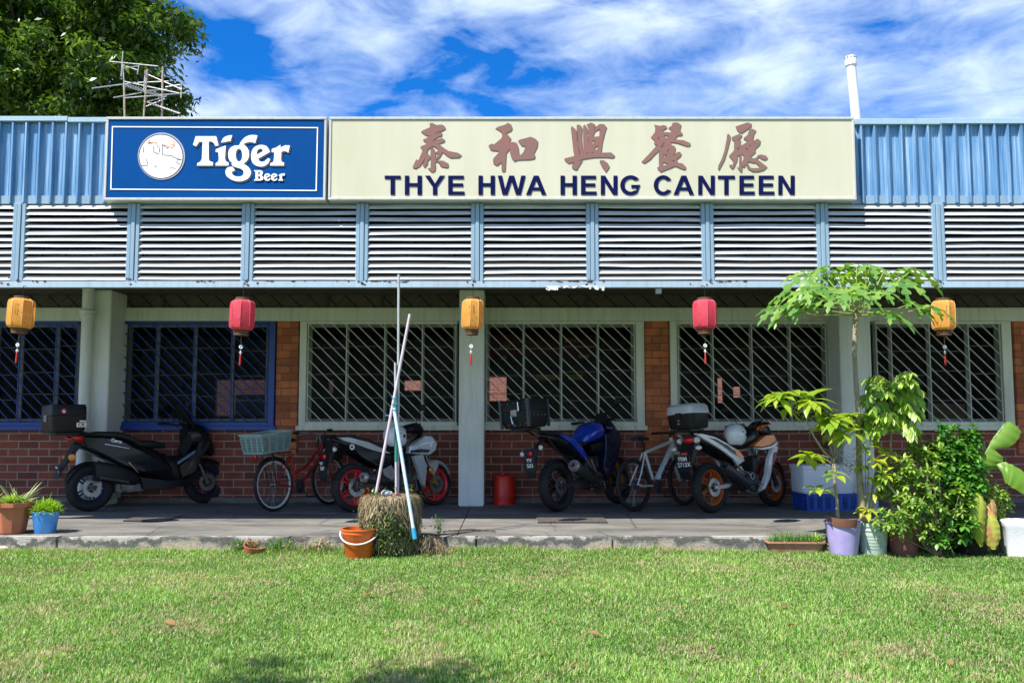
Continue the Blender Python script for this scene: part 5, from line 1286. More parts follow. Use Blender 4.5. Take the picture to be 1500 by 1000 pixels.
# slotted crate standing on the rack
M_CRATE = mat('grey_green_plastic', (.22, .34, .33), (.17, .27, .27), scale=5, rough=.5)
def slat_crate(name, label, loc, rot, d, m, rows=9, cols=4, taper=1.12, rimm=None, group=None):
    t = thing(name, label, 'crate', loc, rot, group=group); lx, ly, hz = d[0] / 2, d[1] / 2, d[2]; th = .006
    for (ax, sgn) in (('x', 1), ('x', -1), ('y', 1), ('y', -1)):
        b = MB(); L = ly if ax == 'x' else lx; D = lx if ax == 'x' else ly
        def pt(u, v, o):     # u along wall -1..1, v height 0..1
            k = 1 + (taper - 1) * v; a = (D * k - o) * sgn
            return (a, u * L * k, v * hz) if ax == 'x' else (u * L * k, a, v * hz)
        def slab(u0, u1, v0, v1, o0=0, o1=th):
            b.add([pt(u0, v0, o0), pt(u1, v0, o0), pt(u1, v1, o0), pt(u0, v1, o0), pt(u0, v0, o1), pt(u1, v0, o1), pt(u1, v1, o1), pt(u0, v1, o1)], [(0, 1, 2, 3), (7, 6, 5, 4), (0, 4, 5, 1), (1, 5, 6, 2), (2, 6, 7, 3), (3, 7, 4, 0)])
        slab(-1, 1, 0, .10); slab(-1, 1, .88, 1)
        for c in range(cols + 1):
            u = -1 + 2 * c / cols; slab(max(-1, u - .07), min(1, u + .07), .10, .88, -.003, th)
        for r_ in range(rows):
            v = .10 + .78 * (r_ + .25) / rows; slab(-1, 1, v, v + .78 * .5 / rows)
        b.build('crate_side', m, t, smooth=0)
    b = MB(); b.b2(-lx + .01, lx - .01, -ly + .01, ly - .01, .002, .010); b.build('crate_floor', m, t, smooth=0)
    b = MB(); k = taper
    for (x0, x1, y0, y1) in ((-lx * k - .012, lx * k + .012, -ly * k - .012, -ly * k + .004), (-lx * k - .012, lx * k + .012, ly * k - .004, ly * k + .012), (-lx * k - .012, -lx * k + .004, -ly * k + .0045, ly * k - .0045), (lx * k - .004, lx * k + .012, -ly * k + .0045, ly * k - .0045)):
        b.b2(x0, x1, y0, y1, hz + .001, hz + .013)
    b.build('crate_rim', rimm or m, t, smooth=0)
    return t
cr = on(bk, (-.10, -.0, .745))
slat_crate('plastic_crate', 'grey-green slotted plastic crate tied on the rear rack of the red bicycle', cr, (-.02, -.10, hd + .0), (.46, .34, .235), M_CRATE, 9, 4, 1.12, mat('pale_rim_plastic', (.40, .50, .48), rough=.45))

# silver mountain bicycle
WB = 1.07; loc, hd = place((931, 749), 1001, WB)
bm_ = thing('bicycle', 'silver mountain bicycle with thick lettered down tube, between the blue and orange motorcycles', 'bicycle', loc, (-.08, 0, hd), 'bicycles parked among the motorcycles')
M_AL = mat('brushed_silver_frame', (.70, .74, .76), (.6, .64, .66), rough=.35, metal=.15, coat=.4)
Rb = .335; bb = (.43, 0, .29)
bike_common(bm_, WB, Rb, bb, M_BLACK, M_AL)
b = MB(); ST = Vector((.27, 0, .74)); H = Vector((.86, 0, .88)); H0 = Vector((.895, 0, .77))
b.tube([ST, (.40, 0, .38)], .020, 10); b.tube([H + Vector((.005, 0, -.02)), ST + Vector((.02, 0, -.01))], [.024, .021], 10); b.tube([H + Vector((-.012, 0, .035)), H0 + Vector((.01, 0, -.03))], .027, 12)
b.tube([H0 + Vector((-.01, 0, .03)), Vector(bb) + Vector((.03, 0, .06))], [.040, .040], 14)
for s in (-1, 1):
    b.tube([(0, s * .065, Rb), (.14, s * .05, .31), (.40, s * .03, .30)], .011, 8); b.tube([(0, s * .065, Rb), (.10, s * .055, .47), (.25, s * .02, .72)], .010, 8)
f_ = b.build('frame', M_AL, bm_)
d_ = (Vector(bb) - H0).normalized(); c_ = H0.lerp(Vector(bb), .50)
text('frame_lettering', 'CHEVAL', .072, M_NAVY, facing(c_ + Vector((0, -.0415, 0)), -d_, Vector((0, 0, 1)).cross(Vector((0, 1, 0))) * 0 + Vector((-(-d_).z, 0, (-d_).x))), f_, .0025, .004, xs=1.25)
b = MB()
for s in (-1, 1): b.tube([(.925, s * .062, .70), (.985, s * .062, .52)], .017, 10); b.tube([(.985, s * .062, .52), (WB, s * .062, Rb)], .021, 10, 1)
b.tube([(.925, -.075, .70), (.925, .075, .70)], .022, 10); b.tube([(.915, 0, .72), (.90, 0, .76)], .02, 10); b.tube([(.975, -.07, .545), (1.0, -.055, .62), (1.0, .055, .62), (.975, .07, .545)], .014, 8)
b.build('fork', [M_AL, mat('fork_slider_white', (.60, .64, .66), rough=.35)], bm_)
b = MB(); b.tube([ST, (.235, 0, .88)], .014, 8); b.build('seat_post', M_BLACK, bm_)
b = MB(); b.loft([ring(.08, .905, .07, .028, 16, 2.4), ring(.15, .91, .078, .03, 16), ring(.24, .905, .05, .026, 16), ring(.37, .905, .018, .016, 16)]); b.build('saddle', M_SEAT, bm_)
b = MB(); b.tube([H, (.845, 0, .945), (.91, 0, .965)], .015, 8); b.tube([(.87, -.31, .985), (.90, -.12, .985), (.91, 0, .965), (.90, .12, .985), (.87, .31, .985)], .012, 8); h_ = b.build('handlebar', M_BLACK, bm_)
for s in (-1, 1):
    q = MB(); q.tube([(.865, s * .32, .985), (.885, s * .20, .985)], .017, 8); q.build('grip', M_BLACK, h_)
b = MB(); b.lathe([(.015, -.03), (.055, -.03), (.06, 0), (.02, .005)], (0, -.03, Rb), (0, 1, 0), 20); b.tube([(-.0, -.05, Rb - .03), (.03, -.05, Rb - .11)], .010, 6); b.build('derailleur', M_ENGINE, bm_)
b = MB(); b.box((.08, .0, .66), (.05, .10, .03)); b.build('rim_brake', M_ENGINE, bm_, bevel=.004)

# red oil tin between the column and the blue motorcycle
p = G(739, 738); rt = thing('oil_tin', 'red round oil tin with small cap, standing right of the middle column', 'tin', p)
M_TIN = mat('red_tin_paint', (.75, .025, .01), (.5, .018, .01), scale=6, rough=.35)
b = MB(); b.lathe([(0, .003), (.148, 0), (.152, .008), (.152, .02), (.147, .026), (.147, .355), (.153, .362), (.153, .375), (.147, .383), (.08, .40), (0, .405)], (0, 0, 0), (0, 0, 1), 36)
for zz in (.05, .075, .10): b.lathe([(.147, zz - .008), (.150, zz), (.147, zz + .008)], (0, 0, 0), (0, 0, 1), 36)
b.build('tin_body', M_TIN, rt)
b = MB(); b.lathe([(.03, 0), (.034, .0), (.034, .03), (.02, .035), (0, .036)], (-.02, 0, .398), (0, 0, 1), 16); b.tube([(-.02, 0, .43), (-.02, 0, .49)], .006, 6); b.ell((-.02, 0, .495), (.012, .012, .014), 10, 6); b.build('tin_cap', MATS['red_tin_paint'], rt)
b = MB()
for k in range(7): b.box((-.008 + random.uniform(-.012, .012), -.1478, .30 - k * .028), (random.uniform(.015, .035), .003, .006), (0, random.uniform(-.5, .5), 0))
b.build('faded_label', mat('faded_black_print', (.10, .02, .01), rough=.5), rt, smooth=0)
# ================================================================ lanterns
def lantern_mat(name, c, c2, ink):
    m, N, L, b, tc = node_mat(name); v = tc.outputs['Object']
    big = nz(N, L, v, 9, 4); sp = nz(N, L, mapping(N, L, v, (1, 1, .6)), 42, 3, .7)
    cc = ramp(N, L, big, [(.3, c), (.7, c2)])
    cc = mixc(N, L, ramp(N, L, sp, [(.60, (0, 0, 0)), (.68, (.8, .8, .8))]), cc, ink)
    L.new(cc, b.inputs['Base Color']); b.inputs['Roughness'].default_value = .7
    t = N.new('ShaderNodeBsdfTranslucent'); L.new(cc, t.inputs['Color']); mx = N.new('ShaderNodeMixShader'); mx.inputs[0].default_value = .4
    o = [n for n in N if n.type == 'OUTPUT_MATERIAL'][0]
    L.new(b.outputs[0], mx.inputs[1]); L.new(t.outputs[0], mx.inputs[2]); L.new(mx.outputs[0], o.inputs[0])
    return m
M_LY = lantern_mat('yellow_lantern_cloth', (.86, .47, .10), (.78, .34, .04), (.30, .10, .02))
M_LR = lantern_mat('red_lantern_cloth', (.80, .045, .10), (.68, .10, .14), (.28, .01, .02))
M_LBR = mat('lantern_ring_brown', (.16, .075, .04), (.10, .05, .03), scale=30, rough=.7)
M_STRING = mat('string', (.35, .30, .25)); M_TASSEL = mat('tassel_red', (.50, .03, .02), (.35, .02, .01), scale=60, rough=.9)
M_BEAD = mat('white_bead', (.75, .75, .72), rough=.4)
def lantern(px, py0, py1, wpx, m, label, rotz, ntas=0, seed=0):
    Y = YL - .11; c1 = P(px, py1, Y); c0 = P(px, py0, Y); hz = c0.z - c1.z; r = wpx / 2 / 139.5
    t = thing('lantern', label, 'lantern', c1, (R(((seed * 37) % 7 - 3) * .5), R(((seed * 53) % 9 - 4) * .55), rotz), 'lanterns hung along the louvre rail'); n = 8
    def rg(rr, z):
        return [(rr * math.cos(2 * PI * (k + .5) / n), rr * math.sin(2 * PI * (k + .5) / n), z) for k in range(n)]
    e0, e1 = hz * .15, hz * .93
    b = MB(); hh = e1 - e0
    b.loft([rg(r * .72, e0), rg(r * .93, e0 + hh * .07), rg(r * 1.0, e0 + hh * .17), rg(r * 1.01, e0 + hh * .5), rg(r * 1.0, e0 + hh * .85), rg(r * .93, e0 + hh * .94), rg(r * .70, e1)], cap=False)
    b.build('lantern_body', m, t, smooth=25)
    b = MB()
    for k in range(n):
        a = 2 * PI * (k + .5) / n; f = [(.72, 0), (.93, .07), (1.0, .17), (1.01, .5), (1.0, .85), (.93, .94), (.70, 1)]
        b.tube([(r * q * 1.01 * math.cos(a), r * q * 1.01 * math.sin(a), e0 + hh * z) for q, z in f], .0028, 5)
    b.build('lantern_ribs', mat('lantern_rib_red' if m is M_LR else 'lantern_rib_gold', (.62, .10, .12) if m is M_LR else (.80, .50, .20), rough=.5), t)
    b = MB(); b.lathe([(r * .60, e1 - .004), (r * .66, e1), (r * .66, e1 + .008), (r * .58, e1 + .012), (r * .62, e1 + .016), (r * .62, hz - .002), (r * .52, hz)], (0, 0, 0), (0, 0, 1), 20)
    b.build('lantern_top', M_LBR, t)
    b = MB(); b.lathe([(r * .70, e0 + .004), (r * .66, e0 - .004), (r * .58, e0 - .012), (r * .66, e0 - .016), (r * .64, e0 - .028), (r * .54, e0 - .032), (r * .62, e0 - .036), (r * .60, .006), (r * .50, 0)], (0, 0, 0), (0, 0, 1), 20)
    b.build('lantern_base', M_LBR, t)
    b = MB(); top = P(px, 419, Y).z - c1.z; b.tube([(0, 0, e1 - .01), (.002, 0, hz + .02), (0, .0, top), (0, .055, top + .015)], .0035, 6)
    b.build('cord', M_BLACK, t)
    b = MB(); rnd = random.Random(seed); sx = rnd.uniform(-.006, .006)
    b.tube([(0, 0, .0), (sx, 0, -.10)], .002, 5); b.tube([(sx, 0, -.135), (sx, 0, -.24)], .002, 5)
    tl = b.build('tassel_string', M_STRING, t)
    b = MB(); b.lathe([(.008, -.006), (.019, -.006), (.021, 0), (.019, .006), (.008, .006), (.006, 0), (.008, -.006)], (sx, 0, -.115), (.3, 1, 0), 18); b.build('ring_bead', M_BEAD, tl)
    b = MB(); b.tube([(sx - .014, 0, -.18), (sx, 0, -.155), (sx + .014, 0, -.18)], .004, 6); b.tube([(sx, 0, -.155), (sx, 0, -.19)], .006, 6); b.build('bow', M_BEAD, tl)
    b = MB(); b.lathe([(.002, 0), (.008, -.01), (.008, -.03), (.011, -.10), (.009, -.115), (0, -.118)], (sx, 0, -.19), (0, 0, 1), 10); b.build('tassel', M_TASSEL, tl)
    if m is M_LY:                                       # columns of faded characters, unreadable at this size
        b = MB(); a = -PI / 2 + rnd.uniform(-.15, .1) - rotz
        for c in range(3):
            for k in range(rnd.randint(5, 9)):
                ux = Vector((-math.sin(a), math.cos(a), 0)); f = Vector((math.cos(a), math.sin(a), 0)) * (r * .945)
                o = f - ux * (.022 - c * .02 + rnd.uniform(-.002, .002)) + Vector((0, 0, e0 + hh * (.78 - k * .055)))
                b.box(o, (.009 if rnd.random() < .6 else .004, .004, .003 if rnd.random() < .6 else .008), (0, 0, a + PI / 2))
        b.build('faded_characters', mat('ink_brown', (.16, .07, .02)), t, smooth=0)
    return t
lantern(28, 434, 489, 36, M_LY, 'yellow lantern hanging in front of the far-left window with blue bars', .2, seed=1)
lantern(353, 436, 492, 35, M_LR, 'red lantern hanging before the window with the blue frame', .55, seed=2)
lantern(691, 435, 491, 31, M_LY, 'yellow lantern hanging in front of the middle column', .25, seed=3)
lantern(1033, 436, 490, 34, M_LR, 'red lantern hanging above the orange motorcycle and its silver lidded box', .42, seed=4)
lantern(1383, 437, 492, 33, M_LY, 'yellow lantern hanging beside the papaya leaves', .4, seed=5)

# ================================================================ small things on the pavement and lawn
def pot(t, r0, r1, h, m, name='pot', lip=.012, liph=.03, soil=.03, seg=36):
    b = MB(); b.lathe([(0, 0), (r0 * .9, 0), (r0, .006), (r1, h - liph), (r1 + lip, h - liph + .003), (r1 + lip, h - .003), (r1 + lip * .4, h), (r1 - .008, h), (r1 - .012, h - soil)], (0, 0, 0), (0, 0, 1), seg)
    p_ = b.build(name, m, t)
    b = MB(); b.lathe([(0, h - soil + .006), (r1 * .5, h - soil + .01), (r1 - .010, h - soil)], (0, 0, 0), (0, 0, 1), 24); b.build('soil', mat('potting_soil', (.05, .033, .02), (.09, .06, .035), scale=40, rough=.95, bump=.8), t)
    return p_
def leaf(b, base, d, L, Wd, droop=.4, up=(0, 0, 1), n=4, cup=.15, twist=0.0, shape=None, mi=None):
    """one leaf blade: two strips of quads each side of the midrib"""
    base = Vector(base); d = Vector(d).normalized(); up = Vector(up)
    side = d.cross(up)
    if side.length < 1e-3: side = d.cross(Vector((1, 0, 0)))
    side.normalize()
    if twist: side = Matrix.Rotation(twist, 3, d) @ side
    nrm = side.cross(d).normalized()
    vs = []; pos = base.copy(); cur = d.copy(); sh = shape or [.0, .62, 1.0, .78, .35, 0.0] if n == 5 else (shape or [.05, .85, 1.0, .6, 0.0])
    n_ = len(sh) - 1
    for i in range(n_ + 1):
        w = Wd / 2 * sh[i]; nn = side.cross(cur).normalized()
        vs += [pos - side * w + nn * w * cup, pos, pos + side * w + nn * w * cup]
        cur = (cur + Vector((0, 0, -droop / n_))).normalized(); pos = pos + cur * (L / n_)
    fs = []
    for i in range(n_):
        a = i * 3; fs += [(a, a + 1, a + 4, a + 3), (a + 1, a + 2, a + 5, a + 4)]
    b.add(vs, fs, mi)
def blade(b, base, d, L, w, droop, mi=None):
    leaf(b, base, d, L, w, droop, shape=[.8, 1, .85, .5, 0], cup=.4, mi=mi)
def rdir(rnd, zmin=-1, zmax=1):
    z = rnd.uniform(zmin, zmax); a = rnd.uniform(0, 2 * PI); r = math.sqrt(max(0, 1 - z * z)); return Vector((r * math.cos(a), r * math.sin(a), z))

M_TERRA = mat('terracotta', (.42, .145, .065), (.34, .11, .05), scale=5, rough=.7, bump=.15, bscale=50)
M_BLUEPOT = mat('blue_pot_plastic', (.03, .22, .62), (.10, .32, .70), scale=6, rough=.4)
L_LIME = leafmat('lime_leaves', (.16, .36, .02), (.38, .50, .05)); L_GREEN = leafmat('green_leaves', (.045, .15, .018), (.14, .30, .03))
L_DEEP = leafmat('deep_green_leaves', (.022, .075, .012), (.07, .17, .02)); L_AGAVE = leafmat('striped_blade_leaves', (.13, .22, .12), (.40, .45, .22), .15)
L_SAGE = leafmat('sage_weeds', (.03, .075, .015), (.16, .26, .06)); L_YELLOW = leafmat('yellow_green_leaves', (.20, .34, .02), (.52, .50, .05), cc=(.60, .38, .04)); L_MANGO = leafmat('mango_leaves', (.15, .30, .02), (.42, .48, .05), .4, .35)
L_PAPAYA = leafmat('papaya_leaves', (.06, .20, .025), (.24, .38, .07), .35, .4); L_BANANA = leafmat('banana_leaves', (.13, .27, .025), (.20, .34, .04), .35, .4)
L_DRY = leafmat('dry_straw', (.10, .07, .04), (.46, .37, .23), .2, .8); L_BROWN = leafmat('brown_leaves', (.20, .085, .03), (.34, .20, .09), .2, .8)
M_BARK = mat('pale_bark', (.34, .28, .20), (.20, .17, .11), scale=22, rough=.85, bump=.6, bscale=40); M_BARKD = mat('dark_bark', (.06, .045, .03), (.10, .08, .05), scale=10, rough=.9, bump=.6, bscale=20)
M_STEMG = mat('green_stem', (.20, .28, .06), (.30, .33, .10), scale=20, rough=.6)

rnd = random.Random(5)
g0 = G(17, 780.5)
t = thing('potted_plant', 'big terracotta pot of striped agave blades at the pavement edge, beside the blue pot', 'potted plant', g0)
b = MB(); R0 = .135; R1 = .175; hp = .315; n_ = 8
b.lathe([(0, 0), (R0 * .92, 0), (R0, .01), (R1, hp - .05), (R1 + .03, hp - .045), (R1 + .03, hp), (R1 + .012, hp), (R1, hp - .03)], (0, 0, 0), (0, 0, 1), 10, ux=(1, .2, 0))
b.build('pot', M_TERRA, t, smooth=20, bevel=.004)
b = MB(); b.lathe([(0, hp - .02), (R1, hp - .032)], (0, 0, 0), (0, 0, 1), 20); b.build('soil', mat('potting_soil', (.05, .033, .02), (.09, .06, .035), scale=40, rough=.95, bump=.8), t)
b = MB()
for k in range(26):
    d = rdir(rnd, .35, .95); blade(b, (rnd.uniform(-.05, .10), rnd.uniform(-.05, .05), hp - .03), d, rnd.uniform(.20, .34), rnd.uniform(.016, .028), rnd.uniform(.1, .7))
b.build('foliage', L_AGAVE, t)
b = MB()
for k in range(260):
    a = rnd.uniform(0, 2 * PI); r = rnd.uniform(0, .19); d = rdir(rnd, .0, .9); leaf(b, (r * math.cos(a), r * math.sin(a), hp - .02 + rnd.uniform(0, .07)), d, rnd.uniform(.04, .09), .016, .6)
b.build('low_foliage', L_LIME, t)
g1 = G(66, 780)
t = thing('potted_plant', 'small bright blue pot of bushy lime green leaves at the pavement edge', 'potted plant', g1)
b = MB(); b.lathe([(0, 0), (.095, 0), (.10, .006), (.128, .20), (.134, .205), (.134, .222), (.124, .222), (.118, .19)], (0, 0, 0), (0, 0, 1), 36); b.build('pot', M_BLUEPOT, t)
b = MB(); b.lathe([(0, .2), (.12, .19)], (0, 0, 0), (0, 0, 1), 24); b.build('soil', MATS['potting_soil'], t)
b = MB()
for k in range(900):
    u = rdir(rnd, -.1, 1); p = Vector((u.x * .155, u.y * .145, .215 + u.z * .11)) * 1.0; p = Vector((0, 0, .2)) + (p - Vector((0, 0, .2))) * rnd.uniform(.45, 1)
    d = (u + rdir(rnd, -.3, 1) * .8).normalized(); leaf(b, p, d, rnd.uniform(.03, .065), .011, .7, shape=[.3, 1, .8, 0])
for k in range(5): blade(b, (0, 0, .22), (rnd.uniform(-.2, .9), rnd.uniform(-.4, .4), 1), rnd.uniform(.16, .22), .012, .4)
b.build('foliage', L_LIME, t)

# orange bucket
g2 = P(526, 808, 8.66); g2.z = LAWN_Z; t = thing('bucket', 'orange plastic bucket with white handle on the grass by the stump planter', 'bucket', g2)
M_ORB = mat('orange_plastic', (.72, .13, .015), (.62, .12, .02), scale=4, rough=.4); hb = .285
b = MB(); b.lathe([(0, 0), (.118, 0), (.124, .008), (.158, hb - .05), (.163, hb - .045), (.163, hb - .02), (.172, hb - .012), (.172, hb), (.160, hb), (.155, hb - .05), (.120, .02), (0, .018)], (0, 0, 0), (0, 0, 1), 40); b.build('pail', M_ORB, t)
b = MB(); pts = []
for k in range(25):
    a = PI * k / 24; pts.append((.178 * math.cos(a), -.176 * math.sin(a), hb - .035 - .095 * math.sin(a)))
b.tube(pts, .0075, 8); b.build('handle', mat('white_plastic', (.78, .76, .80), rough=.4), t)
b = MB(); b.box((.182, .0, hb - .01), (.05, .07, .035), (.2, .4, .3)); b.build('handle_ear', MATS['white_plastic'], t, bevel=.01)

# stump planter wrapped in dry roots
cs = P(571, 800, 8.92); cs.z = LAWN_Z; TOPZ = P(571, 728, 8.78).z - LAWN_Z
t = thing('stump_planter', 'round stump wrapped in hanging dry roots and small weeds beside the orange bucket', 'planter', cs)
b = MB(); b.lathe([(0, 0), (.25, 0), (.252, .03), (.245, TOPZ * .5), (.26, TOPZ - .09), (.25, TOPZ - .03), (.21, TOPZ - .01), (0, TOPZ)], (0, 0, 0), (0, 0, 1), 30); b.build('stump', mat('stump_bark', (.13, .09, .055), (.24, .18, .11), scale=14, rough=.95, bump=.9, bscale=30, stretch=(1, 1, .25)), t)
b = MB()
for k in range(3000):
    a = rnd.uniform(0, 2 * PI); z0 = TOPZ * (1 - rnd.random() ** 1.7 * .75); r = .262 + rnd.uniform(-.012, .03); L_ = rnd.uniform(.08, .26)
    p = Vector((r * math.cos(a), r * math.sin(a), z0)); q = []
    ta = a; rr = r
    for j in range(4):
        q.append((rr * math.cos(ta), rr * math.sin(ta), z0 - L_ * j / 3 if z0 - L_ * j / 3 > .01 else .01)); ta += rnd.uniform(-.13, .13); rr += rnd.uniform(-.014, .022)
    w_ = rnd.uniform(.0022, .0045); tx = Vector((-math.sin(a), math.cos(a), 0)) * w_
    b.add([Vector(x) - tx for x in q] + [Vector(x) + tx for x in q], [(0, 1, 5, 4), (1, 2, 6, 5), (2, 3, 7, 6)])
for k in range(900):
    a = rnd.uniform(0, 2 * PI); r = rnd.uniform(.12, .27); p = Vector((r * math.cos(a), r * math.sin(a), TOPZ + rnd.uniform(-.01, .02))); d = Vector((math.cos(a) + rnd.uniform(-.5, .5), math.sin(a) + rnd.uniform(-.5, .5), rnd.uniform(-.2, .7)))
    leaf(b, p, d, rnd.uniform(.05, .12), .005, 1.8, shape=[1, 1, .8, .5])
b.build('dry_roots', L_DRY, t)
b = MB()
for (x, z, s_, n_) in ((-.16, TOPZ + .01, .07, 60), (.20, TOPZ + .015, .06, 30), (-.02, TOPZ, .05, 30), (-.02, .25, .12, 260), (.0, .12, .15, 300), (-.27, .30, .07, 90), (.22, .20, .09, 130), (.12, .28, .10, 130), (-.14, .30, .08, 120), (.27, .08, .1, 60), (-.2, .06, .1, 160), (-.1, .18, .08, 160), (.05, .38, .06, 70)):
    for k in range(n_):
        px_ = x + rnd.gauss(0, s_ * .6); y_ = -math.sqrt(max(.0, .275 ** 2 - px_ ** 2)) - abs(rnd.gauss(0, .03)) if z < TOPZ else rnd.uniform(-.22, .05)
        leaf(b, (px_, y_, max(.02, z + rnd.gauss(0, s_ * .7))), Vector((rnd.uniform(-1, 1), rnd.uniform(-1, .2), rnd.uniform(-.3, 1))), rnd.uniform(.022, .05), .020, .5, shape=[.2, 1, .9, 0])
b.build('weeds', L_SAGE, t)
b = MB(); b.box((.10, -.05, TOPZ + .012), (.16, .10, .03), (0, .04, .2)); b.build('brick_piece', mat('pinkish_brick', (.42, .24, .17), (.34, .2, .15), scale=12, rough=.9), t, bevel=.006)
b = MB(); b.ell((-.03, -.10, TOPZ + .035), (.05, .04, .035), 12, 8); b.ell((.0, -.09, TOPZ + .03), (.04, .035, .03), 10, 8); cw = b.build('crumpled_rag', mat('grey_rag', (.50, .52, .56), (.25, .27, .3), scale=30, rough=.9, bump=.9, bscale=25), t)
# poles
def pole(label, pts, r, mats, bands=None):
    p0 = Vector(pts[0]); t_ = thing('pole', label, 'pole', p0)
    for (a, c_, m_, rr) in mats:
        b = MB(); A_ = Vector(pts[0]).lerp(Vector(pts[1]), a) - p0; C_ = Vector(pts[0]).lerp(Vector(pts[1]), c_) - p0
        b.tube([A_, A_.lerp(C_, .5), C_], rr, 10); b.build('shaft', m_, t_)
    return t_
M_PGREY = mat('grey_pipe', (.42, .46, .46), (.30, .33, .34), scale=9, rough=.45); M_PMAUVE = mat('mauve_stick', (.55, .47, .52), (.42, .36, .40), scale=10, rough=.55)
M_PGREEN = mat('green_sleeve', (.02, .26, .20), rough=.4); M_PBLUE = mat('pale_blue_stick', (.42, .58, .70), (.62, .60, .68), scale=5, rough=.45); M_TAPE = mat('blue_tape', (.02, .30, .50), rough=.5)
yb = 8.84
tz = TOPZ + LAWN_Z
pole('thin grey upright pole, tallest of those tied above the stump', [P(583, 722, yb), P(584, 402, yb + .02)], .012, [(0, .36, M_PMAUVE, .011), (.362, 1, M_PGREY, .0125)])
pole('green sleeved stick standing on the stump, shorter than the others', [P(580.5, 722, yb - .03), P(579, 531, yb - .01)], .012, [(0, .24, M_PMAUVE, .012), (.241, .76, M_PGREEN, .0145), (.761, 1, M_PGREY, .012)])
pole('mauve stick leaning to the right across the tied poles', [P(551, 722, yb - .10), P(600.5, 460, yb - .04)], .014, [(0, 1, M_PMAUVE, .0145)])
pole('pale blue stick slanting down from the tied poles to the grass', [P(608, 789, 8.58), P(577, 597, yb - .07)], .016, [(0, .08, M_TAPE, .023), (.081, 1, M_PBLUE, .017)])
b = MB()
for k in range(3):
    pts = []; c0 = P(578, 600 - k * 9, yb - .06)
    for j in range(14):
        a = 2 * PI * j / 12; pts.append(c0 + Vector((math.cos(a) * .028, math.sin(a) * .035, rnd.uniform(-.008, .008))))
    b.tube(pts, .004, 5)
c0 = P(578, 608, yb - .06); b.tube([c0, c0 + Vector((-.09, -.01, -.002))], .005, 5); b.tube([c0 + Vector((0, 0, .05)), c0 + Vector((-.05, -.01, .06))], .004, 5); b.tube([c0, c0 + Vector((.01, -.02, -.08)), c0 + Vector((.012, -.02, -.14))], .004, 5)
o_ = b.build('tied_string', M_TAPE); tag(o_, 'blue string binding the upright poles together above the stump', 'string')
# straw heap right of the stump and weeds
t = thing('straw_heap', 'heap of dry straw and roots on the kerb right of the stump', 'straw', P(625, 802, 8.93) + Vector((0, 0, 0)))
t.location.z = LAWN_Z
b = MB()
for k in range(1300):
    a = rnd.gauss(0, 1); x = rnd.gauss(0.02, .13); y = rnd.gauss(-.02, .06); h = max(.01, .20 * math.exp(-(x / .2) ** 2)) * rnd.uniform(.3, 1)
    leaf(b, (x, y, h), Vector((rnd.uniform(-1, 1), rnd.uniform(-1, .3), rnd.uniform(-.5, .6))), rnd.uniform(.05, .14), .004, 1.6, shape=[1, 1, .8, .5])
b.build('straw', L_DRY, t)
def weed(label, p, n, s_, m, h=.12, name='weed', L_=(.03, .07), w=.012):
    t = thing(name, label, 'weed', p)
    b = MB()
    for k in range(n):
        a = rnd.uniform(0, 2 * PI); r = abs(rnd.gauss(0, s_)); leaf(b, (r * math.cos(a), r * math.sin(a) * .6, rnd.uniform(0, h)), rdir(rnd, -.1, 1), rnd.uniform(*L_), w, .8, shape=[.3, 1, .8, 0])
    b.build('foliage', m, t)
    b = MB()
    for k in range(max(4, n // 14)): b.tube([(rnd.gauss(0, s_ * .3), rnd.gauss(0, s_ * .2), 0), (rnd.gauss(0, s_ * .7), rnd.gauss(0, s_ * .3), h * rnd.uniform(.6, 1.2))], .0018, 4)
    b.build('stem', M_STEMG, t); return t
weed('small leafy weed sprouting from the pavement joint right of the straw', G(643, 783), 70, .035, L_GREEN, .17)
t = thing('trailing_twigs', 'thin dark dry twigs lying on the pavement right of the stump', 'twigs', G(680, 778))
for k in range(5):
    b = MB(); x = rnd.uniform(-.25, -.1); y = rnd.uniform(-.05, .1); b.tube([(x, y, .006), (x + .2, y + rnd.uniform(-.05, .05), .02), (x + .45, y + rnd.uniform(-.08, .08), .006)], .0035, 5); b.build('twig', M_BARKD, t)
gp = G(400, 797, LAWN_Z); gp.y = min(gp.y, 8.9)
t = thing('broken_pot', 'half buried broken terracotta pot in weeds below the red bicycle', 'pot', gp)
b = MB(); b.lathe([(.07, 0), (.10, .10), (.11, .10), (.082, 0)], (0, 0, 0), (.15, -.2, 1), 24, a0=0, a1=4.6); b.build('shard', M_TERRA, t)
b = MB(); b.lathe([(0, .05), (.085, .05)], (0, 0, 0), (0, 0, 1), 16); b.build('soil', MATS['potting_soil'], t)
for i, (px, py, lab, m_, n_, s_) in enumerate(((375, 800, 'dull green weeds left of the broken pot at the kerb', L_GREEN, 160, .09), (425, 800, 'low green weeds just right of the broken pot', L_GREEN, 200, .10), (400, 792, 'dry straggly weeds over the broken pot', L_DRY, 160, .08), (478, 802, 'dry reddish weeds at the kerb left of the orange bucket', L_DRY, 200, .12), (1158, 792, 'tall grassy weeds beside the left end of the planter trough', L_LIME, 140, .06), (600, 806, 'dark green weeds at the foot of the stump', L_GREEN, 160, .08))):
    g_ = G(px, py, LAWN_Z); g_.y = min(g_.y, 8.98); weed(lab, g_, n_, s_, m_, .12 if i != 4 else .16)
# pink stone
g_ = G(7, 808, LAWN_Z); t = MB(); t.ell((0, 0, .03), (.07, .05, .045), 16, 10); o_ = t.build('stone', mat('pink_stone', (.62, .42, .38), (.5, .36, .32), scale=10, rough=.9, bump=.5)); o_.location = g_; tag(o_, 'pale pink stone on the grass against the kerb', 'stone')
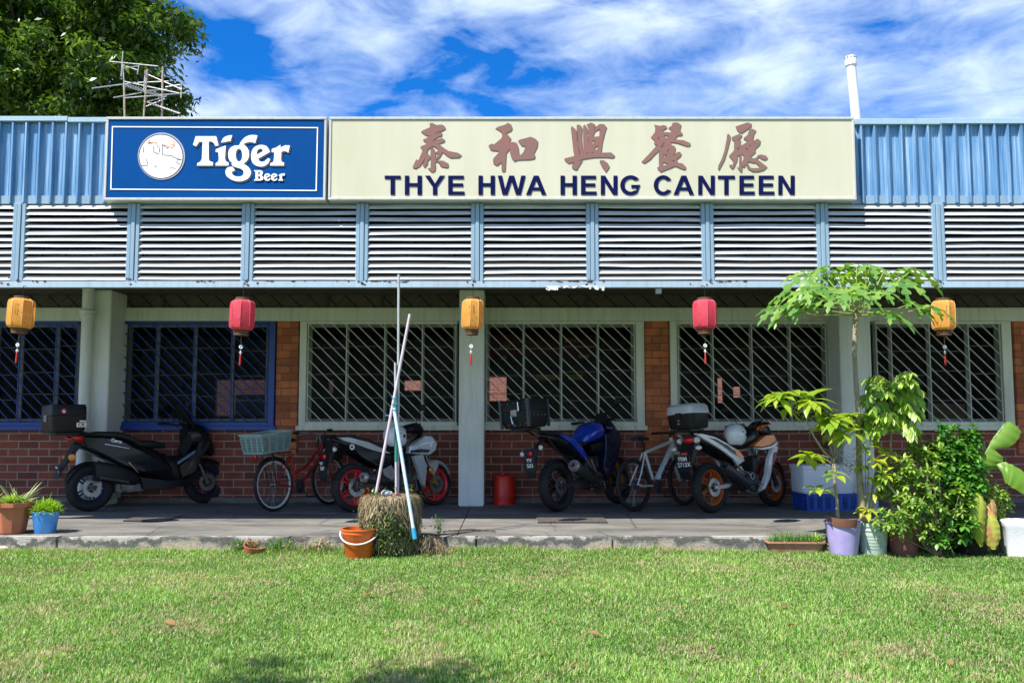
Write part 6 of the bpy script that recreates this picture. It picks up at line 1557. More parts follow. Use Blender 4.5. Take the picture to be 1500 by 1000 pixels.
# drain grates
def grate(px0, px1, py0, py1, label):
    a = G(px0, py1, .004); c = G(px1, py0, .004); cx = (a.x + c.x) / 2; cy = (a.y + c.y) / 2; w = (c.x - a.x) / 2; h = (c.y - a.y) / 2
    t = thing('drain_grate', label, 'grate', (cx, cy, .004), group='drain grates in the pavement')
    MB().b2(-w, w, -h, h, 0, .002).build('drain_shaft', M_BLACK, t, smooth=0)
    b = MB(); n = int(w * 2 / .035)
    for k in range(n + 1): x = -w + 2 * w * k / n; b.b2(x - .004, x + .004, -h, h, .003, .010)
    m_ = int(h * 2 / .05)
    for k in range(m_ + 1): y = -h + 2 * h * k / m_; b.b2(-w, w, y - .004, y + .004, .0105, .014)
    b.build('grating', mat('rusty_steel', (.13, .10, .08), (.20, .18, .16), scale=20, rough=.7), t, smooth=0)
    return t
grate(180, 268, 754.5, 763, 'steel drain grate in the pavement in front of the scooter')
grate(788, 880, 754, 765.5, 'steel drain grate in the pavement in front of the blue motorcycle')

# cooler box on a blue crate, bucket, styrofoam box
g_ = G(1210, 741); g_.y = 11.75; g_.x = P(1208, 741, 11.75).x
slat_crate('plastic_crate', 'blue slotted crate under the white box, left of the right-hand column'.replace('right-hand', 'papaya'), (g_.x, g_.y, 0), (0, 0, .12), (.66, .42, .20), mat('blue_crate_plastic', (.01, .08, .42), (.01, .06, .32), rough=.45), 6, 6, 1.04)
t = thing('cooler_box', 'white plastic box standing on the blue crate, half hidden by the mango sapling', 'box', (g_.x - .02, g_.y, .214), (0, 0, .12))
M_WB = mat('white_box_plastic', (.74, .78, .86), (.62, .66, .74), scale=4, rough=.4)
b = MB(); b.loft([ringh(0, 0, 0, .335, .21, 28, 8), ringh(0, 0, .02, .35, .22, 28, 8), ringh(0, 0, .31, .355, .225, 28, 8)]); b.build('box_body', M_WB, t, smooth=35)
b = MB(); b.loft([ringh(0, 0, .312, .365, .235, 28, 8), ringh(0, 0, .35, .365, .235, 28, 8), ringh(0, 0, .362, .34, .21, 28, 8)]); b.build('box_lid', M_WB, t, smooth=35)
b = MB(); b.tube([(-.2, .02, .36), (-.2, .02, .46), (.0, .02, .46), (.0, .02, .36)], .016, 8); b.build('carry_handle', M_BLACK, t)
t = thing('bucket', 'pale grey bucket standing behind the papaya stem against the column', 'bucket', (P(1274, 744, 11.6).x, 11.6, 0))
b = MB(); b.lathe([(0, 0), (.10, 0), (.125, .34), (.132, .34), (.132, .355), (.12, .355), (.1, .03)], (0, 0, 0), (0, 0, 1), 28); b.build('pail', mat('pale_grey_plastic', (.5, .5, .52), rough=.5), t)
g_ = P(1503, 806, 8.82); t = thing('foam_box', 'white foam box sitting on the grass right of the dead banana leaf', 'box', (g_.x, 8.80, LAWN_Z), (0, 0, -.25))
M_FOAM = mat('white_foam', (.80, .80, .82), (.70, .70, .74), scale=10, rough=.8, bump=.3, bscale=80)
b = MB(); b.loft([ringh(0, 0, .0, .20, .15, 28, 8), ringh(0, 0, .28, .225, .17, 28, 8), ringh(0, 0, .30, .235, .18, 28, 8), ringh(0, 0, .335, .235, .18, 28, 8), ringh(0, 0, .345, .20, .15, 28, 8)]); b.build('box_body', M_FOAM, t, smooth=35)
b = MB(); b.ell((-.13, -.12, .347), (.02, .015, .008), 10, 6); b.build('pebble', M_BARK, t)
b = MB(); b.box((.02, -.165, .15), (.07, .004, .012), (0, .6, 0)); b.box((.05, -.168, .13), (.06, .004, .012), (0, -.4, 0)); b.build('dark_mark', M_BLACK, t, smooth=0)
# ================================================================ potted trees and shrubs
# trough planter
g_ = G(1163, 809, LAWN_Z); t = thing('planter_trough', 'long brown trough of fine grass on the lawn left of the purple pot', 'planter', (g_.x, g_.y - .02, LAWN_Z), (0, 0, -.04))
b = MB(); b.loft([ringh(0, 0, 0, .235, .075, 28, 7), ringh(0, 0, .09, .265, .095, 28, 7), ringh(0, 0, .105, .29, .115, 28, 7), ringh(0, 0, .12, .29, .115, 28, 7), ringh(0, 0, .12, .265, .095, 28, 7), ringh(0, 0, .09, .255, .09, 28, 7)]); b.build('trough', mat('brown_trough_clay', (.30, .12, .08), (.42, .22, .16), scale=9, rough=.75), t, smooth=35)
b = MB()
for k in range(900):
    x = rnd.uniform(-.25, .25); y = rnd.uniform(-.08, .08); leaf(b, (x, y, .10), Vector((rnd.uniform(-.6, .6), rnd.uniform(-.6, .6), 1)), rnd.uniform(.05, .15), .0035, .5, shape=[1, .9, .6, 0])
b.build('fine_grass', L_GREEN, t)

def whorl(b, tip, d, n, L, w, rnd, droop=.9, spread=1.0):
    tip = Vector(tip); d = Vector(d).normalized()
    for k in range(n):
        a = 2 * PI * (k + rnd.random() * .7) / n; u, v, _ = MB().frame(d)
        dd = (u * math.cos(a) + v * math.sin(a)) * spread + d * rnd.uniform(-.1, .7)
        leaf(b, tip - d * rnd.uniform(0, .05), dd, L * rnd.uniform(.7, 1.15), w * rnd.uniform(.8, 1.1), droop * rnd.uniform(.6, 1.3), shape=[.08, .62, 1.0, .82, .4, 0], cup=.22, twist=rnd.uniform(-.3, .3))
# mango sapling
rnd = random.Random(21)
gm = G(1226, 808.5, LAWN_Z); gm.y = 8.87
t = thing('mango_sapling', 'yellow-green mango sapling with drooping leaf clusters growing in the purple pot', 'potted tree', gm)
pot(t, .125, .17, .33, mat('lilac_pot', (.33, .27, .55), (.42, .37, .62), scale=7, rough=.55), soil=.03, lip=.008, liph=.02)
b = MB(); b.lathe([(.155, .30), (.17, .38), (.17, .385), (.15, .33)], (0, 0, 0), (.0, -.1, 1), 24, a0=1.2, a1=3.6); b.build('inner_pot', mat('brown_inner_pot', (.22, .09, .06), rough=.7), t)
def rel(px, py, dy=0.0): return P(px, py, gm.y + dy) - gm
S0 = [rel(1228, 776), rel(1226, 735), rel(1222, 700), rel(1219, 672)]
b = MB(); b.tube(S0, [.020, .017, .015, .013], 9); b.tube([S0[3], rel(1206, 660, -.05), rel(1193, 640, -.08), rel(1184, 622, -.05), rel(1178, 600, -.05), rel(1165, 582, 0)], [.012, .011, .009, .008, .006, .004], 7)
tips = [((1140, 577), -.05, 14, .23), ((1162, 572), .0, 9, .21), ((1185, 582), -.12, 12, .22), ((1200, 598), .05, 9, .20), ((1222, 612), -.15, 14, .25), ((1246, 606), .02, 10, .24), ((1216, 630), .1, 8, .20), ((1240, 632), -.2, 9, .22), ((1186, 664), -.12, 12, .20), ((1224, 690), -.2, 5, .17), ((1199, 716), -.1, 6, .17), ((1152, 596), .1, 4, .18), ((1208, 614), -.05, 8, .22), ((1232, 622), .08, 8, .22), ((1255, 618), .12, 7, .2)]
start = rel(1222, 672)
for (px, py), dy, n, L_ in tips:
    e = rel(px, py + 6, dy); s_ = start if px > 1195 or py > 640 else rel(1178, 604, -.05)
    if py > 700: s_ = rel(1224, 712)
    mid = s_.lerp(e, .5) + Vector((rnd.uniform(-.03, .03), rnd.uniform(-.03, .03), rnd.uniform(-.02, .03)))
    b.tube([s_, mid, e], [.006, .005, .0035], 6)
b.build('stem', M_BARK, t)
b = MB()
for k in range(46):
    p0 = rel(rnd.uniform(1216, 1252), rnd.uniform(668, 694), rnd.uniform(-.15, .1)); q = [p0]
    d = rdir(rnd, -.5, .9)
    for j in range(4): d = (d + rdir(rnd) * .7).normalized(); q.append(q[-1] + d * .035)
    b.tube(q, [.0028, .0024, .002, .0016, .001], 4)
b.build('twig_tangle', mat('dry_twig', (.45, .38, .33), (.3, .24, .2), rough=.8), t)
b = MB()
for (px, py), dy, n, L_ in tips: whorl(b, rel(px, py, dy), (rnd.uniform(-.3, .3), rnd.uniform(-.4, .2), 1), int(n * 1.3), L_ * 1.12, .088, rnd, 1.0)
b.build('foliage', L_MANGO, t, smooth=80)

# papaya in a paint pail
gq = G(1270, 808.5, LAWN_Z); gq.y = 8.90
t = thing('papaya_tree', 'slender papaya tree with wide lobed leaves growing in a whitish green pail', 'potted tree', gq)
M_PAIL = mat('whitish_pail', (.50, .60, .52), (.36, .44, .38), scale=7, rough=.5)
b = MB(); b.lathe([(0, 0), (.115, 0), (.120, .01), (.138, .235), (.146, .24), (.146, .25), (.139, .255), (.140, .275), (.148, .28), (.148, .31), (.142, .313), (.132, .28)], (0, 0, 0), (0, 0, 1), 36); b.build('pail', M_PAIL, t)
b = MB(); b.lathe([(0, .29), (.135, .28)], (0, 0, 0), (0, 0, 1), 20); b.build('soil', MATS['potting_soil'], t)
for k in range(5):
    b = MB(); z = .07 + k * .03; b.lathe([(.124 + z * .075, z - .0015), (.1255 + z * .075, z), (.124 + z * .075, z + .0015)], (0, 0, 0), (0, 0, 1), 10, a0=3.9, a1=4.9, ux=(1, 0, 0)); b.build('pail_marking', M_BLACK, t)
def relq(px, py, dy=0.0): return P(px, py, gq.y + dy) - gq
tr = [relq(1266, 770), relq(1262, 735), relq(1259, 700), relq(1258, 650), relq(1257, 600), relq(1254, 560), relq(1252, 520), relq(1252, 490), relq(1254, 466), relq(1256, 440)]
b = MB(); b.tube(tr, [.040, .034, .031, .028, .025, .024, .022, .022, .024, .016], 14); 
for k in range(42):
    f = k / 42; i = min(8, int(f * 9)); p = tr[i].lerp(tr[i + 1], f * 9 - i); a = rnd.uniform(0, 2 * PI); r = .026
    b.box(p + Vector((math.cos(a) * r, math.sin(a) * r, 0)), (.016, .008, .007), (0, 0, a + PI / 2))
b.build('trunk', M_BARK, t)
def palmate(b, c, out, nrm, Rl, rnd, n=7):
    """lobed papaya leaf: lobes fan out from the petiole end"""
    c = Vector(c); out = Vector(out).normalized(); nrm = (Vector(nrm) - out * Vector(nrm).dot(out)).normalized(); side = out.cross(nrm)
    half = [(0, 0), (.16, .03), (.30, .08), (.38, .20), (.48, .22), (.45, .10), (.57, .085), (.68, .19), (.79, .19), (.75, .08), (.86, .06), (.92, .09), (1.0, .04), (1.05, 0)]
    for k in range(n):
        f = k / (n - 1) * 2 - 1; th = f * R(138); Lr = Rl * (1 - .42 * abs(f) ** 1.6) * rnd.uniform(.9, 1.05); ca, sa = math.cos(th), math.sin(th)
        def W_(u, v):
            a_ = u * ca - v * sa; c_ = u * sa + v * ca; r2 = (a_ * a_ + c_ * c_)
            return c + out * (a_ * Lr) + side * (c_ * Lr) - nrm * (.22 * r2 * Lr) + nrm * (abs(v) * .25 * Lr) + Vector((0, 0, -.22 * r2 * Lr))
        rib = [u for u, v in half]; top = [W_(u, v) for u, v in half]; bot = [W_(u, -v) for u, v in half]; mid = [W_(u, 0) for u, v in half]
        m_ = len(half)
        vs = mid + top + bot; fs = []
        for i in range(m_ - 1):
            fs.append((i, i + 1, m_ + i + 1, m_ + i)); fs.append((i + 1, i, 2 * m_ + i, 2 * m_ + i + 1))
        b.add(vs, fs)
leaves = [((1255, 391), .15, .25), ((1218, 399), .3, .24), ((1182, 402), .05, .26), ((1205, 418), -.25, .24), ((1296, 396), .3, .25), ((1338, 394), .1, .28), ((1318, 411), -.25, .24), ((1240, 420), -.40, .27),
          ((1168, 440), -.10, .30), ((1190, 432), .3, .22), ((1302, 455), -.3, .25), ((1340, 443), .15, .24), ((1366, 448), .0, .22), ((1275, 412), .45, .22), ((1150, 428), .2, .2), ((1268, 432), -.5, .18), ((1228, 408), .5, .22), ((1200, 392), .25, .22), ((1275, 388), -.1, .22), ((1325, 402), .35, .22), ((1178, 424), -.3, .24), ((1140, 450), -.05, .2), ((1222, 432), -.45, .22), ((1290, 425), -.4, .2)]
bl = MB(); bp_ = MB(); top = relq(1255, 452)
for (px, py), dy, Rl in leaves:
    c = relq(px, py, dy); s_ = relq(1255 + rnd.uniform(-2, 2), rnd.uniform(445, 466)); d = c - s_
    out = Vector((d.x, d.y * 1.0, 0)).normalized() if Vector((d.x, d.y, 0)).length > .05 else Vector((0, -1, 0))
    mid = s_.lerp(c, .55) + Vector((0, 0, -.05 * d.length))
    bp_.tube([s_, mid, c], [.0075, .006, .0045], 7)
    palmate(bl, c, out + Vector((0, -.12, -.38)), Vector((0, -.30, .9)) + rdir(rnd) * .28, Rl * 1.2, rnd, 7)
bp_.build('petioles', M_STEMG, t); bl.build('foliage', L_PAPAYA, t, smooth=60)
b = MB()
for k in range(9): palmate(b, relq(1250 + rnd.uniform(-14, 18), rnd.uniform(402, 432), rnd.uniform(-.15, .15)), rdir(rnd, -.3, .5), rdir(rnd, .4, 1), rnd.uniform(.09, .14), rnd, 5)
b.build('young_foliage', L_LIME, t, smooth=60)
# leaves springing from the same pail
b = MB(); b2 = MB()
for (px, py, dy, n) in ((1268, 655, -.1, 9), (1285, 672, -.15, 9), (1262, 678, -.05, 7), (1296, 690, -.2, 8), (1275, 640, .05, 7), (1290, 650, 0, 6), (1270, 745, -.1, 8), (1283, 700, -.1, 7), (1302, 665, -.1, 7), (1280, 718, -.05, 5)):
    whorl(b, relq(px, py, dy), (rnd.uniform(-.3, .3), -.4, .9), n, .15, .055, rnd, 1.2); b2.tube([relq(1270, 770), relq((px + 1268) / 2, (py + 770) / 2), relq(px, py, dy)], [.007, .005, .003], 5)
b.build('side_shoot_foliage', L_YELLOW, t, smooth=60); b2.build('side_shoot', M_STEMG, t)

# curry leaf tree
gc = G(1312, 808, LAWN_Z); gc.y = 8.90
t = thing('curry_leaf_tree', 'small tree of drooping feathery leaflets growing in the dark red pot', 'potted tree', gc)
pot(t, .13, .165, .28, mat('dark_red_pot', (.16, .055, .04), (.24, .10, .08), scale=8, rough=.6), soil=.03)
def relc(px, py, dy=0.0): return P(px, py, gc.y + dy) - gc
trunk = [relc(1312, 775), relc(1306, 730), relc(1303, 680), relc(1306, 630), relc(1305, 590), relc(1308, 560)]
b = MB(); b.tube(trunk, [.017, .014, .012, .010, .008, .005], 8); bl = MB()
for k in range(62):
    f = rnd.uniform(.60, 1.0); i = min(4, int(f * 5)); s_ = trunk[i].lerp(trunk[i + 1], f * 5 - i)
    a = rnd.uniform(0, 2 * PI); L_ = rnd.uniform(.22, .34); d = Vector((math.cos(a), math.sin(a) * .8, rnd.uniform(.2, .9) if f < .9 else rnd.uniform(.5, 1.2))).normalized()
    pts = [s_]; cur = d.copy()
    for j in range(9):
        pts.append(pts[-1] + cur * L_ / 9); cur = (cur + Vector((0, 0, -.16))).normalized()
    b.tube(pts, .0022, 4, cap=False)
    for j in range(2, 10):
        dd = (pts[j] - pts[j - 1]).normalized(); u = dd.cross(Vector((0, 0, 1)))
        if u.length < .1: u = Vector((1, 0, 0))
        u.normalize()
        for s in (-1, 1): leaf(bl, pts[j], u * s * .8 + dd * .35 + Vector((0, 0, -.55)), rnd.uniform(.085, .125), .037, .7, shape=[.1, .9, .9, .0], cup=.15, twist=rnd.uniform(-.4, .4))
    leaf(bl, pts[-1], cur, .09, .03, .3, shape=[.1, .9, .9, 0])
b.build('stem', M_BARK, t); bl.build('foliage', leafmat('curry_leaves', (.06, .19, .02), (.44, .58, .08), .35, .4), t, smooth=60)

# mixed shrubs
def shrub(name, label, g, blobs, m, n, Ls, w, potcol=None, rosette=6, stems=26, seed=1):
    """blobs: (px, py, dy, rx, rz) ellipsoids that make up the crown"""
    rn = random.Random(seed); t = thing(name, label, 'shrub', g)
    if potcol: pot(t, .14, .18, .26, potcol)
    b = MB(); s = MB(); base = Vector((0, 0, .22 if potcol else .0)); tot = sum(x[3] * x[4] for x in blobs)
    for (px, py, dy, rx, rz) in blobs:
        c = P(px, py, g.y + dy) - g
        k_ = int(n * rx * rz / tot)
        for k in range(k_):
            u = rdir(rn); r = rn.random() ** .45; p = c + Vector((u.x * rx, u.y * rx * .8, u.z * rz)) * r
            if p.z < .03: p.z = rn.uniform(.03, .12)
            ax = (u + Vector((0, -.3, .9))).normalized(); ph = rn.random() * 6
            for q in range(rosette):
                a = ph + 2 * PI * q / rosette; uu, vv, _ = MB().frame(ax); dd = (uu * math.cos(a) + vv * math.sin(a)) + ax * rn.uniform(.2, .9)
                leaf(b, p, dd, rn.uniform(*Ls), w * rn.uniform(.8, 1.2), .5, shape=[.15, .9, .95, 0], cup=.2)
        for k in range(max(3, int(stems * rx * rz / tot))):
            u = rdir(rn); e = c + Vector((u.x * rx, u.y * rx * .8, u.z * rz)) * .85; mid = base.lerp(e, .5) + rdir(rn) * .05
            s.tube([base + Vector((rn.uniform(-.04, .04), rn.uniform(-.04, .04), 0)), mid, e], [.007, .005, .002], 5)
    s.build('stem', M_BARK, t); b.build('foliage', m, t, smooth=60); return t
L_SH1 = leafmat('shrub_leaves_yellowish', (.05, .17, .015), (.36, .48, .09), .35, .4); L_SH2 = leafmat('shrub_leaves_green', (.03, .14, .018), (.14, .34, .04), .3, .4)
g1 = G(1350, 807, LAWN_Z); g1.y = 8.80
shrub('leafy_shrub', 'dense yellow-green rosette leaved shrub between the feathery tree and the banana plant', g1, [(1308, 712, .05, .17, .20), (1340, 690, .0, .24, .26), (1365, 662, .1, .20, .16), (1350, 735, -.1, .26, .18), (1310, 762, -.16, .18, .13), (1360, 775, -.1, .2, .10), (1400, 740, -.1, .16, .2), (1335, 645, .05, .05, .12), (1290, 700, -.1, .05, .08), (1372, 690, -.2, .07, .07)], L_SH1, 520, (.045, .08), .028, stems=46, seed=3)
g2 = G(1398, 806, LAWN_Z); g2.y = 8.86
shrub('leafy_shrub', 'bright green broad leaved shrub left of the banana stem, over a dark pot', g2, [(1390, 680, .05, .24, .24), (1414, 655, .1, .15, .16), (1400, 725, -.05, .24, .18), (1425, 695, -.05, .14, .2), (1405, 770, -.14, .2, .14), (1380, 790, -.2, .10, .06), (1384, 640, .0, .05, .14), (1428, 640, .05, .04, .13), (1402, 632, .1, .05, .08)], L_SH2, 430, (.055, .10), .038, mat('black_pot', (.012, .012, .012), rough=.5, spec=.2), stems=40, seed=4)
g3 = G(1445, 806, LAWN_Z); g3.y = 8.98
shrub('leafy_shrub', 'pale tipped shrub around the foot of the banana plant', g3, [(1436, 730, -.1, .14, .2), (1457, 735, .02, .15, .18), (1418, 760, -.1, .13, .15), (1450, 770, -.02, .13, .12)], L_SH1, 300, (.04, .07), .026, seed=5)
# banana plant
gb = G(1432, 807, LAWN_Z); gb.y = 8.96
t = thing('banana_plant', 'young banana plant with two wide arching leaves and one dead yellow leaf', 'plant', gb)
def relb(px, py, dy=0.0): return P(px, py, gb.y + dy) - gb
b = MB(); b.tube([Vector((0, 0, 0)), relb(1433, 760), relb(1430, 715), relb(1434, 694)], [.05, .045, .032, .022], 12); b.build('pseudostem', mat('banana_stem', (.28, .32, .12), (.30, .22, .10), scale=8, rough=.6, stretch=(4, 4, .4)), t)
def bigleaf(name, path, widths, m, nrm, wob=.005, tears=(), seed=0, sag=.3, asym=(1, 1)):
    """broad blade built from narrow cross strips either side of a midrib; a tear leaves a gap"""
    rn = random.Random(seed); path = [Vector(p) for p in path]; n = 40
    def ev(f):
        x = f * (len(path) - 1); i = min(len(path) - 2, int(x)); u = x - i
        p0 = path[max(i - 1, 0)]; p1 = path[i]; p2 = path[i + 1]; p3 = path[min(i + 2, len(path) - 1)]
        return .5 * ((2 * p1) + (p2 - p0) * u + (2 * p0 - 5 * p1 + 4 * p2 - p3) * u * u + (3 * p1 - p0 - 3 * p2 + p3) * u ** 3)
    def wv(f):
        x = f * (len(widths) - 1); i = min(len(widths) - 2, int(x)); return widths[i] * (1 - x + i) + widths[i + 1] * (x - i)
    b = MB()
    for s in (-1, 1):
        rows = []
        for k in range(n + 1):
            f = k / n; p = ev(f); d = (ev(min(1, f + .01)) - ev(max(0, f - .01))).normalized(); nn = Vector(nrm); nn = (nn - d * nn.dot(d)).normalized(); side = d.cross(nn) * s
            w = wv(f) * (asym[0] if s < 0 else asym[1]); row = []
            for j in range(5):
                v = j / 4; q = p + side * w * v + d * w * v * .35 - nn * (sag * w * v * v) + nn * (math.sin(f * 55 + j) * wob * v) + nn * (.10 * w * v * (1 - v) * 3)
                row.append(q)
            rows.append(row)
        start = 0; cuts = sorted([c for c, sd in tears if sd == s]) + [None]
        vs = [q for r in rows for q in r]; fs = []
        for k in range(n):
            if any(c is not None and abs((k + .5) / n - c) < .5 / n for c in cuts):
                fs += [(k * 5 + j, k * 5 + j + 1, k * 5 + 6 + j, k * 5 + 5 + j) for j in range(1)]; continue
            fs += [(k * 5 + j, k * 5 + j + 1, k * 5 + 6 + j, k * 5 + 5 + j) for j in range(4)]
        b.add(vs, fs)
    o = b.build(name, m, t, smooth=60)
    b = MB(); b.tube([ev(k / 14) - Vector(nrm).normalized() * .006 for k in range(15)], [.012 * (1 - k / 15) + .002 for k in range(15)], 6); b.build('midrib', M_STEMG, o)
    return o
bigleaf('leaf_blade', [relb(1431, 696), relb(1436, 678, -.04), relb(1448, 656, -.06), relb(1464, 635, -.06), relb(1478, 617, -.04)], [.02, .10, .15, .16, .15, .05, .13, .15, .15, .13, .03], L_BANANA, Vector((.62, -.40, -.60)).cross(Vector((.6, 0, .8))), seed=1, asym=(.16, 1.05), sag=.25, wob=.007)
bigleaf('leaf_blade', [relb(1436, 694), relb(1452, 678, -.05), relb(1470, 678, -.10), relb(1492, 688, -.15), relb(1530, 716, -.2)], [.02, .06, .14, .16, .16, .16, .14, .03], L_BANANA, Vector((-.25, -.35, -.9)).cross(Vector((.9, 0, -.35))), seed=2, asym=(.12, 1.15), sag=.25, wob=.007)
bigleaf('leaf_blade', [relb(1430, 700), relb(1404, 668, .15), relb(1388, 640, .2), relb(1372, 612, .2)], [.01, .04, .07, .06, .01], leafmat('bluish_banana_leaf', (.06, .22, .06), (.12, .30, .09), .3), (.5, -.7, .5), seed=3)
bigleaf('dead_leaf_blade', [relb(1433, 712, -.15), relb(1436, 732, -.32), relb(1434, 765, -.36), relb(1438, 800, -.34)], [.01, .06, .085, .07, .01], L_YELLOW, (.1, -1, .1), .004, seed=4)
bigleaf('dead_leaf_blade', [relb(1438, 728, -.15), relb(1447, 752, -.28), relb(1452, 778, -.32), relb(1456, 804, -.32)], [.01, .055, .09, .08, .01], mat('dying_leaf', (.30, .32, .04), (.35, .14, .05), scale=9, rough=.7, lo=.45, hi=.6), (-.2, -1, .1), .004, seed=5)
bigleaf('dead_leaf_blade', [relb(1440, 722, -.1), relb(1453, 742, -.25), relb(1449, 790, -.28)], [.01, .04, .05, .01], L_BROWN, (-.2, -1, .1), .006, seed=6)

# ================================================================ lawn grass: one mesh of blades
def build_grass():
    r = np.random.default_rng(3); n = 800000
    y = 4.2 + (9.04 - 4.2) * r.random(n) ** .85
    x = (r.random(n) * 2 - 1) * (.62 * y + .35)
    # keep blades out of the pots
    ok = np.ones(n, bool)
    for (cx, cy, rr) in ((cs.x, cs.y, .25), (g2_b.x, g2_b.y, .115), (gm.x, gm.y, .12), (gq.x, gq.y, .115), (gc.x, gc.y, .13)):
        ok &= (x - cx) ** 2 + (y - cy) ** 2 > rr * rr
    def vn(px, py, s, seed):     # cheap value noise
        q = np.random.default_rng(seed).random((64, 64)); fx = px * s; fy = py * s; ix = np.floor(fx).astype(int); iy = np.floor(fy).astype(int); tx = fx - ix; ty = fy - iy
        tx = tx * tx * (3 - 2 * tx); ty = ty * ty * (3 - 2 * ty); g = lambda a, c: q[a % 64, c % 64]
        return (g(ix, iy) * (1 - tx) + g(ix + 1, iy) * tx) * (1 - ty) + (g(ix, iy + 1) * (1 - tx) + g(ix + 1, iy + 1) * tx) * ty
    ok &= r.random(n) < .42 + .9 * vn(x, y, 9, 31) * vn(x, y, 2.3, 32) + .35 * vn(x, y, 25, 33)
    x = x[ok]; y = y[ok]; n = len(x)
    cl = vn(x, y, 1.1, 1) * .5 + vn(x, y, 4.3, 2) * .3 + vn(x, y, 14, 3) * .2
    edge = np.clip((y - 8.72) / .3, 0, 1) * (vn(x, x * 0, 1.7, 5))
    h = (.014 + .030 * r.random(n)) * (.55 + 1.0 * cl) * (1 + 2.2 * edge)
    w = .0020 + .0022 * r.random(n) + .00018 * (y - 4)
    az = r.random(n) * 2 * np.pi; lean = .2 + 1.0 * r.random(n) ** 1.2
    dx = np.cos(az); dy = np.sin(az); sx = -dy; sy = dx
    z0 = np.full(n, LAWN_Z - .002)
    def pt(f, ww, bend):
        hor = h * lean * f ** bend; ver = h * (f - .25 * lean * f * f) * np.clip(1.15 - .35 * lean, .3, 1)
        return np.stack([x + dx * hor + sx * w * ww, y + dy * hor + sy * w * ww, z0 + ver], 1)
    V = np.stack([pt(0, -1, 1.3), pt(0, 1, 1.3), pt(.5, -.85, 1.3), pt(.5, .85, 1.3), pt(1.0, 0, 1.3)], 1).reshape(-1, 3)
    me = bpy.data.meshes.new('grass'); me.vertices.add(n * 5); me.vertices.foreach_set('co', V.ravel())
    base = (np.arange(n) * 5)[:, None]
    loops = np.concatenate([base + np.array([[0, 1, 3, 2]]), base + np.array([[2, 3, 4]])], 1).ravel()
    me.loops.add(len(loops)); me.loops.foreach_set('vertex_index', loops.astype(np.int32))
    ls = np.stack([np.arange(n) * 7, np.arange(n) * 7 + 4], 1).ravel(); me.polygons.add(n * 2)
    me.polygons.foreach_set('loop_start', ls.astype(np.int32))
    me.update(calc_edges=True)
    dry = np.clip((vn(x, y, 1.9, 8) * .35 + vn(x, y, 7, 9) * .35 + vn(x, y, 22, 19) * .3 - .50) * 3.4, 0, 1) * .62 + .15
    isdry = (r.random(n) < dry).astype(np.float32)
    at = me.attributes.new('dry', 'FLOAT', 'POINT'); at.data.foreach_set('value', np.repeat(isdry, 5))
    rv = me.attributes.new('shade', 'FLOAT', 'POINT'); rv.data.foreach_set('value', np.repeat(r.random(n).astype(np.float32) * .6 + cl.astype(np.float32) * .4, 5))
    m = bpy.data.materials.new('grass_blades'); m.use_nodes = True; N = m.node_tree.nodes; L = m.node_tree.links; N.clear()
    o = N.new('ShaderNodeOutputMaterial'); b = N.new('ShaderNodeBsdfPrincipled'); tl = N.new('ShaderNodeBsdfTranslucent'); mx = N.new('ShaderNodeMixShader'); mx.inputs[0].default_value = .3
    a1 = N.new('ShaderNodeAttribute'); a1.attribute_name = 'dry'; a2 = N.new('ShaderNodeAttribute'); a2.attribute_name = 'shade'
    c1 = ramp(N, L, a2.outputs['Fac'], [(.05, (.03, .09, .010)), (.45, (.12, .28, .038)), (.95, (.44, .60, .15))]); c2 = ramp(N, L, a2.outputs['Fac'], [(.1, (.24, .20, .10)), (.9, (.52, .46, .27))])
    c = mixc(N, L, a1.outputs['Fac'], c1, c2); L.new(c, b.inputs['Base Color']); b.inputs['Roughness'].default_value = .55
    L.new(mixc(N, L, 1, c, (1.5, 1.6, .6), 'MULTIPLY'), tl.inputs['Color']); L.new(b.outputs[0], mx.inputs[1]); L.new(tl.outputs[0], mx.inputs[2]); L.new(mx.outputs[0], o.inputs[0])
    me.materials.append(m); ob = bpy.data.objects.new('grass', me); COL.objects.link(ob); tag(ob, kind='stuff')
g2_b = g2
build_grass()
# fallen leaves
rn = random.Random(9); proto = None
for (px, py) in ((537, 871), (557, 905), (758, 908), (866, 876), (872, 928), (1160, 915), (1150, 888), (1392, 970), (1382, 878), (1018, 842), (122, 808), (700, 880), (840, 973), (250, 912), (1290, 960)):
    if proto is None:
        b = MB(); leaf(b, (-.03, 0, 0), (1, 0, .25), .075, .038, .55, cup=.5); proto = b.build('fallen_leaf', L_BROWN, None, smooth=60); o = proto
    else: o = proto.copy(); COL.objects.link(o)
    g_ = G(px, py, LAWN_Z + .035); o.location = g_; o.rotation_euler = (rn.uniform(-.5, .5), rn.uniform(-.4, .4), rn.uniform(0, 6)); s_ = rn.uniform(.6, 1.2); o.scale = (s_, s_, s_)
    tag(o, 'small curled brown leaf fallen on the lawn', 'leaf', 'dry leaves fallen on the lawn')

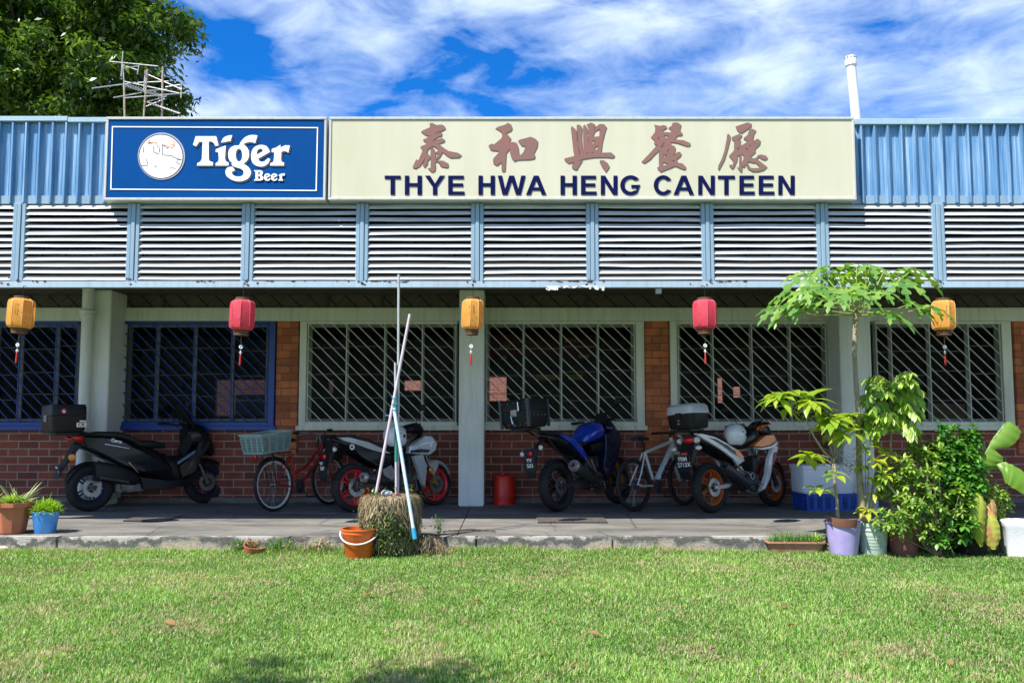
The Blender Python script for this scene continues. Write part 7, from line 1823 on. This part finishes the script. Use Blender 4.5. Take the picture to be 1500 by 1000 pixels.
# ================================================================ big trees
def big_tree(name, label, base, trunk_h, centre, rad, nclump, nleaf, Lf, seed, r0=.3, limbs=12, m=None, mb=None, keep=None):
    rn = random.Random(seed); nr = np.random.default_rng(seed)
    t = thing(name, label, 'tree', base); base = Vector(base); C = Vector(centre) - base
    fork = Vector((C.x * .6, C.y * .6, trunk_h))
    b = MB(); b.tube([(0, 0, 0), fork * .5 + Vector((.1, 0, 0)), fork], [r0, r0 * .8, r0 * .65], 12)
    ends = []
    for k in range(limbs):
        u = rdir(rn, -.45, .95); e = C + Vector((u.x * rad[0], u.y * rad[1], u.z * rad[2])) * .72; mid = fork.lerp(e, .5) + Vector((rn.uniform(-.3, .3), rn.uniform(-.3, .3), rn.uniform(0, .5)))
        b.tube([fork, mid, e], [r0 * .40, r0 * .24, r0 * .07], 8); ends.append((mid, e))
        for j in range(4):
            s_ = mid.lerp(e, rn.uniform(0, .8)); u2 = rdir(rn, -.4, .9); q = s_ + Vector((u2.x * rad[0], u2.y * rad[1], u2.z * rad[2])) * .30
            b.tube([s_, s_.lerp(q, .5) + rdir(rn) * .12, q], [r0 * .12, r0 * .07, r0 * .02], 6)
    b.build('trunk', mb or M_BARKD, t)
    cl = []
    while len(cl) < nclump:
        u = rdir(rn); r = rn.random() ** .38; p = C + Vector((u.x * rad[0], u.y * rad[1], u.z * rad[2])) * r
        if keep and not keep(p + base, u): continue
        cl.append(p)
    cl = np.array([list(p) for p in cl]); n = nclump * nleaf
    c = np.repeat(cl, nleaf, 0); d = nr.normal(0, 1, (n, 3)) * np.array([.36, .36, .24]) * Lf * 3.3
    d[:, 2] -= .25 * (d[:, 0] ** 2 + d[:, 1] ** 2) / (Lf * 3)
    p = c + d; az = nr.random(n) * 2 * np.pi; el = nr.normal(-.35, .5, n)
    f = np.stack([np.cos(az) * np.cos(el), np.sin(az) * np.cos(el), np.sin(el)], 1); s_ = np.cross(f, np.array([[0, 0, 1.]]) + nr.normal(0, .5, (n, 3))); s_ /= np.linalg.norm(s_, axis=1)[:, None]
    L_ = Lf * (.6 + .8 * nr.random(n))[:, None]; w = L_ * .20
    V = np.stack([p, p + f * L_ * .45 + s_ * w, p + f * L_ + np.array([[0, 0, -.15]]) * L_, p + f * L_ * .45 - s_ * w], 1).reshape(-1, 3)
    me = bpy.data.meshes.new('crown'); me.vertices.add(n * 4); me.vertices.foreach_set('co', V.ravel()); me.loops.add(n * 4); me.loops.foreach_set('vertex_index', np.arange(n * 4, dtype=np.int32))
    me.polygons.add(n); me.polygons.foreach_set('loop_start', (np.arange(n) * 4).astype(np.int32)); me.update(calc_edges=True)
    me.materials.append(m); o = bpy.data.objects.new('crown', me); COL.objects.link(o); o.parent = t
    return t
L_TREE = leafmat('tree_leaves', (.015, .045, .007), (.15, .25, .03), .3, .4)
cT = P(62, 70, 21.0)
big_tree('rain_tree', 'tall dense green tree rising behind the roof above the blue parapet', (cT.x - .5, 21.9, LAWN_Z), 6.2, cT, (3.6, 2.6, 3.3), 360, 230, .17, 4, .30, 14, L_TREE)
cS = Vector((-3.3, 1.7, 5.2))
def two_gaps(p, u):
    h = p.z + .15; sx = p.x + .5 * h; sy = p.y + .47 * h
    return sy < 4.35 or (abs(sx + 1.22) < .20 and sy < 5.0) or (abs(sx + .38) < .22 and sy < 5.05)
big_tree('shade_tree', 'slim shade tree standing behind the viewpoint, its crown dappling the near lawn', (-4.6, -1.8, LAWN_Z), 3.6, cS, (1.3, 1.0, .6), 46, 100, .10, 8, .12, 7, L_TREE, keep=two_gaps)
